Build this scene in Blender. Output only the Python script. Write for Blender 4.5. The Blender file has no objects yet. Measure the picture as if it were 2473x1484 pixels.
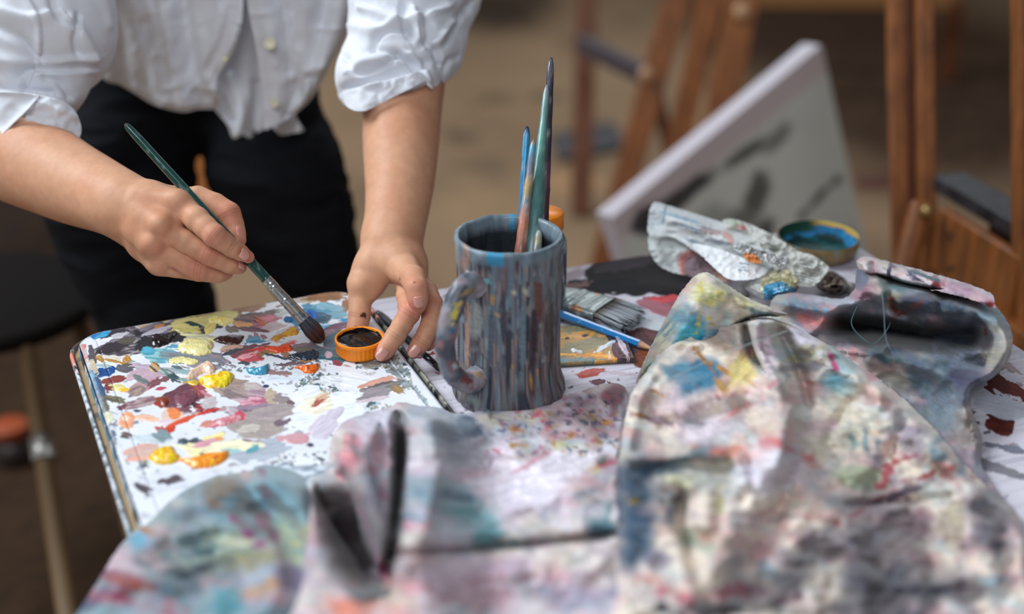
import bpy, math, random
import numpy as np
import openvdb
from mathutils import Vector, Matrix
SC = bpy.context.scene
# ---------------------------------------------------------------- camera
F = 3434.0; TH = math.radians(25.5); CT, ST = math.cos(TH), math.sin(TH)
TZ = 0.75; CH = 0.608
CAM = np.array([0.0, 0.0, TZ + CH])
RT = np.array([1.0, 0, 0]); UPV = np.array([0, ST, CT]); FW = np.array([0, CT, -ST])
cd = bpy.data.cameras.new('camera'); cam = bpy.data.objects.new('camera', cd); SC.collection.objects.link(cam)
cam.location = CAM; cam.rotation_euler = (math.pi/2 - TH, 0, 0)
cd.sensor_width = 36; cd.lens = F/2473*36; cd.clip_start = .05; cd.clip_end = 60
cd.dof.use_dof = True; cd.dof.focus_distance = 1.275; cd.dof.aperture_fstop = 2.0
SC.camera = cam
SC.view_settings.view_transform = 'Standard'; SC.view_settings.look = 'None'
SC.view_settings.exposure = 0.0; SC.view_settings.gamma = 1.0; SC.view_settings.use_curve_mapping = False
SC.cycles.use_denoising = True
SC.cycles.max_bounces = 6
# ---------------------------------------------------------------- light
wd = bpy.data.worlds.new('studio_light'); SC.world = wd; wd.use_nodes = True
wb = wd.node_tree.nodes['Background']; wb.inputs[0].default_value = (.80, .88, 1.0, 1); wb.inputs[1].default_value = 0.20
def area(name, loc, target, size, power, col):
    l = bpy.data.lights.new(name, 'AREA'); l.shape = 'RECTANGLE'; l.size, l.size_y = size; l.energy = power; l.color = col
    o = bpy.data.objects.new(name, l); SC.collection.objects.link(o); o.location = loc
    o.rotation_euler = (Vector(target) - Vector(loc)).to_track_quat('-Z', 'Y').to_euler(); return o
area('window_daylight_left', (-3.3, 2.0, 4.2), (0, 1.2, .8), (2.4, 2.2), 270, (.86, .94, 1.0))
area('window_daylight_back', (.6, 5.2, 3.0), (0, 1.2, .8), (2.6, 1.2), 46, (.90, .95, 1.0))
area('fill_light_front', (-.5, -1.6, 3.3), (0, 1.6, .8), (2.4, 1.4), 62, (.92, .96, 1.0))  # added fill from behind the camera, no window known there
# ---------------------------------------------------------------- maths
def W(px, py, dep):
    px, py, dep = np.broadcast_arrays(np.asarray(px, float), np.asarray(py, float), np.asarray(dep, float))
    return CAM + FW*dep[..., None] + RT*((px-1236.5)/F*dep)[..., None] + UPV*((742-py)/F*dep)[..., None]
def Z(px, py, h=0.0):      # the point at height h over the table top
    px, py, h = np.broadcast_arrays(np.asarray(px, float), np.asarray(py, float), np.asarray(h, float))
    dz = -ST + (742-py)/F*CT
    dep = (h - CH)/dz
    return W(px, py, dep)
def PROJ(P):
    P = np.asarray(P, float) - CAM
    dep = P @ FW
    return 1236.5 + F*(P @ RT)/dep, 742 - F*(P @ UPV)/dep, dep
def sl(c):
    c = np.asarray(c, float)/255.0
    return np.where(c <= .04045, c/12.92, ((c+.055)/1.055)**2.4)
def _h(ix, iy, iz, s):
    n = (ix.astype(np.int64)*374761393 + iy.astype(np.int64)*668265263 + iz.astype(np.int64)*1274126177 + s*974634777) & 0xffffffff
    n = ((n ^ (n >> 13))*1274126177) & 0xffffffff
    n = ((n ^ (n >> 16))*2246822519) & 0xffffffff
    return ((n ^ (n >> 15)) & 0xffffff)/float(0xffffff)*2-1
def vn2(x, y, s=0):
    x = np.asarray(x, float); y = np.asarray(y, float); x, y = np.broadcast_arrays(x, y)
    ix = np.floor(x); iy = np.floor(y); fx = x-ix; fy = y-iy
    fx = fx*fx*(3-2*fx); fy = fy*fy*(3-2*fy); z = np.zeros_like(ix)
    a = _h(ix, iy, z, s); b = _h(ix+1, iy, z, s); c = _h(ix, iy+1, z, s); d = _h(ix+1, iy+1, z, s)
    return (a*(1-fx)+b*fx)*(1-fy) + (c*(1-fx)+d*fx)*fy
def vn3(P, s=0):
    i = np.floor(P); f = P-i; f = f*f*(3-2*f); r = 0
    for dx in (0, 1):
        for dy in (0, 1):
            for dz in (0, 1):
                w = (f[..., 0] if dx else 1-f[..., 0])*(f[..., 1] if dy else 1-f[..., 1])*(f[..., 2] if dz else 1-f[..., 2])
                r = r + w*_h(i[..., 0]+dx, i[..., 1]+dy, i[..., 2]+dz, s)
    return r
def fbm(x, y, o=3, s=0):
    r = 0; a = 1; t = 0
    for k in range(o):
        r = r + a*vn2(x*2**k + 13.7*k, y*2**k + 7.1*k, s+k); t += a; a *= .55
    return r/t*1.5
def fbm3(P, o=3, s=0):
    r = 0; a = 1; t = 0
    for k in range(o):
        r = r + a*vn3(P*2**k + 5.3*k, s+k); t += a; a *= .55
    return r/t*1.5
def ss(a, b, x): t = np.clip((x-a)/(b-a), 0, 1); return t*t*(3-2*t)
def poly_in(P, px, py):
    P = np.asarray(P, float); ins = np.zeros(px.shape, bool); n = len(P)
    for i in range(n):
        x1, y1 = P[i]; x2, y2 = P[(i+1) % n]
        if y1 == y2: continue
        c = ((y1 > py) != (y2 > py)) & (px < (x2-x1)*(py-y1)/(y2-y1)+x1); ins ^= c
    return ins
def poly_near(P, px, py, closed=True):
    P = np.asarray(P, float); n = len(P); bd = np.full(px.shape, 1e9); bx = px.copy(); by = py.copy(); sg = np.ones(px.shape); tt = np.zeros(px.shape)
    m = n if closed else n-1
    for i in range(m):
        a = P[i]; b = P[(i+1) % n]; ex, ey = b-a; L = ex*ex+ey*ey+1e-9
        t = np.clip(((px-a[0])*ex+(py-a[1])*ey)/L, 0, 1); qx = a[0]+t*ex; qy = a[1]+t*ey
        d = np.hypot(px-qx, py-qy); k = d < bd
        bd = np.where(k, d, bd); bx = np.where(k, qx, bx); by = np.where(k, qy, by); tt = np.where(k, (i+t)/m, tt)
        sg = np.where(k, np.sign(ex*(py-a[1])-ey*(px-a[0])+1e-12), sg)
    return bd, bx, by, sg, tt
def smooth_poly(P, closed=True, k=6):
    P = np.asarray(P, float); n = len(P); out = []
    rng_ = range(n) if closed else range(n-1)
    for i in rng_:
        if closed: p0, p1, p2, p3 = P[i-1], P[i], P[(i+1) % n], P[(i+2) % n]
        else: p0, p1, p2, p3 = P[max(i-1, 0)], P[i], P[i+1], P[min(i+2, n-1)]
        for j in range(k):
            t = j/k
            out.append(.5*((2*p1)+(-p0+p2)*t+(2*p0-5*p1+4*p2-p3)*t*t+(-p0+3*p1-3*p2+p3)*t**3))
    if not closed: out.append(P[-1])
    return np.array(out)
# ---------------------------------------------------------------- objects
def tag(o, label=None, cat=None, group=None, kind=None):
    if label: o['label'] = label
    if cat: o['category'] = cat
    if group: o['group'] = group
    if kind: o['kind'] = kind
    return o
def thing(name, loc, label, cat, group=None, kind=None):
    o = bpy.data.objects.new(name, None); o.empty_display_size = .02; SC.collection.objects.link(o)
    o.location = [float(c) for c in loc]; return tag(o, label, cat, group, kind)
def wloc(p):
    v = np.zeros(3)
    while p is not None: v = v + np.array(p.location); p = p.parent
    return v
def mk(name, V, Fs, m, parent=None, cols=None, smooth=True, solid=0, loc=None, bevel=0):
    V = np.asarray(V, float)
    if parent is not None: org = wloc(parent); o_loc = (0, 0, 0)
    else:
        org = np.array(loc, float) if loc is not None else np.array([(V[:, 0].min()+V[:, 0].max())/2, (V[:, 1].min()+V[:, 1].max())/2, V[:, 2].min()]); o_loc = org
    me = bpy.data.meshes.new(name)
    if isinstance(Fs, np.ndarray):
        k = Fs.shape[1]; nf = len(Fs)
        me.vertices.add(len(V)); me.vertices.foreach_set('co', (V-org).astype(np.float32).ravel())
        me.loops.add(nf*k); me.loops.foreach_set('vertex_index', Fs.astype(np.int32).ravel())
        me.polygons.add(nf); me.polygons.foreach_set('loop_start', np.arange(0, nf*k, k, dtype=np.int32))
        me.update(calc_edges=True); me.validate()
    else:
        me.from_pydata([tuple(v) for v in (V-org)], [], [tuple(int(i) for i in f) for f in Fs]); me.update()
    me.polygons.foreach_set('use_smooth', np.full(len(me.polygons), bool(smooth)))
    if cols is not None:
        a = me.attributes.new('Col', 'FLOAT_COLOR', 'POINT')
        c = np.ones((len(V), 4), np.float32); c[:, :3] = cols; a.data.foreach_set('color', c.ravel())
    o = bpy.data.objects.new(name, me); SC.collection.objects.link(o); o.location = [float(c) for c in o_loc]
    if m is not None: me.materials.append(m)
    if parent is not None: o.parent = parent
    if solid:
        s = o.modifiers.new('thick', 'SOLIDIFY'); s.thickness = solid; s.offset = -1
    if bevel:
        b = o.modifiers.new('bevel', 'BEVEL'); b.width = bevel; b.segments = 3; b.limit_method = 'ANGLE'
    return o
def join(parts):
    Vs = []; Fs = []; Cs = []; n = 0
    for p in parts:
        V, Fa = p[0], p[1]; Vs.append(V); Fs += [tuple(int(i)+n for i in f) for f in Fa]; n += len(V)
        if len(p) > 2: Cs.append(np.broadcast_to(p[2], (len(V), 3)))
    return (np.vstack(Vs), Fs, np.vstack(Cs)) if Cs else (np.vstack(Vs), Fs)
def grid_faces(nu, nv, cu=False, cv=False):
    i = np.arange(nu if cu else nu-1); j = np.arange(nv if cv else nv-1); I, J = np.meshgrid(i, j, indexing='ij')
    a = I*nv+J; b = ((I+1) % nu)*nv+J; c = ((I+1) % nu)*nv+(J+1) % nv; d = I*nv+(J+1) % nv
    return np.stack([a, b, c, d], -1).reshape(-1, 4)
def tube(path, rads, n=16, cap=True, flat=None):
    path = np.asarray(path, float); m = len(path); rads = np.broadcast_to(rads, (m,))
    T = np.gradient(path, axis=0); T /= np.linalg.norm(T, axis=1)[:, None]+1e-12
    ref = np.array([0, 0, 1.0]) if abs(T[0][2]) < .9 else np.array([1.0, 0, 0])
    V = []; U = None
    for k in range(m):
        if U is None: U = np.cross(T[k], ref)
        else: U = U - T[k]*(U @ T[k])
        U /= np.linalg.norm(U); B = np.cross(T[k], U)
        a = np.linspace(0, 2*math.pi, n, endpoint=False)
        V.append(path[k] + rads[k]*(np.cos(a)[:, None]*U + np.sin(a)[:, None]*B*(flat if flat else 1)))
    V = np.vstack(V); Fs = [tuple(f) for f in grid_faces(m, n, False, True)]
    if cap: Fs += [tuple(range(n))[::-1], tuple(range((m-1)*n, m*n))]
    return V, Fs
def lathe(prof, c, n=48, axis=None):
    prof = np.asarray(prof, float); m = len(prof); a = np.linspace(0, 2*math.pi, n, endpoint=False)
    V = np.stack([prof[:, None, 0]*np.cos(a), prof[:, None, 0]*np.sin(a), np.repeat(prof[:, 1:2], n, 1)], -1).reshape(-1, 3)
    if axis is not None: V = V @ axis.T
    Fs = [tuple(f)[::-1] for f in grid_faces(m, n, False, True)]
    return V + np.asarray(c, float), Fs
def obox(c, ax, ay, az):        # box from centre and three half axis vectors
    c, ax, ay, az = [np.asarray(q, float) for q in (c, ax, ay, az)]
    V = [c+sx*ax+sy*ay+sz*az for sx in (-1, 1) for sy in (-1, 1) for sz in (-1, 1)]
    Fs = [(0, 1, 3, 2), (4, 6, 7, 5), (0, 4, 5, 1), (2, 3, 7, 6), (0, 2, 6, 4), (1, 5, 7, 3)]
    return np.array(V), Fs
def beam(a, b, w, t, side):     # bar from a to b, width w along side, thickness t
    a, b, side = [np.asarray(q, float) for q in (a, b, side)]
    d = b-a; L = np.linalg.norm(d); d /= L; s = side-d*(side@d); s /= np.linalg.norm(s); n = np.cross(d, s)
    return obox((a+b)/2, d*L/2, s*w/2, n*t/2)
def sheet(poly, step, posfn, closed_smooth=True, colfn=None, smooth_it=5, jit=0, seed=0):
    P = smooth_poly(poly, True, 6) if closed_smooth else np.asarray(poly, float)
    x0, y0 = P.min(0)-step; x1, y1 = P.max(0)+step
    xs = np.arange(x0, x1+step, step); ys = np.arange(y0, y1+step, step); X, Y = np.meshgrid(xs, ys, indexing='ij')
    ins = poly_in(P, X, Y)
    cell = ins[:-1, :-1] | ins[1:, :-1] | ins[:-1, 1:] | ins[1:, 1:]
    use = np.zeros(X.shape, bool)
    use[:-1, :-1] |= cell; use[1:, :-1] |= cell; use[:-1, 1:] |= cell; use[1:, 1:] |= cell
    idx = -np.ones(X.shape, int); idx[use] = np.arange(use.sum())
    I, J = np.nonzero(cell)
    Fs = np.stack([idx[I, J], idx[I, J+1], idx[I+1, J+1], idx[I+1, J]], -1)
    px = X[use]; py = Y[use]; inn = ins[use]
    d, bx, by, sg, tt = poly_near(P, px, py)
    px = np.where(inn, px, bx); py = np.where(inn, py, by); d = np.where(inn, d, 0)
    if jit:
        e = d < step*1.5
        px = px + e*jit*vn2(px*.21, py*.21, seed); py = py + e*jit*vn2(px*.23, py*.23, seed+5)
    V = posfn(px, py, d)
    return V, Fs, px, py, d
# ---------------------------------------------------------------- materials
MATS = {}
def mat(name, col=(.8, .8, .8), rough=.6, attr=False, spec=.5, metal=0, bump=None, var=None, sss=0, coat=0, trans=0, sheen=0, stretch=(1, 1, 1), var2=None, ior=1.45):
    if name in MATS: return MATS[name]
    m = bpy.data.materials.new(name); m.use_nodes = True; nt = m.node_tree; N = nt.nodes; L = nt.links; b = N['Principled BSDF']
    b.inputs['Roughness'].default_value = rough; b.inputs['Metallic'].default_value = metal
    b.inputs['Specular IOR Level'].default_value = spec; b.inputs['IOR'].default_value = ior
    b.inputs['Coat Weight'].default_value = coat; b.inputs['Transmission Weight'].default_value = trans
    b.inputs['Sheen Weight'].default_value = sheen
    if sss:
        b.inputs['Subsurface Weight'].default_value = sss; b.inputs['Subsurface Radius'].default_value = (1, .35, .2); b.inputs['Subsurface Scale'].default_value = .004
    tc = N.new('ShaderNodeTexCoord'); mp = N.new('ShaderNodeMapping'); L.new(tc.outputs['Object'], mp.inputs[0]); mp.inputs['Scale'].default_value = stretch
    if attr:
        a = N.new('ShaderNodeAttribute'); a.attribute_name = 'Col'; out = a.outputs['Color']
    else:
        a = N.new('ShaderNodeRGB'); a.outputs[0].default_value = (*sl(col), 1); out = a.outputs[0]
    if var:          # (scale, amount, second colour or None)
        n = N.new('ShaderNodeTexNoise'); n.inputs['Scale'].default_value = var[0]; n.inputs['Detail'].default_value = 5; n.inputs['Roughness'].default_value = .65
        L.new(mp.outputs[0], n.inputs['Vector']); r = N.new('ShaderNodeMapRange'); L.new(n.outputs['Fac'], r.inputs[0])
        r.inputs[1].default_value = .35; r.inputs[2].default_value = .65
        mx = N.new('ShaderNodeMix'); mx.data_type = 'RGBA'
        if len(var) > 2 and var[2] is not None:
            L.new(r.outputs[0], mx.inputs[0]); r.inputs[3].default_value = 0; r.inputs[4].default_value = var[1]
            L.new(out, mx.inputs[6]); mx.inputs[7].default_value = (*sl(var[2]), 1); mx.blend_type = 'MIX'
        else:
            mx.blend_type = 'MULTIPLY'; mx.inputs[0].default_value = 1
            r.inputs[3].default_value = 1-var[1]; r.inputs[4].default_value = 1+var[1]*.6
            cb = N.new('ShaderNodeCombineColor'); [L.new(r.outputs[0], cb.inputs[k]) for k in range(3)]
            L.new(out, mx.inputs[6]); L.new(cb.outputs[0], mx.inputs[7])
        out = mx.outputs[2]
    if var2:
        n = N.new('ShaderNodeTexNoise'); n.inputs['Scale'].default_value = var2[0]; n.inputs['Detail'].default_value = 4
        L.new(mp.outputs[0], n.inputs['Vector']); r = N.new('ShaderNodeMapRange'); L.new(n.outputs['Fac'], r.inputs[0])
        r.inputs[1].default_value = var2[3] if len(var2) > 3 else .5; r.inputs[2].default_value = (var2[3] if len(var2) > 3 else .5)+.08; r.inputs[4].default_value = var2[1]
        mx = N.new('ShaderNodeMix'); mx.data_type = 'RGBA'; L.new(r.outputs[0], mx.inputs[0]); L.new(out, mx.inputs[6]); mx.inputs[7].default_value = (*sl(var2[2]), 1); out = mx.outputs[2]
    L.new(out, b.inputs['Base Color'])
    if bump:         # (scale, strength, distance)
        n = N.new('ShaderNodeTexNoise'); n.inputs['Scale'].default_value = bump[0]; n.inputs['Detail'].default_value = 4
        L.new(mp.outputs[0], n.inputs['Vector']); bp = N.new('ShaderNodeBump'); bp.inputs['Strength'].default_value = bump[1]; bp.inputs['Distance'].default_value = bump[2]
        L.new(n.outputs['Fac'], bp.inputs['Height']); L.new(bp.outputs[0], b.inputs['Normal'])
    MATS[name] = m; return m
# ---------------------------------------------------------------- painting strokes onto a surface (own colour, plus shade on floor, mug and rag hollows)
def paint(px, py, col, hgt, strokes, seed=0, vs=1.7, soft=.05):
    for k, s in enumerate(strokes):
        cx, cy, rx, ry, ang, c = s[:6]; th = s[6] if len(s) > 6 else 0; amp = s[7] if len(s) > 7 else .35; c2 = s[8] if len(s) > 8 else None; op = s[9] if len(s) > 9 else 1; sf = s[10] if len(s) > 10 else soft
        R = max(rx, ry)*1.7
        ii = np.nonzero((np.abs(px-cx) < R) & (np.abs(py-cy) < R))[0]
        if not len(ii): continue
        x = px[ii]-cx; y = py[ii]-cy; a = math.radians(ang); xl = x*math.cos(a)+y*math.sin(a); yl = -x*math.sin(a)+y*math.cos(a)
        f = 1/max(4, min(rx, ry)*.8)
        nz = fbm(xl*f*.45+k*3.1, yl*f*vs*.7, 3, seed+k*7)
        d = np.sqrt((xl/rx)**2+(yl/ry)**2)
        m = np.clip((1+amp*nz-d)/sf, 0, 1)*op
        stn = fbm(xl*.035+k, yl*.30, 2, seed+k*7+3)
        cc = sl(c)[None, :]*(1+.16*stn[:, None])
        if c2 is not None: cc = cc+(sl(c2)[None, :]*(1+.1*stn[:, None])-cc)*ss(-.15, .35, stn+.6*nz)[:, None]
        col[ii] = col[ii]*(1-m[:, None])+np.clip(cc, 0, 1)*m[:, None]
        if hgt is not None:
            mm = np.clip((1+amp*nz-d)/.35, 0, 1); t = th*(mm**.5)*(.75+.35*stn)
            hgt[ii] = np.maximum(hgt[ii]*(1-mm*(th > 0)*.5), t)
    return col, hgt
# ---------------------------------------------------------------- the room
WOOD = mat('easel_wood', (146, 86, 38), .45, var=(9, .8, (90, 50, 22)), stretch=(6, 6, 1), bump=(60, .15, .002))
WOOD2 = mat('easel_wood_dark', (112, 62, 32), .5, var=(8, .7, (70, 38, 20)), stretch=(6, 6, 1))
FLOORM = mat('floor_mat', (134, 108, 82), .75, var=(1.1, .6, (96, 76, 60)), var2=(1.9, .6, (62, 54, 50), .60), bump=(14, .2, .01))
WALLM = mat('wall_mat', (90, 78, 66), .9, var=(2, .4, (70, 60, 52)))
def slab(name, lo, hi, m, kind='structure', smooth=False):
    lo = np.array(lo, float); hi = np.array(hi, float); c = (lo+hi)/2; h = (hi-lo)/2
    V, Fs = obox(c, (h[0], 0, 0), (0, h[1], 0), (0, 0, h[2])); o = mk(name, V, Fs, m, smooth=smooth); tag(o, kind=kind); return o
slab('floor', (-3.2, -2.2, -.12), (3.6, 7.0, -.004), FLOORM)
def floor_top():      # worn, blotched boards; large dark patches are the room's shade painted into the colour
    nx, ny = 300, 380; X, Y = np.meshgrid(np.linspace(-3.2, 3.6, nx), np.linspace(-2.2, 7.0, ny), indexing='ij')
    P = np.stack([X, Y, X*0], -1).reshape(-1, 3); x, y, dp = PROJ(P); ok = dp > .4; x = np.where(ok, x, -9999.); y = np.where(ok, y, -9999.)
    n1 = fbm(P[:, 0]*1.3, P[:, 1]*1.3, 4, 3); n2 = fbm(P[:, 0]*6, P[:, 1]*2.5, 3, 8)
    C = sl((132, 108, 84))*(1+.22*n1[:, None]+.10*n2[:, None])
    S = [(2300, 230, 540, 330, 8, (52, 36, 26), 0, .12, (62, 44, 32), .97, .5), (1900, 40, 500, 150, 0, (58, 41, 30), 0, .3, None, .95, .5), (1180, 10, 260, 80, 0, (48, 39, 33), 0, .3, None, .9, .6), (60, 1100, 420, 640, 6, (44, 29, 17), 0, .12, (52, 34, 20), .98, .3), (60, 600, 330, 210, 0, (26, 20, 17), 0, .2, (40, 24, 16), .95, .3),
         (1200, 240, 80, 24, 0, (96, 78, 60), 0, .5, None, .8, .5), (1110, 330, 50, 20, 0, (90, 74, 62), 0, .5, None, .8, .5), (1160, 400, 70, 24, 0, (104, 86, 68), 0, .5, None, .8, .5), (1330, 230, 60, 20, 0, (100, 84, 66), 0, .5, None, .8, .5), (2150, 440, 120, 30, 0, (80, 48, 42), 0, .5, None, .8, .5), (2000, 330, 60, 60, 0, (48, 42, 42), 0, .5, None, .8, .5),
         (1380, 440, 90, 50, 0, (168, 130, 94), 0, .4, None, .8, .5), (1200, 500, 200, 60, 0, (150, 122, 92), 0, .4, None, .7, .5)]
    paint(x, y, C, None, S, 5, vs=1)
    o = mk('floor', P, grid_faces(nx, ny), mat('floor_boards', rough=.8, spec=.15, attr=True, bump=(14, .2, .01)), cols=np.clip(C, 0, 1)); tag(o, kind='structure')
floor_top()
slab('wall_back', (-3.3, 7.0, -.1), (3.7, 7.15, 3.2), WALLM)
slab('wall_right', (3.6, -2.2, -.1), (3.7, 7.0, 3.2), WALLM)
# ---------------------------------------------------------------- table (frame shared with the palette)
TU = np.array([math.cos(math.radians(22)), math.sin(math.radians(22)), 0]); TV = np.array([TU[1], -TU[0], 0])   # along the far edge; towards the camera
TC = Z(1990, 545, 0)                       # far right corner
TWID, TDEP = .79, .74
TO = TC - TU*TWID                          # far left corner
def scatter(rs, n, region, sizes, cols, angs=(-15, 15), asp=(.3, .7), th=.2, amp=.5, op=.9):
    out = []; x0, y0, x1, y1 = region
    for k in range(n):
        r = rs.uniform(*sizes); out.append((rs.uniform(x0, x1), rs.uniform(y0, y1), r, r*rs.uniform(*asp), rs.uniform(*angs), cols[rs.randrange(len(cols))], th*rs.uniform(.3, 1), amp, None, op*rs.uniform(.5, 1)))
    return out
def table():
    root = thing('worktable', (*((TC+TO)/2+TV*TDEP/2)[:2], 0), 'low table with a white streaked top and paint stains, under the palette and rags', 'table')
    nu, nv = 560, 520
    u = np.linspace(0, TWID, nu); v = np.linspace(0, TDEP, nv); U, V_ = np.meshgrid(u, v, indexing='ij')
    P = TO+U[..., None]*TU+V_[..., None]*TV; P = P.reshape(-1, 3)
    px, py, _ = PROJ(P)
    uu = U.ravel(); vv = V_.ravel()
    st = fbm(uu*14, vv*260, 3, 3); st2 = fbm(uu*5, vv*60, 3, 9)
    col = sl((208, 203, 213))[None, :]*(1+.16*st[:, None]+.06*st2[:, None])
    col = col+(sl((150, 146, 160))-col)*ss(.35, .9, st)[:, None]*.6
    h = np.zeros(len(P))
    S = [ # black paint mass and what lies round it
     (1560, 668, 150, 46, 2, (36, 33, 36), .6, .3), (1480, 690, 95, 26, -4, (30, 28, 32), .6, .5), (1640, 690, 120, 30, 8, (40, 36, 38), .5, .3), (1500, 640, 75, 16, -12, (60, 54, 58), .2, .4),
     (1385, 665, 40, 12, -10, (176, 160, 166), .2, .4), (1390, 690, 36, 10, -8, (120, 92, 92), .2, .5), (1180, 700, 120, 12, -9, (150, 128, 140), .2, .5),
     (1625, 735, 70, 20, 10, (176, 92, 100), .5, .25, (140, 88, 96)), (1605, 722, 46, 8, -8, (205, 84, 90), .4, .3), (1600, 748, 60, 14, 18, (168, 110, 120), .3, .3),
     (1600, 790, 90, 21, 10, (214, 217, 222), .8, .06, (196, 200, 208)),
     (1455, 775, 22, 6, 10, (196, 88, 90), .2, .4),
     (1560, 830, 75, 30, 16, (92, 62, 66), .6, .3, (70, 48, 52)), (1590, 812, 50, 12, 12, (104, 70, 72), .3, .4), (1535, 850, 24, 30, 20, (84, 60, 66), .5, .4), (1560, 862, 26, 30, 30, (128, 72, 44), .5, .3, (104, 58, 40)),
     (1425, 900, 30, 13, -10, (186, 104, 96), .3, .35, (170, 84, 76)), (1500, 903, 60, 5, 6, (178, 140, 145), 0, .4, None, .4), (1445, 925, 16, 10, 10, (110, 80, 86), .2, .5), (1475, 928, 12, 4, 30, (110, 80, 90), .1, .3),
     (1038, 857, 14, 5, -10, (140, 62, 62), .3, .6), (1016, 864, 8, 3, 0, (110, 40, 50), .1, .5), (1060, 850, 8, 4, 40, (120, 60, 60), .2, .5),
     (2445, 940, 60, 16, 30, (104, 52, 46), .3, .5), (2415, 1015, 36, 32, 20, (78, 34, 30), .6, .5, (98, 44, 36)), (2420, 985, 70, 34, 15, (190, 192, 204), .4, .2, (176, 178, 190)), (2400, 920, 50, 20, 35, (86, 44, 42), .4, .55),
     (2440, 1085, 60, 10, 12, (120, 122, 134), .1, .4), (2400, 1130, 90, 12, 18, (60, 60, 68), .1, .3, None, .7), (2440, 890, 40, 8, 35, (170, 150, 150), .1, .5),
     (1950, 655, 34, 10, -5, (150, 98, 60), .8, .4, (176, 112, 58)), (2050, 640, 60, 18, 10, (176, 168, 178), .2, .3)]
    rs = random.Random(5)
    S2 = scatter(rs, 240, (900, 600, 1700, 1000), (1.5, 5), [(120, 80, 90), (60, 50, 60), (150, 60, 60), (90, 90, 110)], th=0, amp=.6)
    S2 += scatter(rs, 70, (2300, 700, 2473, 1400), (2, 12), [(110, 60, 56), (60, 50, 60), (170, 172, 184)], th=.1)
    paint(px, py, col, h, S2+S, 21)
    P[:, 2] = TZ+h*.001
    mt = mat('table_paint', rough=.72, attr=True, spec=.18, bump=(260, .12, .001))
    top = mk('table_top', P, grid_faces(nu, nv)[:, ::-1], mt, root, cols=np.clip(col, 0, 1), solid=.0)
    # board edge and underside
    c = (TO+TU*TWID/2+TV*TDEP/2); board = obox(c+np.array([0, 0, -.0125-.0004]), TU*TWID/2, TV*TDEP/2, (0, 0, .012))
    mw = mat('table_board', (150, 132, 112), .6, var=(12, .5, (110, 90, 74)))
    mk('board', *board, mw, root, smooth=False, bevel=.002)
    for a in (.06, TWID-.06):
        for b in (.06, TDEP-.06):
            q = TO+TU*a+TV*b; V, Fs = obox((q[0], q[1], (TZ-.025)/2), TU*.022, TV*.022, (0, 0, (TZ-.026)/2)); mk('leg', V, Fs, mw, root, smooth=False, bevel=.003)
    for b in (.06, TDEP-.06):
        q = TO+TU*TWID/2+TV*b; V, Fs = obox((q[0], q[1], TZ-.065), TU*(TWID/2-.085), TV*.011, (0, 0, .038)); mk('apron', V, Fs, mw, root, smooth=False, bevel=.002)
table()
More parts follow.
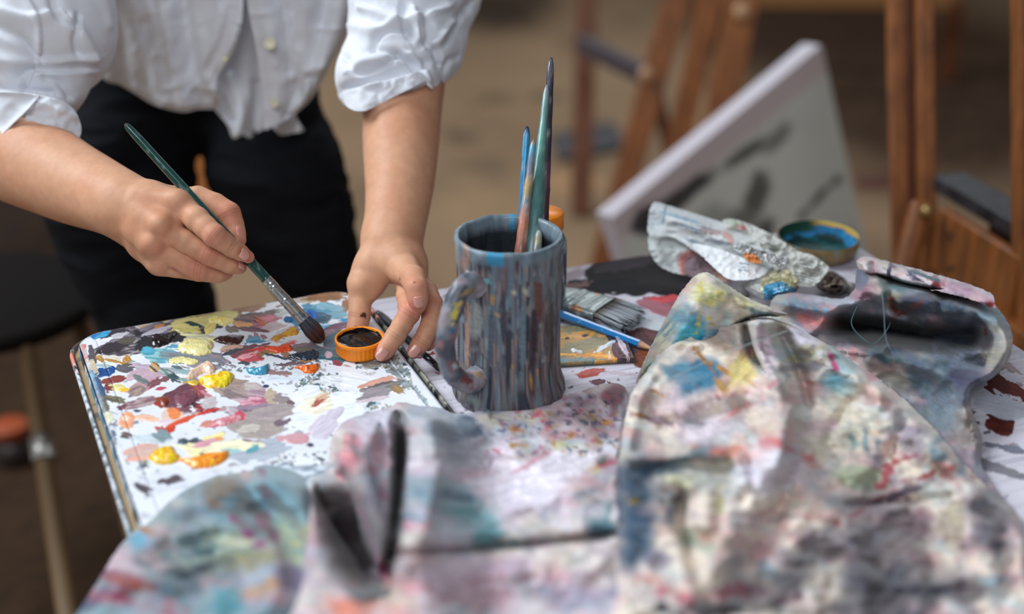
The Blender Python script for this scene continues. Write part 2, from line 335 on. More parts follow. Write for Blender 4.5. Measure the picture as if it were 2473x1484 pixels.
# ---------------------------------------------------------------- palette box
PH = .017
PA = Z(181, 809, PH); PB = Z(849, 694, PH); PW = float(np.linalg.norm(PB-PA)); PU = (PB-PA)/PW; PV = np.array([PU[1], -PU[0], 0]); PL = .355
def rrect(w, l, r, n=10):
    P = []
    for cx, cy, a0 in ((w-r, r, -90), (w-r, l-r, 0), (r, l-r, 90), (r, r, 180)):
        for k in range(n+1):
            a = math.radians(a0+90*k/n); P.append((cx+r*math.cos(a), cy+r*math.sin(a)))
    return np.array(P)
def pal(uv, z):
    uv = np.asarray(uv); return PA*np.array([1, 1, 0])+uv[..., 0:1]*PU+uv[..., 1:2]*PV+np.broadcast_to(np.asarray(z, float), uv.shape[:-1])[..., None]*np.array([0, 0, 1.0])
WHT = (226, 229, 236)
def palette_strokes():
    rs = random.Random(11); S = []
    mess = [(96, 92, 98), (140, 128, 134), (70, 92, 100), (120, 96, 84), (60, 66, 74), (150, 120, 128), (90, 120, 126), (160, 140, 110), (84, 60, 60), (176, 160, 168)]
    S += scatter(rs, 700, (200, 700, 1200, 1300), (2, 11), mess, (-35, 25), (.25, .6), .25, .7, .75)
    # speckled crusts
    crust = [(52, 66, 74), (66, 90, 96), (80, 84, 84), (38, 44, 52), (150, 146, 110), (40, 110, 120), (96, 80, 70)]
    for cx, cy, w, hh, n in ((770, 925, 55, 22, 110), (850, 960, 60, 28, 80), (915, 1010, 60, 30, 70), (800, 985, 70, 30, 50), (850, 1080, 55, 30, 60), (720, 1120, 70, 30, 60), (960, 900, 30, 40, 60), (900, 880, 40, 12, 40), (690, 900, 60, 14, 40), (560, 880, 60, 16, 40), (340, 1120, 60, 30, 30), (740, 875, 50, 14, 50)):
        S += scatter(rs, n, (cx-w, cy-hh, cx+w, cy+hh), (1.5, 7), crust, (-50, 60), (.3, .8), .7, .8, 1)
    # soft mixed washes
    S += [
     (790, 1000, 90, 50, -10, (232, 236, 242), .2, .3), (860, 930, 110, 30, 10, (236, 238, 244), .1, .4, None, .8),
     (700, 905, 60, 14, -6, (214, 222, 230), .2, .4), (440, 1160, 120, 30, -5, (214, 218, 228), 0, .3, None, .6),
     (640, 1080, 80, 26, -14, (176, 184, 196), .3, .5), (720, 1150, 110, 26, -8, (150, 160, 172), .3, .6, (206, 216, 224)),
     # far edge
     (600, 745, 70, 12, -10, (168, 138, 112), .3, .5, (150, 110, 84)), (760, 722, 70, 10, -8, (196, 186, 176), .2, .5, (150, 124, 84)), (790, 716, 55, 11, -3, (156, 106, 66), .5, .4, (128, 88, 58)), (835, 738, 12, 20, 20, (150, 104, 70), .4, .5),
     (690, 752, 40, 8, -10, (190, 196, 190), .2, .5), (480, 760, 60, 8, -10, (186, 160, 110), .2, .5),
     (370, 783, 80, 8, -9, (204, 208, 218), .2, .5, (180, 150, 110)), (270, 795, 45, 7, -14, (150, 132, 130), .2, .5),
     # black and grey zone, far left
     (310, 820, 95, 32, -12, (92, 84, 90), .5, .45, (134, 124, 134)), (400, 805, 90, 24, -10, (74, 68, 76), .5, .5, (120, 112, 124)), (470, 795, 60, 17, -14, (62, 60, 68), .5, .5, (50, 46, 52)),
     (300, 845, 70, 17, -8, (84, 76, 84), .4, .5, (150, 146, 150)), (280, 838, 50, 12, -16, (60, 54, 60), .5, .6), (430, 812, 60, 12, -14, (44, 42, 48), .6, .6), (700, 880, 50, 5, -8, (110, 90, 96), .4, .7), (660, 900, 40, 6, 6, (150, 120, 120), .4, .7), (520, 990, 60, 6, -8, (180, 150, 150), .3, .6), (305, 825, 20, 8, -5, (92, 84, 76), .6, .3), (345, 815, 30, 7, 30, (48, 46, 52), .8, .4),
     (350, 830, 30, 12, -20, (46, 46, 52), 1., .5), (272, 806, 40, 8, -16, (60, 52, 60), .4, .5), (500, 788, 30, 8, -16, (58, 56, 66), .5, .5), (380, 800, 40, 7, -18, (176, 170, 182), .5, .3), (284, 812, 26, 6, -14, (190, 188, 196), .4, .4),
     (238, 812, 26, 9, -20, (44, 116, 178), .5, .4, (70, 160, 200)), (250, 826, 22, 6, -24, (226, 228, 236), .4, .4),
     (386, 788, 14, 4, -22, (184, 122, 66), 1, .3),
     # ochre scribble left
     (262, 866, 34, 9, 8, (222, 214, 202), .5, .3), (240, 868, 12, 6, 30, (186, 142, 72), .6, .5), (284, 876, 36, 3.5, 12, (186, 142, 80), .6, .4), (305, 872, 10, 12, 60, (184, 136, 66), .7, .4), (310, 886, 24, 9, -4, (132, 108, 78), .6, .4, (92, 88, 92)), (296, 892, 22, 10, 10, (96, 94, 100), .5, .4),
     (258, 897, 28, 12, -14, (38, 88, 150), .6, .3, (30, 72, 128)), (250, 884, 20, 6, 4, (170, 190, 196), .4, .5),
     # teal wash
     (385, 860, 42, 20, 4, (104, 168, 184), .4, .3, (150, 192, 196)), (420, 868, 40, 12, 14, (132, 160, 164), .4, .4, (110, 130, 136)), (355, 848, 18, 12, 0, (84, 164, 188), .4, .3), (450, 860, 60, 12, 6, (130, 136, 142), .3, .5), (420, 838, 30, 5, -6, (90, 160, 184), .4, .4),
     # yellows
     (478, 778, 62, 17, -9, (222, 206, 128), 1.1, .35, (200, 190, 130)), (540, 768, 36, 14, -8, (226, 214, 150), 1.3, .4, (206, 196, 128)), (452, 798, 42, 9, 2, (224, 206, 120), 1.3, .5, (190, 180, 110)), (508, 795, 18, 12, -50, (226, 208, 120), 1.5, .2),
     (438, 757, 10, 4, 0, (40, 70, 66), .6, .4),
     (478, 818, 38, 12, 4, (190, 190, 170), .6, .6, (226, 216, 160)),
     # greys and mauves, far middle
     (600, 775, 46, 17, -14, (104, 94, 98), .6, .4, (128, 110, 108)), (640, 760, 40, 8, -14, (122, 106, 104), .4, .5), (588, 786, 22, 8, 12, (210, 160, 122), .6, .5, (232, 176, 110)), (640, 778, 46, 14, -12, (168, 108, 116), .8, .4, (196, 128, 136)), (622, 776, 18, 8, 30, (84, 50, 56), 1.1, .6, (190, 110, 80)), (660, 790, 36, 10, -16, (196, 176, 178), .4, .5),
     (558, 796, 20, 8, 4, (128, 124, 112), .8, .4), (608, 797, 34, 6, 5, (86, 98, 106), .9, .3, (128, 96, 104)), (635, 800, 18, 3, 8, (120, 76, 84), .8, .3),
     (690, 800, 40, 10, -20, (214, 206, 206), .3, .5), (620, 815, 12, 9, 70, (176, 128, 138), .4, .4), (637, 815, 8, 5, 30, (168, 116, 128), .4, .4),
     (612, 825, 30, 9, -4, (66, 138, 176), .5, .5, (110, 160, 186)), (556, 815, 30, 6, -4, (150, 140, 146), .4, .4),
     (560, 842, 28, 12, -8, (196, 158, 140), .5, .2, (208, 170, 150)),
     # blue pool, far right
     (780, 752, 58, 21, 4, (98, 156, 182), .6, .3, (70, 124, 150)), (790, 742, 40, 9, 8, (132, 176, 192), .6, .4), (812, 762, 26, 10, 0, (128, 170, 186), .5, .4), (772, 770, 32, 14, 8, (62, 92, 108), .8, .3, (78, 112, 132)), (748, 765, 16, 16, 70, (42, 104, 184), 1, .35), (700, 772, 16, 9, 6, (26, 78, 98), .8, .4, (30, 100, 160)), (722, 782, 30, 7, 8, (60, 140, 180), .6, .5),
     (790, 792, 60, 9, -4, (96, 180, 206), .5, .4), (840, 780, 16, 12, 0, (60, 150, 196), .5, .5),
     (815, 792, 42, 11, -20, (134, 100, 116), .6, .4, (112, 80, 96)), (795, 805, 26, 9, -14, (142, 112, 124), .5, .4), (825, 806, 18, 7, -20, (206, 196, 208), .5, .4),
     (815, 835, 34, 34, -20, (92, 112, 122), .6, .3, (76, 98, 108)), (770, 850, 40, 18, 10, (106, 116, 124), .4, .5, (140, 112, 128)), (800, 862, 40, 14, 10, (84, 104, 112), .5, .4), (838, 815, 12, 12, -40, (64, 148, 184), .4, .5), (826, 825, 8, 14, 20, (214, 222, 228), .4, .4), (810, 868, 60, 4, 4, (44, 96, 112), .6, .5), (795, 858, 9, 9, -40, (190, 160, 172), .5, .3),
     # red and brown swirls centre
     (590, 850, 50, 14, -14, (128, 76, 84), .8, .5, (86, 84, 96)), (600, 866, 36, 12, -10, (200, 84, 92), .9, .4, (176, 70, 76)), (596, 862, 22, 6, -12, (232, 160, 168), 1.1, .3), (628, 848, 24, 8, -24, (208, 80, 84), .7, .5, (220, 190, 190)), (556, 852, 30, 5, -14, (64, 72, 84), .7, .5), (590, 878, 20, 4, 4, (66, 84, 90), .6, .4),
     (640, 852, 16, 9, -30, (164, 116, 72), .7, .5, (120, 84, 60)), (658, 852, 10, 6, 10, (186, 132, 72), .7, .4), (640, 842, 60, 2.2, -8, (214, 60, 60), .4, .4), (700, 830, 24, 5, -16, (220, 100, 96), .5, .6, (230, 200, 200)), (668, 820, 10, 7, 60, (214, 160, 130), .4, .4), (670, 862, 36, 4, 14, (60, 72, 84), .5, .5), (690, 858, 14, 8, 20, (150, 110, 84), .4, .5),
     (520, 866, 40, 14, 14, (120, 122, 134), .4, .5, (150, 132, 138)), (480, 868, 60, 8, 4, (120, 124, 132), .3, .5), (490, 885, 50, 8, 10, (140, 136, 146), .3, .5),
     (720, 838, 44, 5, -14, (150, 120, 130), .3, .6), (735, 845, 30, 8, 0, (120, 110, 96), .3, .6),
     (815, 878, 12, 7, 10, (140, 72, 84), .5, .4), (900, 882, 26, 12, 6, (146, 150, 140), .7, .5, (100, 110, 110)), (740, 870, 16, 6, 0, (170, 120, 70), .6, .6),
     # left middle: pinks, greens
     (352, 905, 50, 18, -10, (206, 178, 190), .5, .3, (190, 160, 174)), (370, 890, 60, 8, 8, (190, 172, 186), .3, .5), (345, 935, 42, 12, -18, (204, 160, 168), .5, .3, (190, 140, 148)), (340, 918, 26, 7, 24, (112, 120, 120), .7, .3), (330, 944, 22, 13, -20, (142, 120, 122), .7, .3, (168, 148, 138)), (378, 925, 34, 8, -24, (128, 84, 92), .5, .5),
     (405, 903, 34, 10, 26, (112, 134, 134), 1, .3, (156, 176, 170)), (372, 890, 12, 10, 40, (78, 84, 88), 1, .4, (190, 156, 110)), (420, 915, 16, 9, 30, (64, 84, 88), .7, .5), (440, 896, 24, 8, 14, (150, 176, 182), .5, .5), (428, 888, 16, 4, 10, (96, 108, 112), .5, .4),
     (277, 918, 30, 9, -14, (140, 70, 64), .6, .45), (262, 936, 12, 12, 20, (128, 66, 62), .5, .5), (286, 936, 22, 9, 0, (232, 218, 150), .2, .4), (300, 942, 14, 5, -10, (240, 196, 70), .4, .4),
     (470, 928, 26, 9, 6, (196, 164, 90), .5, .5, (150, 130, 100)), (500, 905, 20, 6, 0, (214, 200, 204), .4, .4), (450, 920, 20, 6, 10, (140, 160, 158), .4, .6),
     (276, 966, 26, 8, 8, (96, 92, 84), .5, .5, (120, 116, 90)),
     (388, 940, 12, 5, -10, (190, 80, 96), .5, .4), (405, 960, 30, 4, -6, (180, 160, 170), .3, .6),
     # maroon group
     (450, 960, 52, 26, -12, (120, 74, 88), .8, .3, (100, 62, 74)), (430, 985, 34, 10, 8, (116, 76, 90), .7, .4), (440, 982, 12, 5, -14, (222, 220, 226), .5, .3), (388, 970, 20, 16, 0, (178, 56, 52), .8, .3, (124, 70, 36)), (480, 945, 16, 14, 30, (116, 66, 60), .7, .5, (170, 80, 90)), (488, 985, 34, 12, 14, (72, 54, 62), .9, .45, (176, 60, 60)), (508, 972, 14, 8, 30, (150, 120, 84), .8, .4), (500, 996, 30, 4, -14, (196, 60, 60), .5, .4), (500, 955, 16, 5, 30, (190, 130, 140), .4, .4),
     (332, 975, 46, 12, -14, (142, 106, 116), .7, .25, (176, 156, 156)), (296, 984, 16, 6, -18, (120, 78, 92), .6, .4), (330, 993, 12, 4, 0, (70, 80, 100), .5, .4),
     # mauve and grey rounds
     (600, 950, 56, 26, 8, (168, 138, 150), .8, .25, (190, 164, 172)), (560, 945, 36, 22, 20, (140, 124, 126), .6, .4, (166, 146, 140)), (540, 925, 50, 14, -4, (180, 162, 140), .5, .5, (150, 130, 124)), (620, 972, 42, 13, -4, (190, 110, 128), .8, .25, (214, 164, 176)), (655, 960, 14, 24, -10, (190, 172, 150), .6, .4), (610, 990, 60, 12, -6, (126, 106, 122), .6, .4, (150, 130, 146)), (680, 965, 24, 12, 6, (150, 136, 136), .6, .4), (700, 980, 10, 14, 0, (120, 90, 100), .5, .5), (610, 935, 20, 10, 0, (190, 176, 172), .6, .3), (505, 975, 30, 14, -20, (196, 188, 190), .2, .5), (642, 934, 8, 4, 0, (50, 66, 90), 1, .2),
     (620, 1030, 72, 34, 4, (176, 162, 156), 1.0, .18, (160, 148, 144)), (655, 1000, 60, 20, -8, (180, 166, 164), .9, .25, (160, 146, 148)), (600, 1038, 30, 10, -6, (196, 188, 178), .8, .3), (600, 1068, 50, 5, 6, (150, 130, 136), .5, .4), (570, 1000, 24, 10, 20, (196, 180, 190), .6, .4), (680, 1022, 24, 8, -20, (120, 100, 112), .4, .5),
     (545, 1018, 50, 11, -14, (204, 110, 124), .8, .25, (226, 160, 168)), (500, 1025, 20, 10, -20, (212, 140, 130), .7, .3), (580, 1005, 12, 10, 20, (204, 80, 100), .6, .4),
     (765, 975, 44, 30, -20, (240, 232, 206), .9, .25, (244, 240, 224)), (775, 968, 28, 10, -30, (214, 176, 150), 1, .35), (768, 975, 16, 6, -34, (176, 96, 84), 1.1, .5), (740, 950, 36, 16, -20, (236, 240, 246), .7, .3),
     (780, 1030, 40, 28, -34, (208, 198, 212), .5, .2), (810, 1000, 28, 14, -40, (206, 196, 210), .5, .25), (720, 1060, 30, 14, 6, (204, 150, 156), .6, .35), (700, 1056, 40, 8, -8, (206, 156, 164), .4, .4), (750, 1076, 10, 6, 0, (70, 60, 80), .4, .4),
     (920, 935, 46, 16, -14, (104, 100, 100), 1.1, .35, (134, 132, 124)), (906, 950, 44, 14, -14, (150, 142, 148), .6, .3), (905, 925, 50, 8, -16, (214, 160, 140), .4, .5), (960, 940, 18, 8, 24, (160, 130, 90), .6, .5), (900, 966, 40, 5, -10, (206, 190, 196), .3, .4),
     (980, 930, 18, 9, 40, (120, 136, 138), .5, .8, None, .7), (952, 898, 18, 8, 40, (130, 132, 124), .6, .8, (90, 104, 106), .8), (925, 868, 14, 10, 30, (190, 150, 110), .4, .6),
     # oranges and reds, near
     (420, 1000, 16, 15, -8, (228, 92, 44), .8, .3), (420, 1004, 28, 20, -6, (240, 170, 110), .2, .4, None, .5), (388, 1040, 20, 9, 10, (212, 66, 46), .8, .35), (412, 1038, 18, 8, -30, (206, 70, 48), .8, .4), (440, 1018, 40, 6, -22, (220, 90, 60), .7, .3), (400, 1020, 18, 8, -14, (224, 206, 214), .2, .3),
     (306, 1015, 22, 24, 10, (240, 172, 134), .6, .25, (236, 158, 118)), (302, 1012, 10, 7, 0, (232, 210, 190), .6, .3), (355, 1010, 30, 8, 6, (240, 190, 160), .2, .5), (306, 1052, 14, 10, 10, (120, 100, 92), .5, .5, (66, 80, 84)),
     (345, 1092, 44, 18, -8, (222, 190, 180), .5, .3, (214, 168, 156)), (360, 1060, 50, 10, 4, (196, 208, 214), .2, .5), (390, 1055, 20, 12, 10, (130, 150, 156), .4, .6), (325, 1110, 30, 6, -6, (230, 170, 150), .3, .4),
     (460, 1068, 36, 8, -4, (92, 112, 120), .6, .5, (60, 74, 84)), (480, 1085, 50, 18, 8, (238, 230, 180), .5, .4), (520, 1058, 30, 10, -14, (238, 228, 160), .4, .4), (500, 1072, 34, 9, -14, (216, 158, 172), .6, .3), (560, 1080, 70, 16, -4, (240, 234, 200), .3, .4), (530, 1060, 12, 5, 10, (230, 160, 100), .5, .4),
     (560, 1090, 24, 5, 0, (150, 196, 200), .3, .4), (610, 1085, 20, 8, -20, (96, 160, 170), .4, .4), (490, 1100, 8, 8, 0, (100, 100, 90), .8, .5),
     (345, 1178, 26, 14, 30, (84, 76, 84), .4, .6), (410, 1162, 36, 10, -8, (92, 84, 88), .5, .6), (300, 1190, 20, 8, 10, (90, 80, 90), .3, .5),
     # right hand border, blue edge
     (880, 770, 6, 26, -32, (96, 160, 176), .3, .6, None, .8), (905, 820, 6, 40, -38, (170, 196, 200), .3, .7, (110, 150, 160), .8), (962, 880, 5, 40, -40, (150, 156, 150), .3, .8, (110, 120, 122), .8), (1010, 950, 5, 50, -38, (150, 168, 170), .3, .8, (110, 124, 130), .8),
    ]
    return S
def left_band(px, py, col, h):      # painted wall of the lid between crease and groove
    S = [(205, 875, 12, 40, -14, (206, 200, 206), .2, .5), (222, 860, 9, 26, -10, (92, 88, 92), .4, .3), (226, 892, 10, 22, -12, (204, 188, 160), .4, .4), (200, 850, 8, 30, -10, (222, 130, 116), .3, .7),
         (224, 930, 14, 40, -14, (70, 160, 200), .4, .35, (50, 130, 180)), (245, 950, 9, 50, -14, (64, 90, 124), .4, .4), (206, 910, 9, 22, -12, (196, 212, 220), .3, .3), (232, 985, 12, 46, -12, (60, 150, 196), .4, .35), (228, 975, 5, 30, -12, (206, 204, 220), .4, .3),
         (256, 990, 8, 34, -14, (110, 106, 90), .4, .4), (262, 1010, 10, 16, -12, (230, 228, 190), .4, .35), (262, 1060, 14, 40, -12, (196, 212, 218), .3, .35), (280, 1090, 8, 60, -12, (60, 84, 110), .4, .5), (275, 1150, 12, 50, -12, (206, 214, 222), .3, .4), (300, 1140, 8, 80, -13, (232, 234, 240), .3, .2),
         (305, 1230, 26, 42, -10, (44, 140, 192), .5, .25, (40, 120, 184)), (290, 1180, 12, 26, -12, (60, 110, 170), .4, .5)]
    paint(px, py, col, h, S, 77)
def palette():
    c = pal(np.array([PW/2, PL/2]), TZ)
    root = thing('paint_palette', c, 'white metal palette box with rounded corners, covered with wet and dried oil paint', 'palette')
    nu, nv = 500, 660
    u = np.linspace(.0012, PW-.0012, nu); v = np.linspace(.0012, PL-.0012, nv); U, V_ = np.meshgrid(u, v, indexing='ij'); uv = np.stack([U, V_], -1)
    R = rrect(PW-.0, PL-.0, .026)
    ins = poly_in(R, U, V_)
    d, bx, by, _, _ = poly_near(R, U.ravel(), V_.ravel()); d = d.reshape(U.shape); bx = bx.reshape(U.shape); by = by.reshape(U.shape)
    cell = ins[:-1, :-1] | ins[1:, :-1] | ins[:-1, 1:] | ins[1:, 1:]
    use = np.zeros(U.shape, bool); use[:-1, :-1] |= cell; use[1:, :-1] |= cell; use[:-1, 1:] |= cell; use[1:, 1:] |= cell
    idx = -np.ones(U.shape, int); idx[use] = np.arange(use.sum()); I, J = np.nonzero(cell)
    Fs = np.stack([idx[I, J], idx[I, J+1], idx[I+1, J+1], idx[I+1, J]], -1)
    uu = np.where(ins, U, bx)[use]; vv = np.where(ins, V_, by)[use]; dd = np.where(ins, d, 0)[use]
    P = pal(np.stack([uu, vv], -1), TZ+PH)
    px, py, _ = PROJ(P)
    n = fbm(uu*60, vv*60, 3, 1)
    col = np.repeat(sl(WHT)[None, :], len(P), 0)*(1+.05*n[:, None])
    h = np.zeros(len(P))
    paint(px, py, col, h, palette_strokes(), 31, soft=.07)
    left_band(px, py, col, h)
    rim = ss(.006, .0, dd); crease = np.exp(-((uu-.0165)/.0007)**2)*(vv > .02)+np.exp(-((PW-uu-.0135)/.0007)**2)*(vv > .02)
    col = col*(1-.45*crease[:, None]*.7)
    col = col*(1-rim[:, None]*.75)+rim[:, None]*.75*(sl((176, 180, 186))*(1+.4*fbm(uu*200, vv*200, 2, 8)[:, None]))
    tx = fbm(uu*700, vv*900, 3, 6)*.00012
    P[:, 2] += h*.0011+tx*(h > .05)*np.minimum(h, 1)*2-.0007*crease-.0022*ss(.004, 0, dd)
    mt = mat('palette_paint', rough=.33, attr=True, spec=.5, bump=(900, .12, .0006))
    mk('lid', P, Fs, mt, root, cols=np.clip(col, 0, 1))
    # side wall of the lid, groove floor and outer flange (closed profile swept round the rounded rectangle)
    def sweep(profile, name, m, colfn):
        V = []; C = []
        for off, z in profile:
            Rr = rrect(PW+2*off, PL+2*off, .026+off, 16)-off
            # resample straight sides densely
            Q = []
            for a, b in zip(Rr, np.roll(Rr, -1, 0)):
                k = max(1, int(np.linalg.norm(b-a)/.004) if np.linalg.norm(b-a) > .01 else 1)
                for t in range(k): Q.append(a+(b-a)*t/k)
            V.append(np.array(Q))
        nn = min(len(q) for q in V); V = [q[np.linspace(0, len(q)-1e-6, nn).astype(int)] for q in V]
        VV = np.vstack([pal(q, TZ+profile[k][1]) for k, q in enumerate(V)])
        Fs = grid_faces(len(profile), nn, False, True)
        uvs = np.vstack(V); o = mk(name, VV, Fs, m, root, cols=colfn(uvs)); return o
    def wallc(uv):
        c = np.repeat(sl((190, 196, 202))[None, :], len(uv), 0); a = fbm(uv[:, 0]*90, uv[:, 1]*90, 3, 5)
        c = np.where((uv[:, 0] > PW*.97)[:, None], sl((52, 58, 56)), c); c = np.where((a > .3)[:, None], sl((70, 130, 160)), c); c = np.where((a < -.35)[:, None], sl((60, 62, 66)), c); return c
    def grc(uv):
        c = np.repeat(sl((150, 124, 88))[None, :], len(uv), 0); a = fbm(uv[:, 0]*60, uv[:, 1]*60, 3, 15)
        c = np.where((uv[:, 0] > PW*.9)[:, None], sl((16, 16, 16)), c); return np.where((a > .35)[:, None], sl((84, 76, 64)), c)
    def flc(uv):
        c = np.repeat(sl((206, 212, 220))[None, :], len(uv), 0); a = fbm(uv[:, 0]*150, uv[:, 1]*150, 3, 25)
        c = np.where((a > .25)[:, None], sl((140, 150, 156)), c); c = np.where((a < -.45)[:, None], sl((56, 56, 60)), c)
        c = np.where((uv[:, 0] > PW)[:, None], np.where((a > .1)[:, None], sl((150, 150, 136)), sl((40, 38, 36))), c)
        c = np.where(((uv[:, 1] < .06) & (a > -.1))[:, None], sl((222, 140, 124)), c)
        c = np.where(((uv[:, 1] < .02) & (a > -.3))[:, None], sl((90, 80, 76)), c); return c
    mt2 = mat('palette_box', rough=.4, attr=True, spec=.5, bump=(300, .25, .001))
    sweep([(-.0002, PH-.0024), (.0005, PH-.004), (.0008, .006)], 'lid_side', mt2, wallc)
    sweep([(.0004, .007), (.006, .0055)], 'hinge_groove', mt2, grc)
    sweep([(.0055, .0048), (.0060, .0090), (.0072, .0100), (.0086, .0092), (.0092, .0070), (.0088, .0012), (.0062, .0005), (.0, .0005)], 'base_tray', mt2, flc)
    dabs(root)
def dabs(root):
    mt = mat('wet_paint', rough=.22, attr=True, spec=.5, coat=.3, bump=(420, .3, .0012))
    D = [
     ('raised orange paint dab', [(636, 842), (652, 836), (672, 838), (684, 832), (698, 830), (704, 838), (704, 848), (690, 850), (668, 853), (655, 849), (645, 846)], 3.2, (222, 78, 30), (208, 60, 26)),
     ('ochre paint dab', [(646, 824), (662, 812), (684, 804), (700, 792), (716, 789), (722, 798), (718, 808), (700, 812), (684, 814), (672, 822), (660, 824), (654, 818)], 3.6, (214, 160, 56), (198, 136, 46)),
     ('small orange paint dab', [(711, 887), (728, 884), (748, 883), (764, 880), (771, 884), (767, 895), (755, 902), (738, 902), (727, 895)], 4.2, (236, 112, 26), (206, 74, 28)),
     ('turquoise blue paint dab', [(593, 888), (606, 892), (624, 890), (638, 884), (648, 880), (651, 890), (644, 902), (632, 907), (612, 905), (596, 899)], 4.4, (74, 162, 190), (56, 140, 172)),
     ('bright yellow paint dab', [(480, 916), (500, 908), (520, 906), (528, 900), (545, 898), (560, 902), (564, 912), (556, 926), (538, 936), (510, 938), (490, 930)], 4.4, (246, 220, 44), (238, 176, 36)),
     ('thin yellow paint smear', [(452, 922), (470, 918), (484, 924), (478, 932), (460, 930)], 1.5, (226, 186, 50), (190, 160, 70)),
     ('pale lemon paint dab', [(432, 846), (428, 838), (436, 830), (452, 820), (470, 818), (492, 822), (512, 826), (514, 838), (508, 846), (512, 852), (496, 858), (476, 860), (458, 856), (440, 852)], 4.0, (240, 228, 156), (232, 222, 160)),
     ('pale yellow flat paint smear', [(406, 872), (424, 862), (452, 864), (478, 870), (476, 878), (462, 882), (440, 878), (420, 878)], 1.8, (236, 228, 160), (220, 210, 140)),
     ('light yellow paint ridge', [(500, 772), (520, 764), (548, 766), (566, 774), (556, 782), (540, 786), (520, 782), (506, 780)], 4.0, (236, 222, 150), (236, 206, 90)),
     ('dark green paint dab', [(442, 780), (460, 776), (480, 782), (492, 790), (478, 792), (456, 788)], 2.2, (38, 74, 68), (30, 56, 54)),
     ('glossy black paint dab', [(360, 826), (366, 812), (382, 808), (398, 812), (412, 808), (428, 806), (418, 820), (404, 832), (386, 838), (368, 838)], 4.2, (28, 22, 24), (44, 36, 40)),
     ('dark brown paint dab', [(514, 822), (528, 816), (546, 812), (566, 816), (590, 812), (584, 824), (574, 832), (548, 832), (530, 828)], 4.0, (62, 34, 30), (44, 26, 26)),
     ('navy blue paint dab', [(692, 862), (714, 854), (738, 850), (756, 846), (768, 852), (768, 862), (758, 870), (738, 872), (714, 868), (704, 866)], 3.6, (40, 50, 66), (30, 36, 50)),
     ('peach paint dab', [(448, 914), (462, 896), (482, 884), (500, 874), (514, 880), (520, 892), (510, 904), (492, 902), (474, 910), (460, 918)], 4.6, (240, 196, 166), (236, 210, 190)),
     ('golden yellow paint dab in front', [(359, 1104), (376, 1088), (396, 1080), (416, 1080), (424, 1092), (434, 1104), (428, 1114), (410, 1122), (386, 1122), (368, 1116)], 3.6, (236, 176, 40), (244, 214, 40)),
     ('orange paint dab in front', [(426, 1108), (446, 1108), (474, 1104), (500, 1096), (530, 1094), (552, 1090), (550, 1104), (530, 1122), (500, 1130), (470, 1132), (452, 1122)], 3.4, (244, 144, 34), (238, 172, 50)),
     ('deep orange paint streak', [(505, 1118), (520, 1106), (540, 1098), (546, 1102), (530, 1116), (512, 1122)], 4.6, (216, 84, 30), (206, 74, 30)),
     ('brown red paint dab', [(380, 968), (388, 960), (402, 960), (408, 972), (400, 984), (386, 980)], 3.0, (140, 60, 40), (110, 66, 30)),
     ('maroon paint dab', [(420, 958), (440, 946), (470, 942), (478, 956), (468, 974), (446, 984), (426, 980)], 2.4, (126, 76, 90), (108, 64, 78)),
     ('pink paint smear', [(520, 1022), (540, 1010), (566, 1004), (584, 1004), (582, 1014), (560, 1022), (536, 1030)], 2.4, (214, 120, 134), (228, 170, 176)),
     ('cobalt blue paint dab', [(742, 760), (752, 754), (752, 768), (762, 780), (752, 780), (742, 772)], 2.5, (36, 96, 184), (30, 80, 160)),
    ]
    for k, (lab, poly, hh, c1, c2) in enumerate(D):
        def pos(px, py, d, hh=hh, k=k):
            ridge = fbm(px*.10, py*.24, 3, k*5)
            t = np.sqrt(np.clip(d/7.0, 0, 1))*(1+.20*ridge)*hh*.001*np.clip(.55+d/26, 0, 1)
            return Z(px, py, PH+.0004)+np.array([0, 0, 1.0])*(t[:, None]-.0012*(d <= 0)[:, None])
        V, Fs, px, py, d = sheet(poly, 1.3, pos, jit=1.6, seed=k)
        n = fbm(px*.09+k, py*.22, 3, k+50); c = sl(c1)+(sl(c2)-sl(c1))*ss(0, .5, n)[:, None]
        o = mk('paint_dab', V, Fs, mt, root, cols=np.clip(c*(1+.08*fbm(px*.3, py*.6, 2, k)[:, None]), 0, 1)); o['label'] = lab
palette()
# ---------------------------------------------------------------- the mug and what stands in it
MC = Z(1229, 948, 0); MR = .0455
def solve_h(px_y, base):
    lo, hi = 0, .4
    for _ in range(40):
        m = (lo+hi)/2; _, y, _ = PROJ(base+np.array([0, 0, m]))
        lo, hi = (m, hi) if y > px_y else (lo, m)
    return lo
MH = solve_h(566, MC)
def crust_cols(V, c, seed=0):      # old drips: vertical streaks of grey blue, mauve, brown
    a = np.arctan2(V[:, 1]-c[1], V[:, 0]-c[0]); z = V[:, 2]-c[2]
    s1 = fbm(a*6, z*14, 3, seed); s2 = fbm(a*15, z*24, 3, seed+4); s3 = fbm(a*40, z*60, 2, seed+8)
    col = np.repeat(sl((112, 116, 124))[None, :], len(V), 0)
    def mixin(c_, m): nonlocal col; col = col+(sl(c_)[None, :]-col)*np.clip(m, 0, 1)[:, None]
    mixin((74, 70, 80), ss(0, .5, s1)); mixin((118, 140, 152), ss(.15, .5, -s1)*.9)
    mixin((122, 106, 114), ss(.25, .6, s2)*.7); mixin((146, 134, 130), ss(.35, .7, -s2)*.6)
    mixin((52, 60, 74), ss(.3, .45, fbm(a*14, z*4, 2, seed+20)))
    mixin((170, 140, 120), ss(.55, .7, s3)*.7); mixin((150, 170, 178), ss(.55, .7, -s3)*.7)
    mixin((96, 60, 66), ss(.45, .6, fbm(a*11, z*30, 3, seed+30))*.6)
    mixin((58, 48, 52), ss(-.9, .1, a)*ss(.9, -.1, a+.3)*.75)   # brown wash down the right hand side, partly its shade painted in
    return np.clip(col*.80*(1+.09*s3[:, None]), 0, 1)
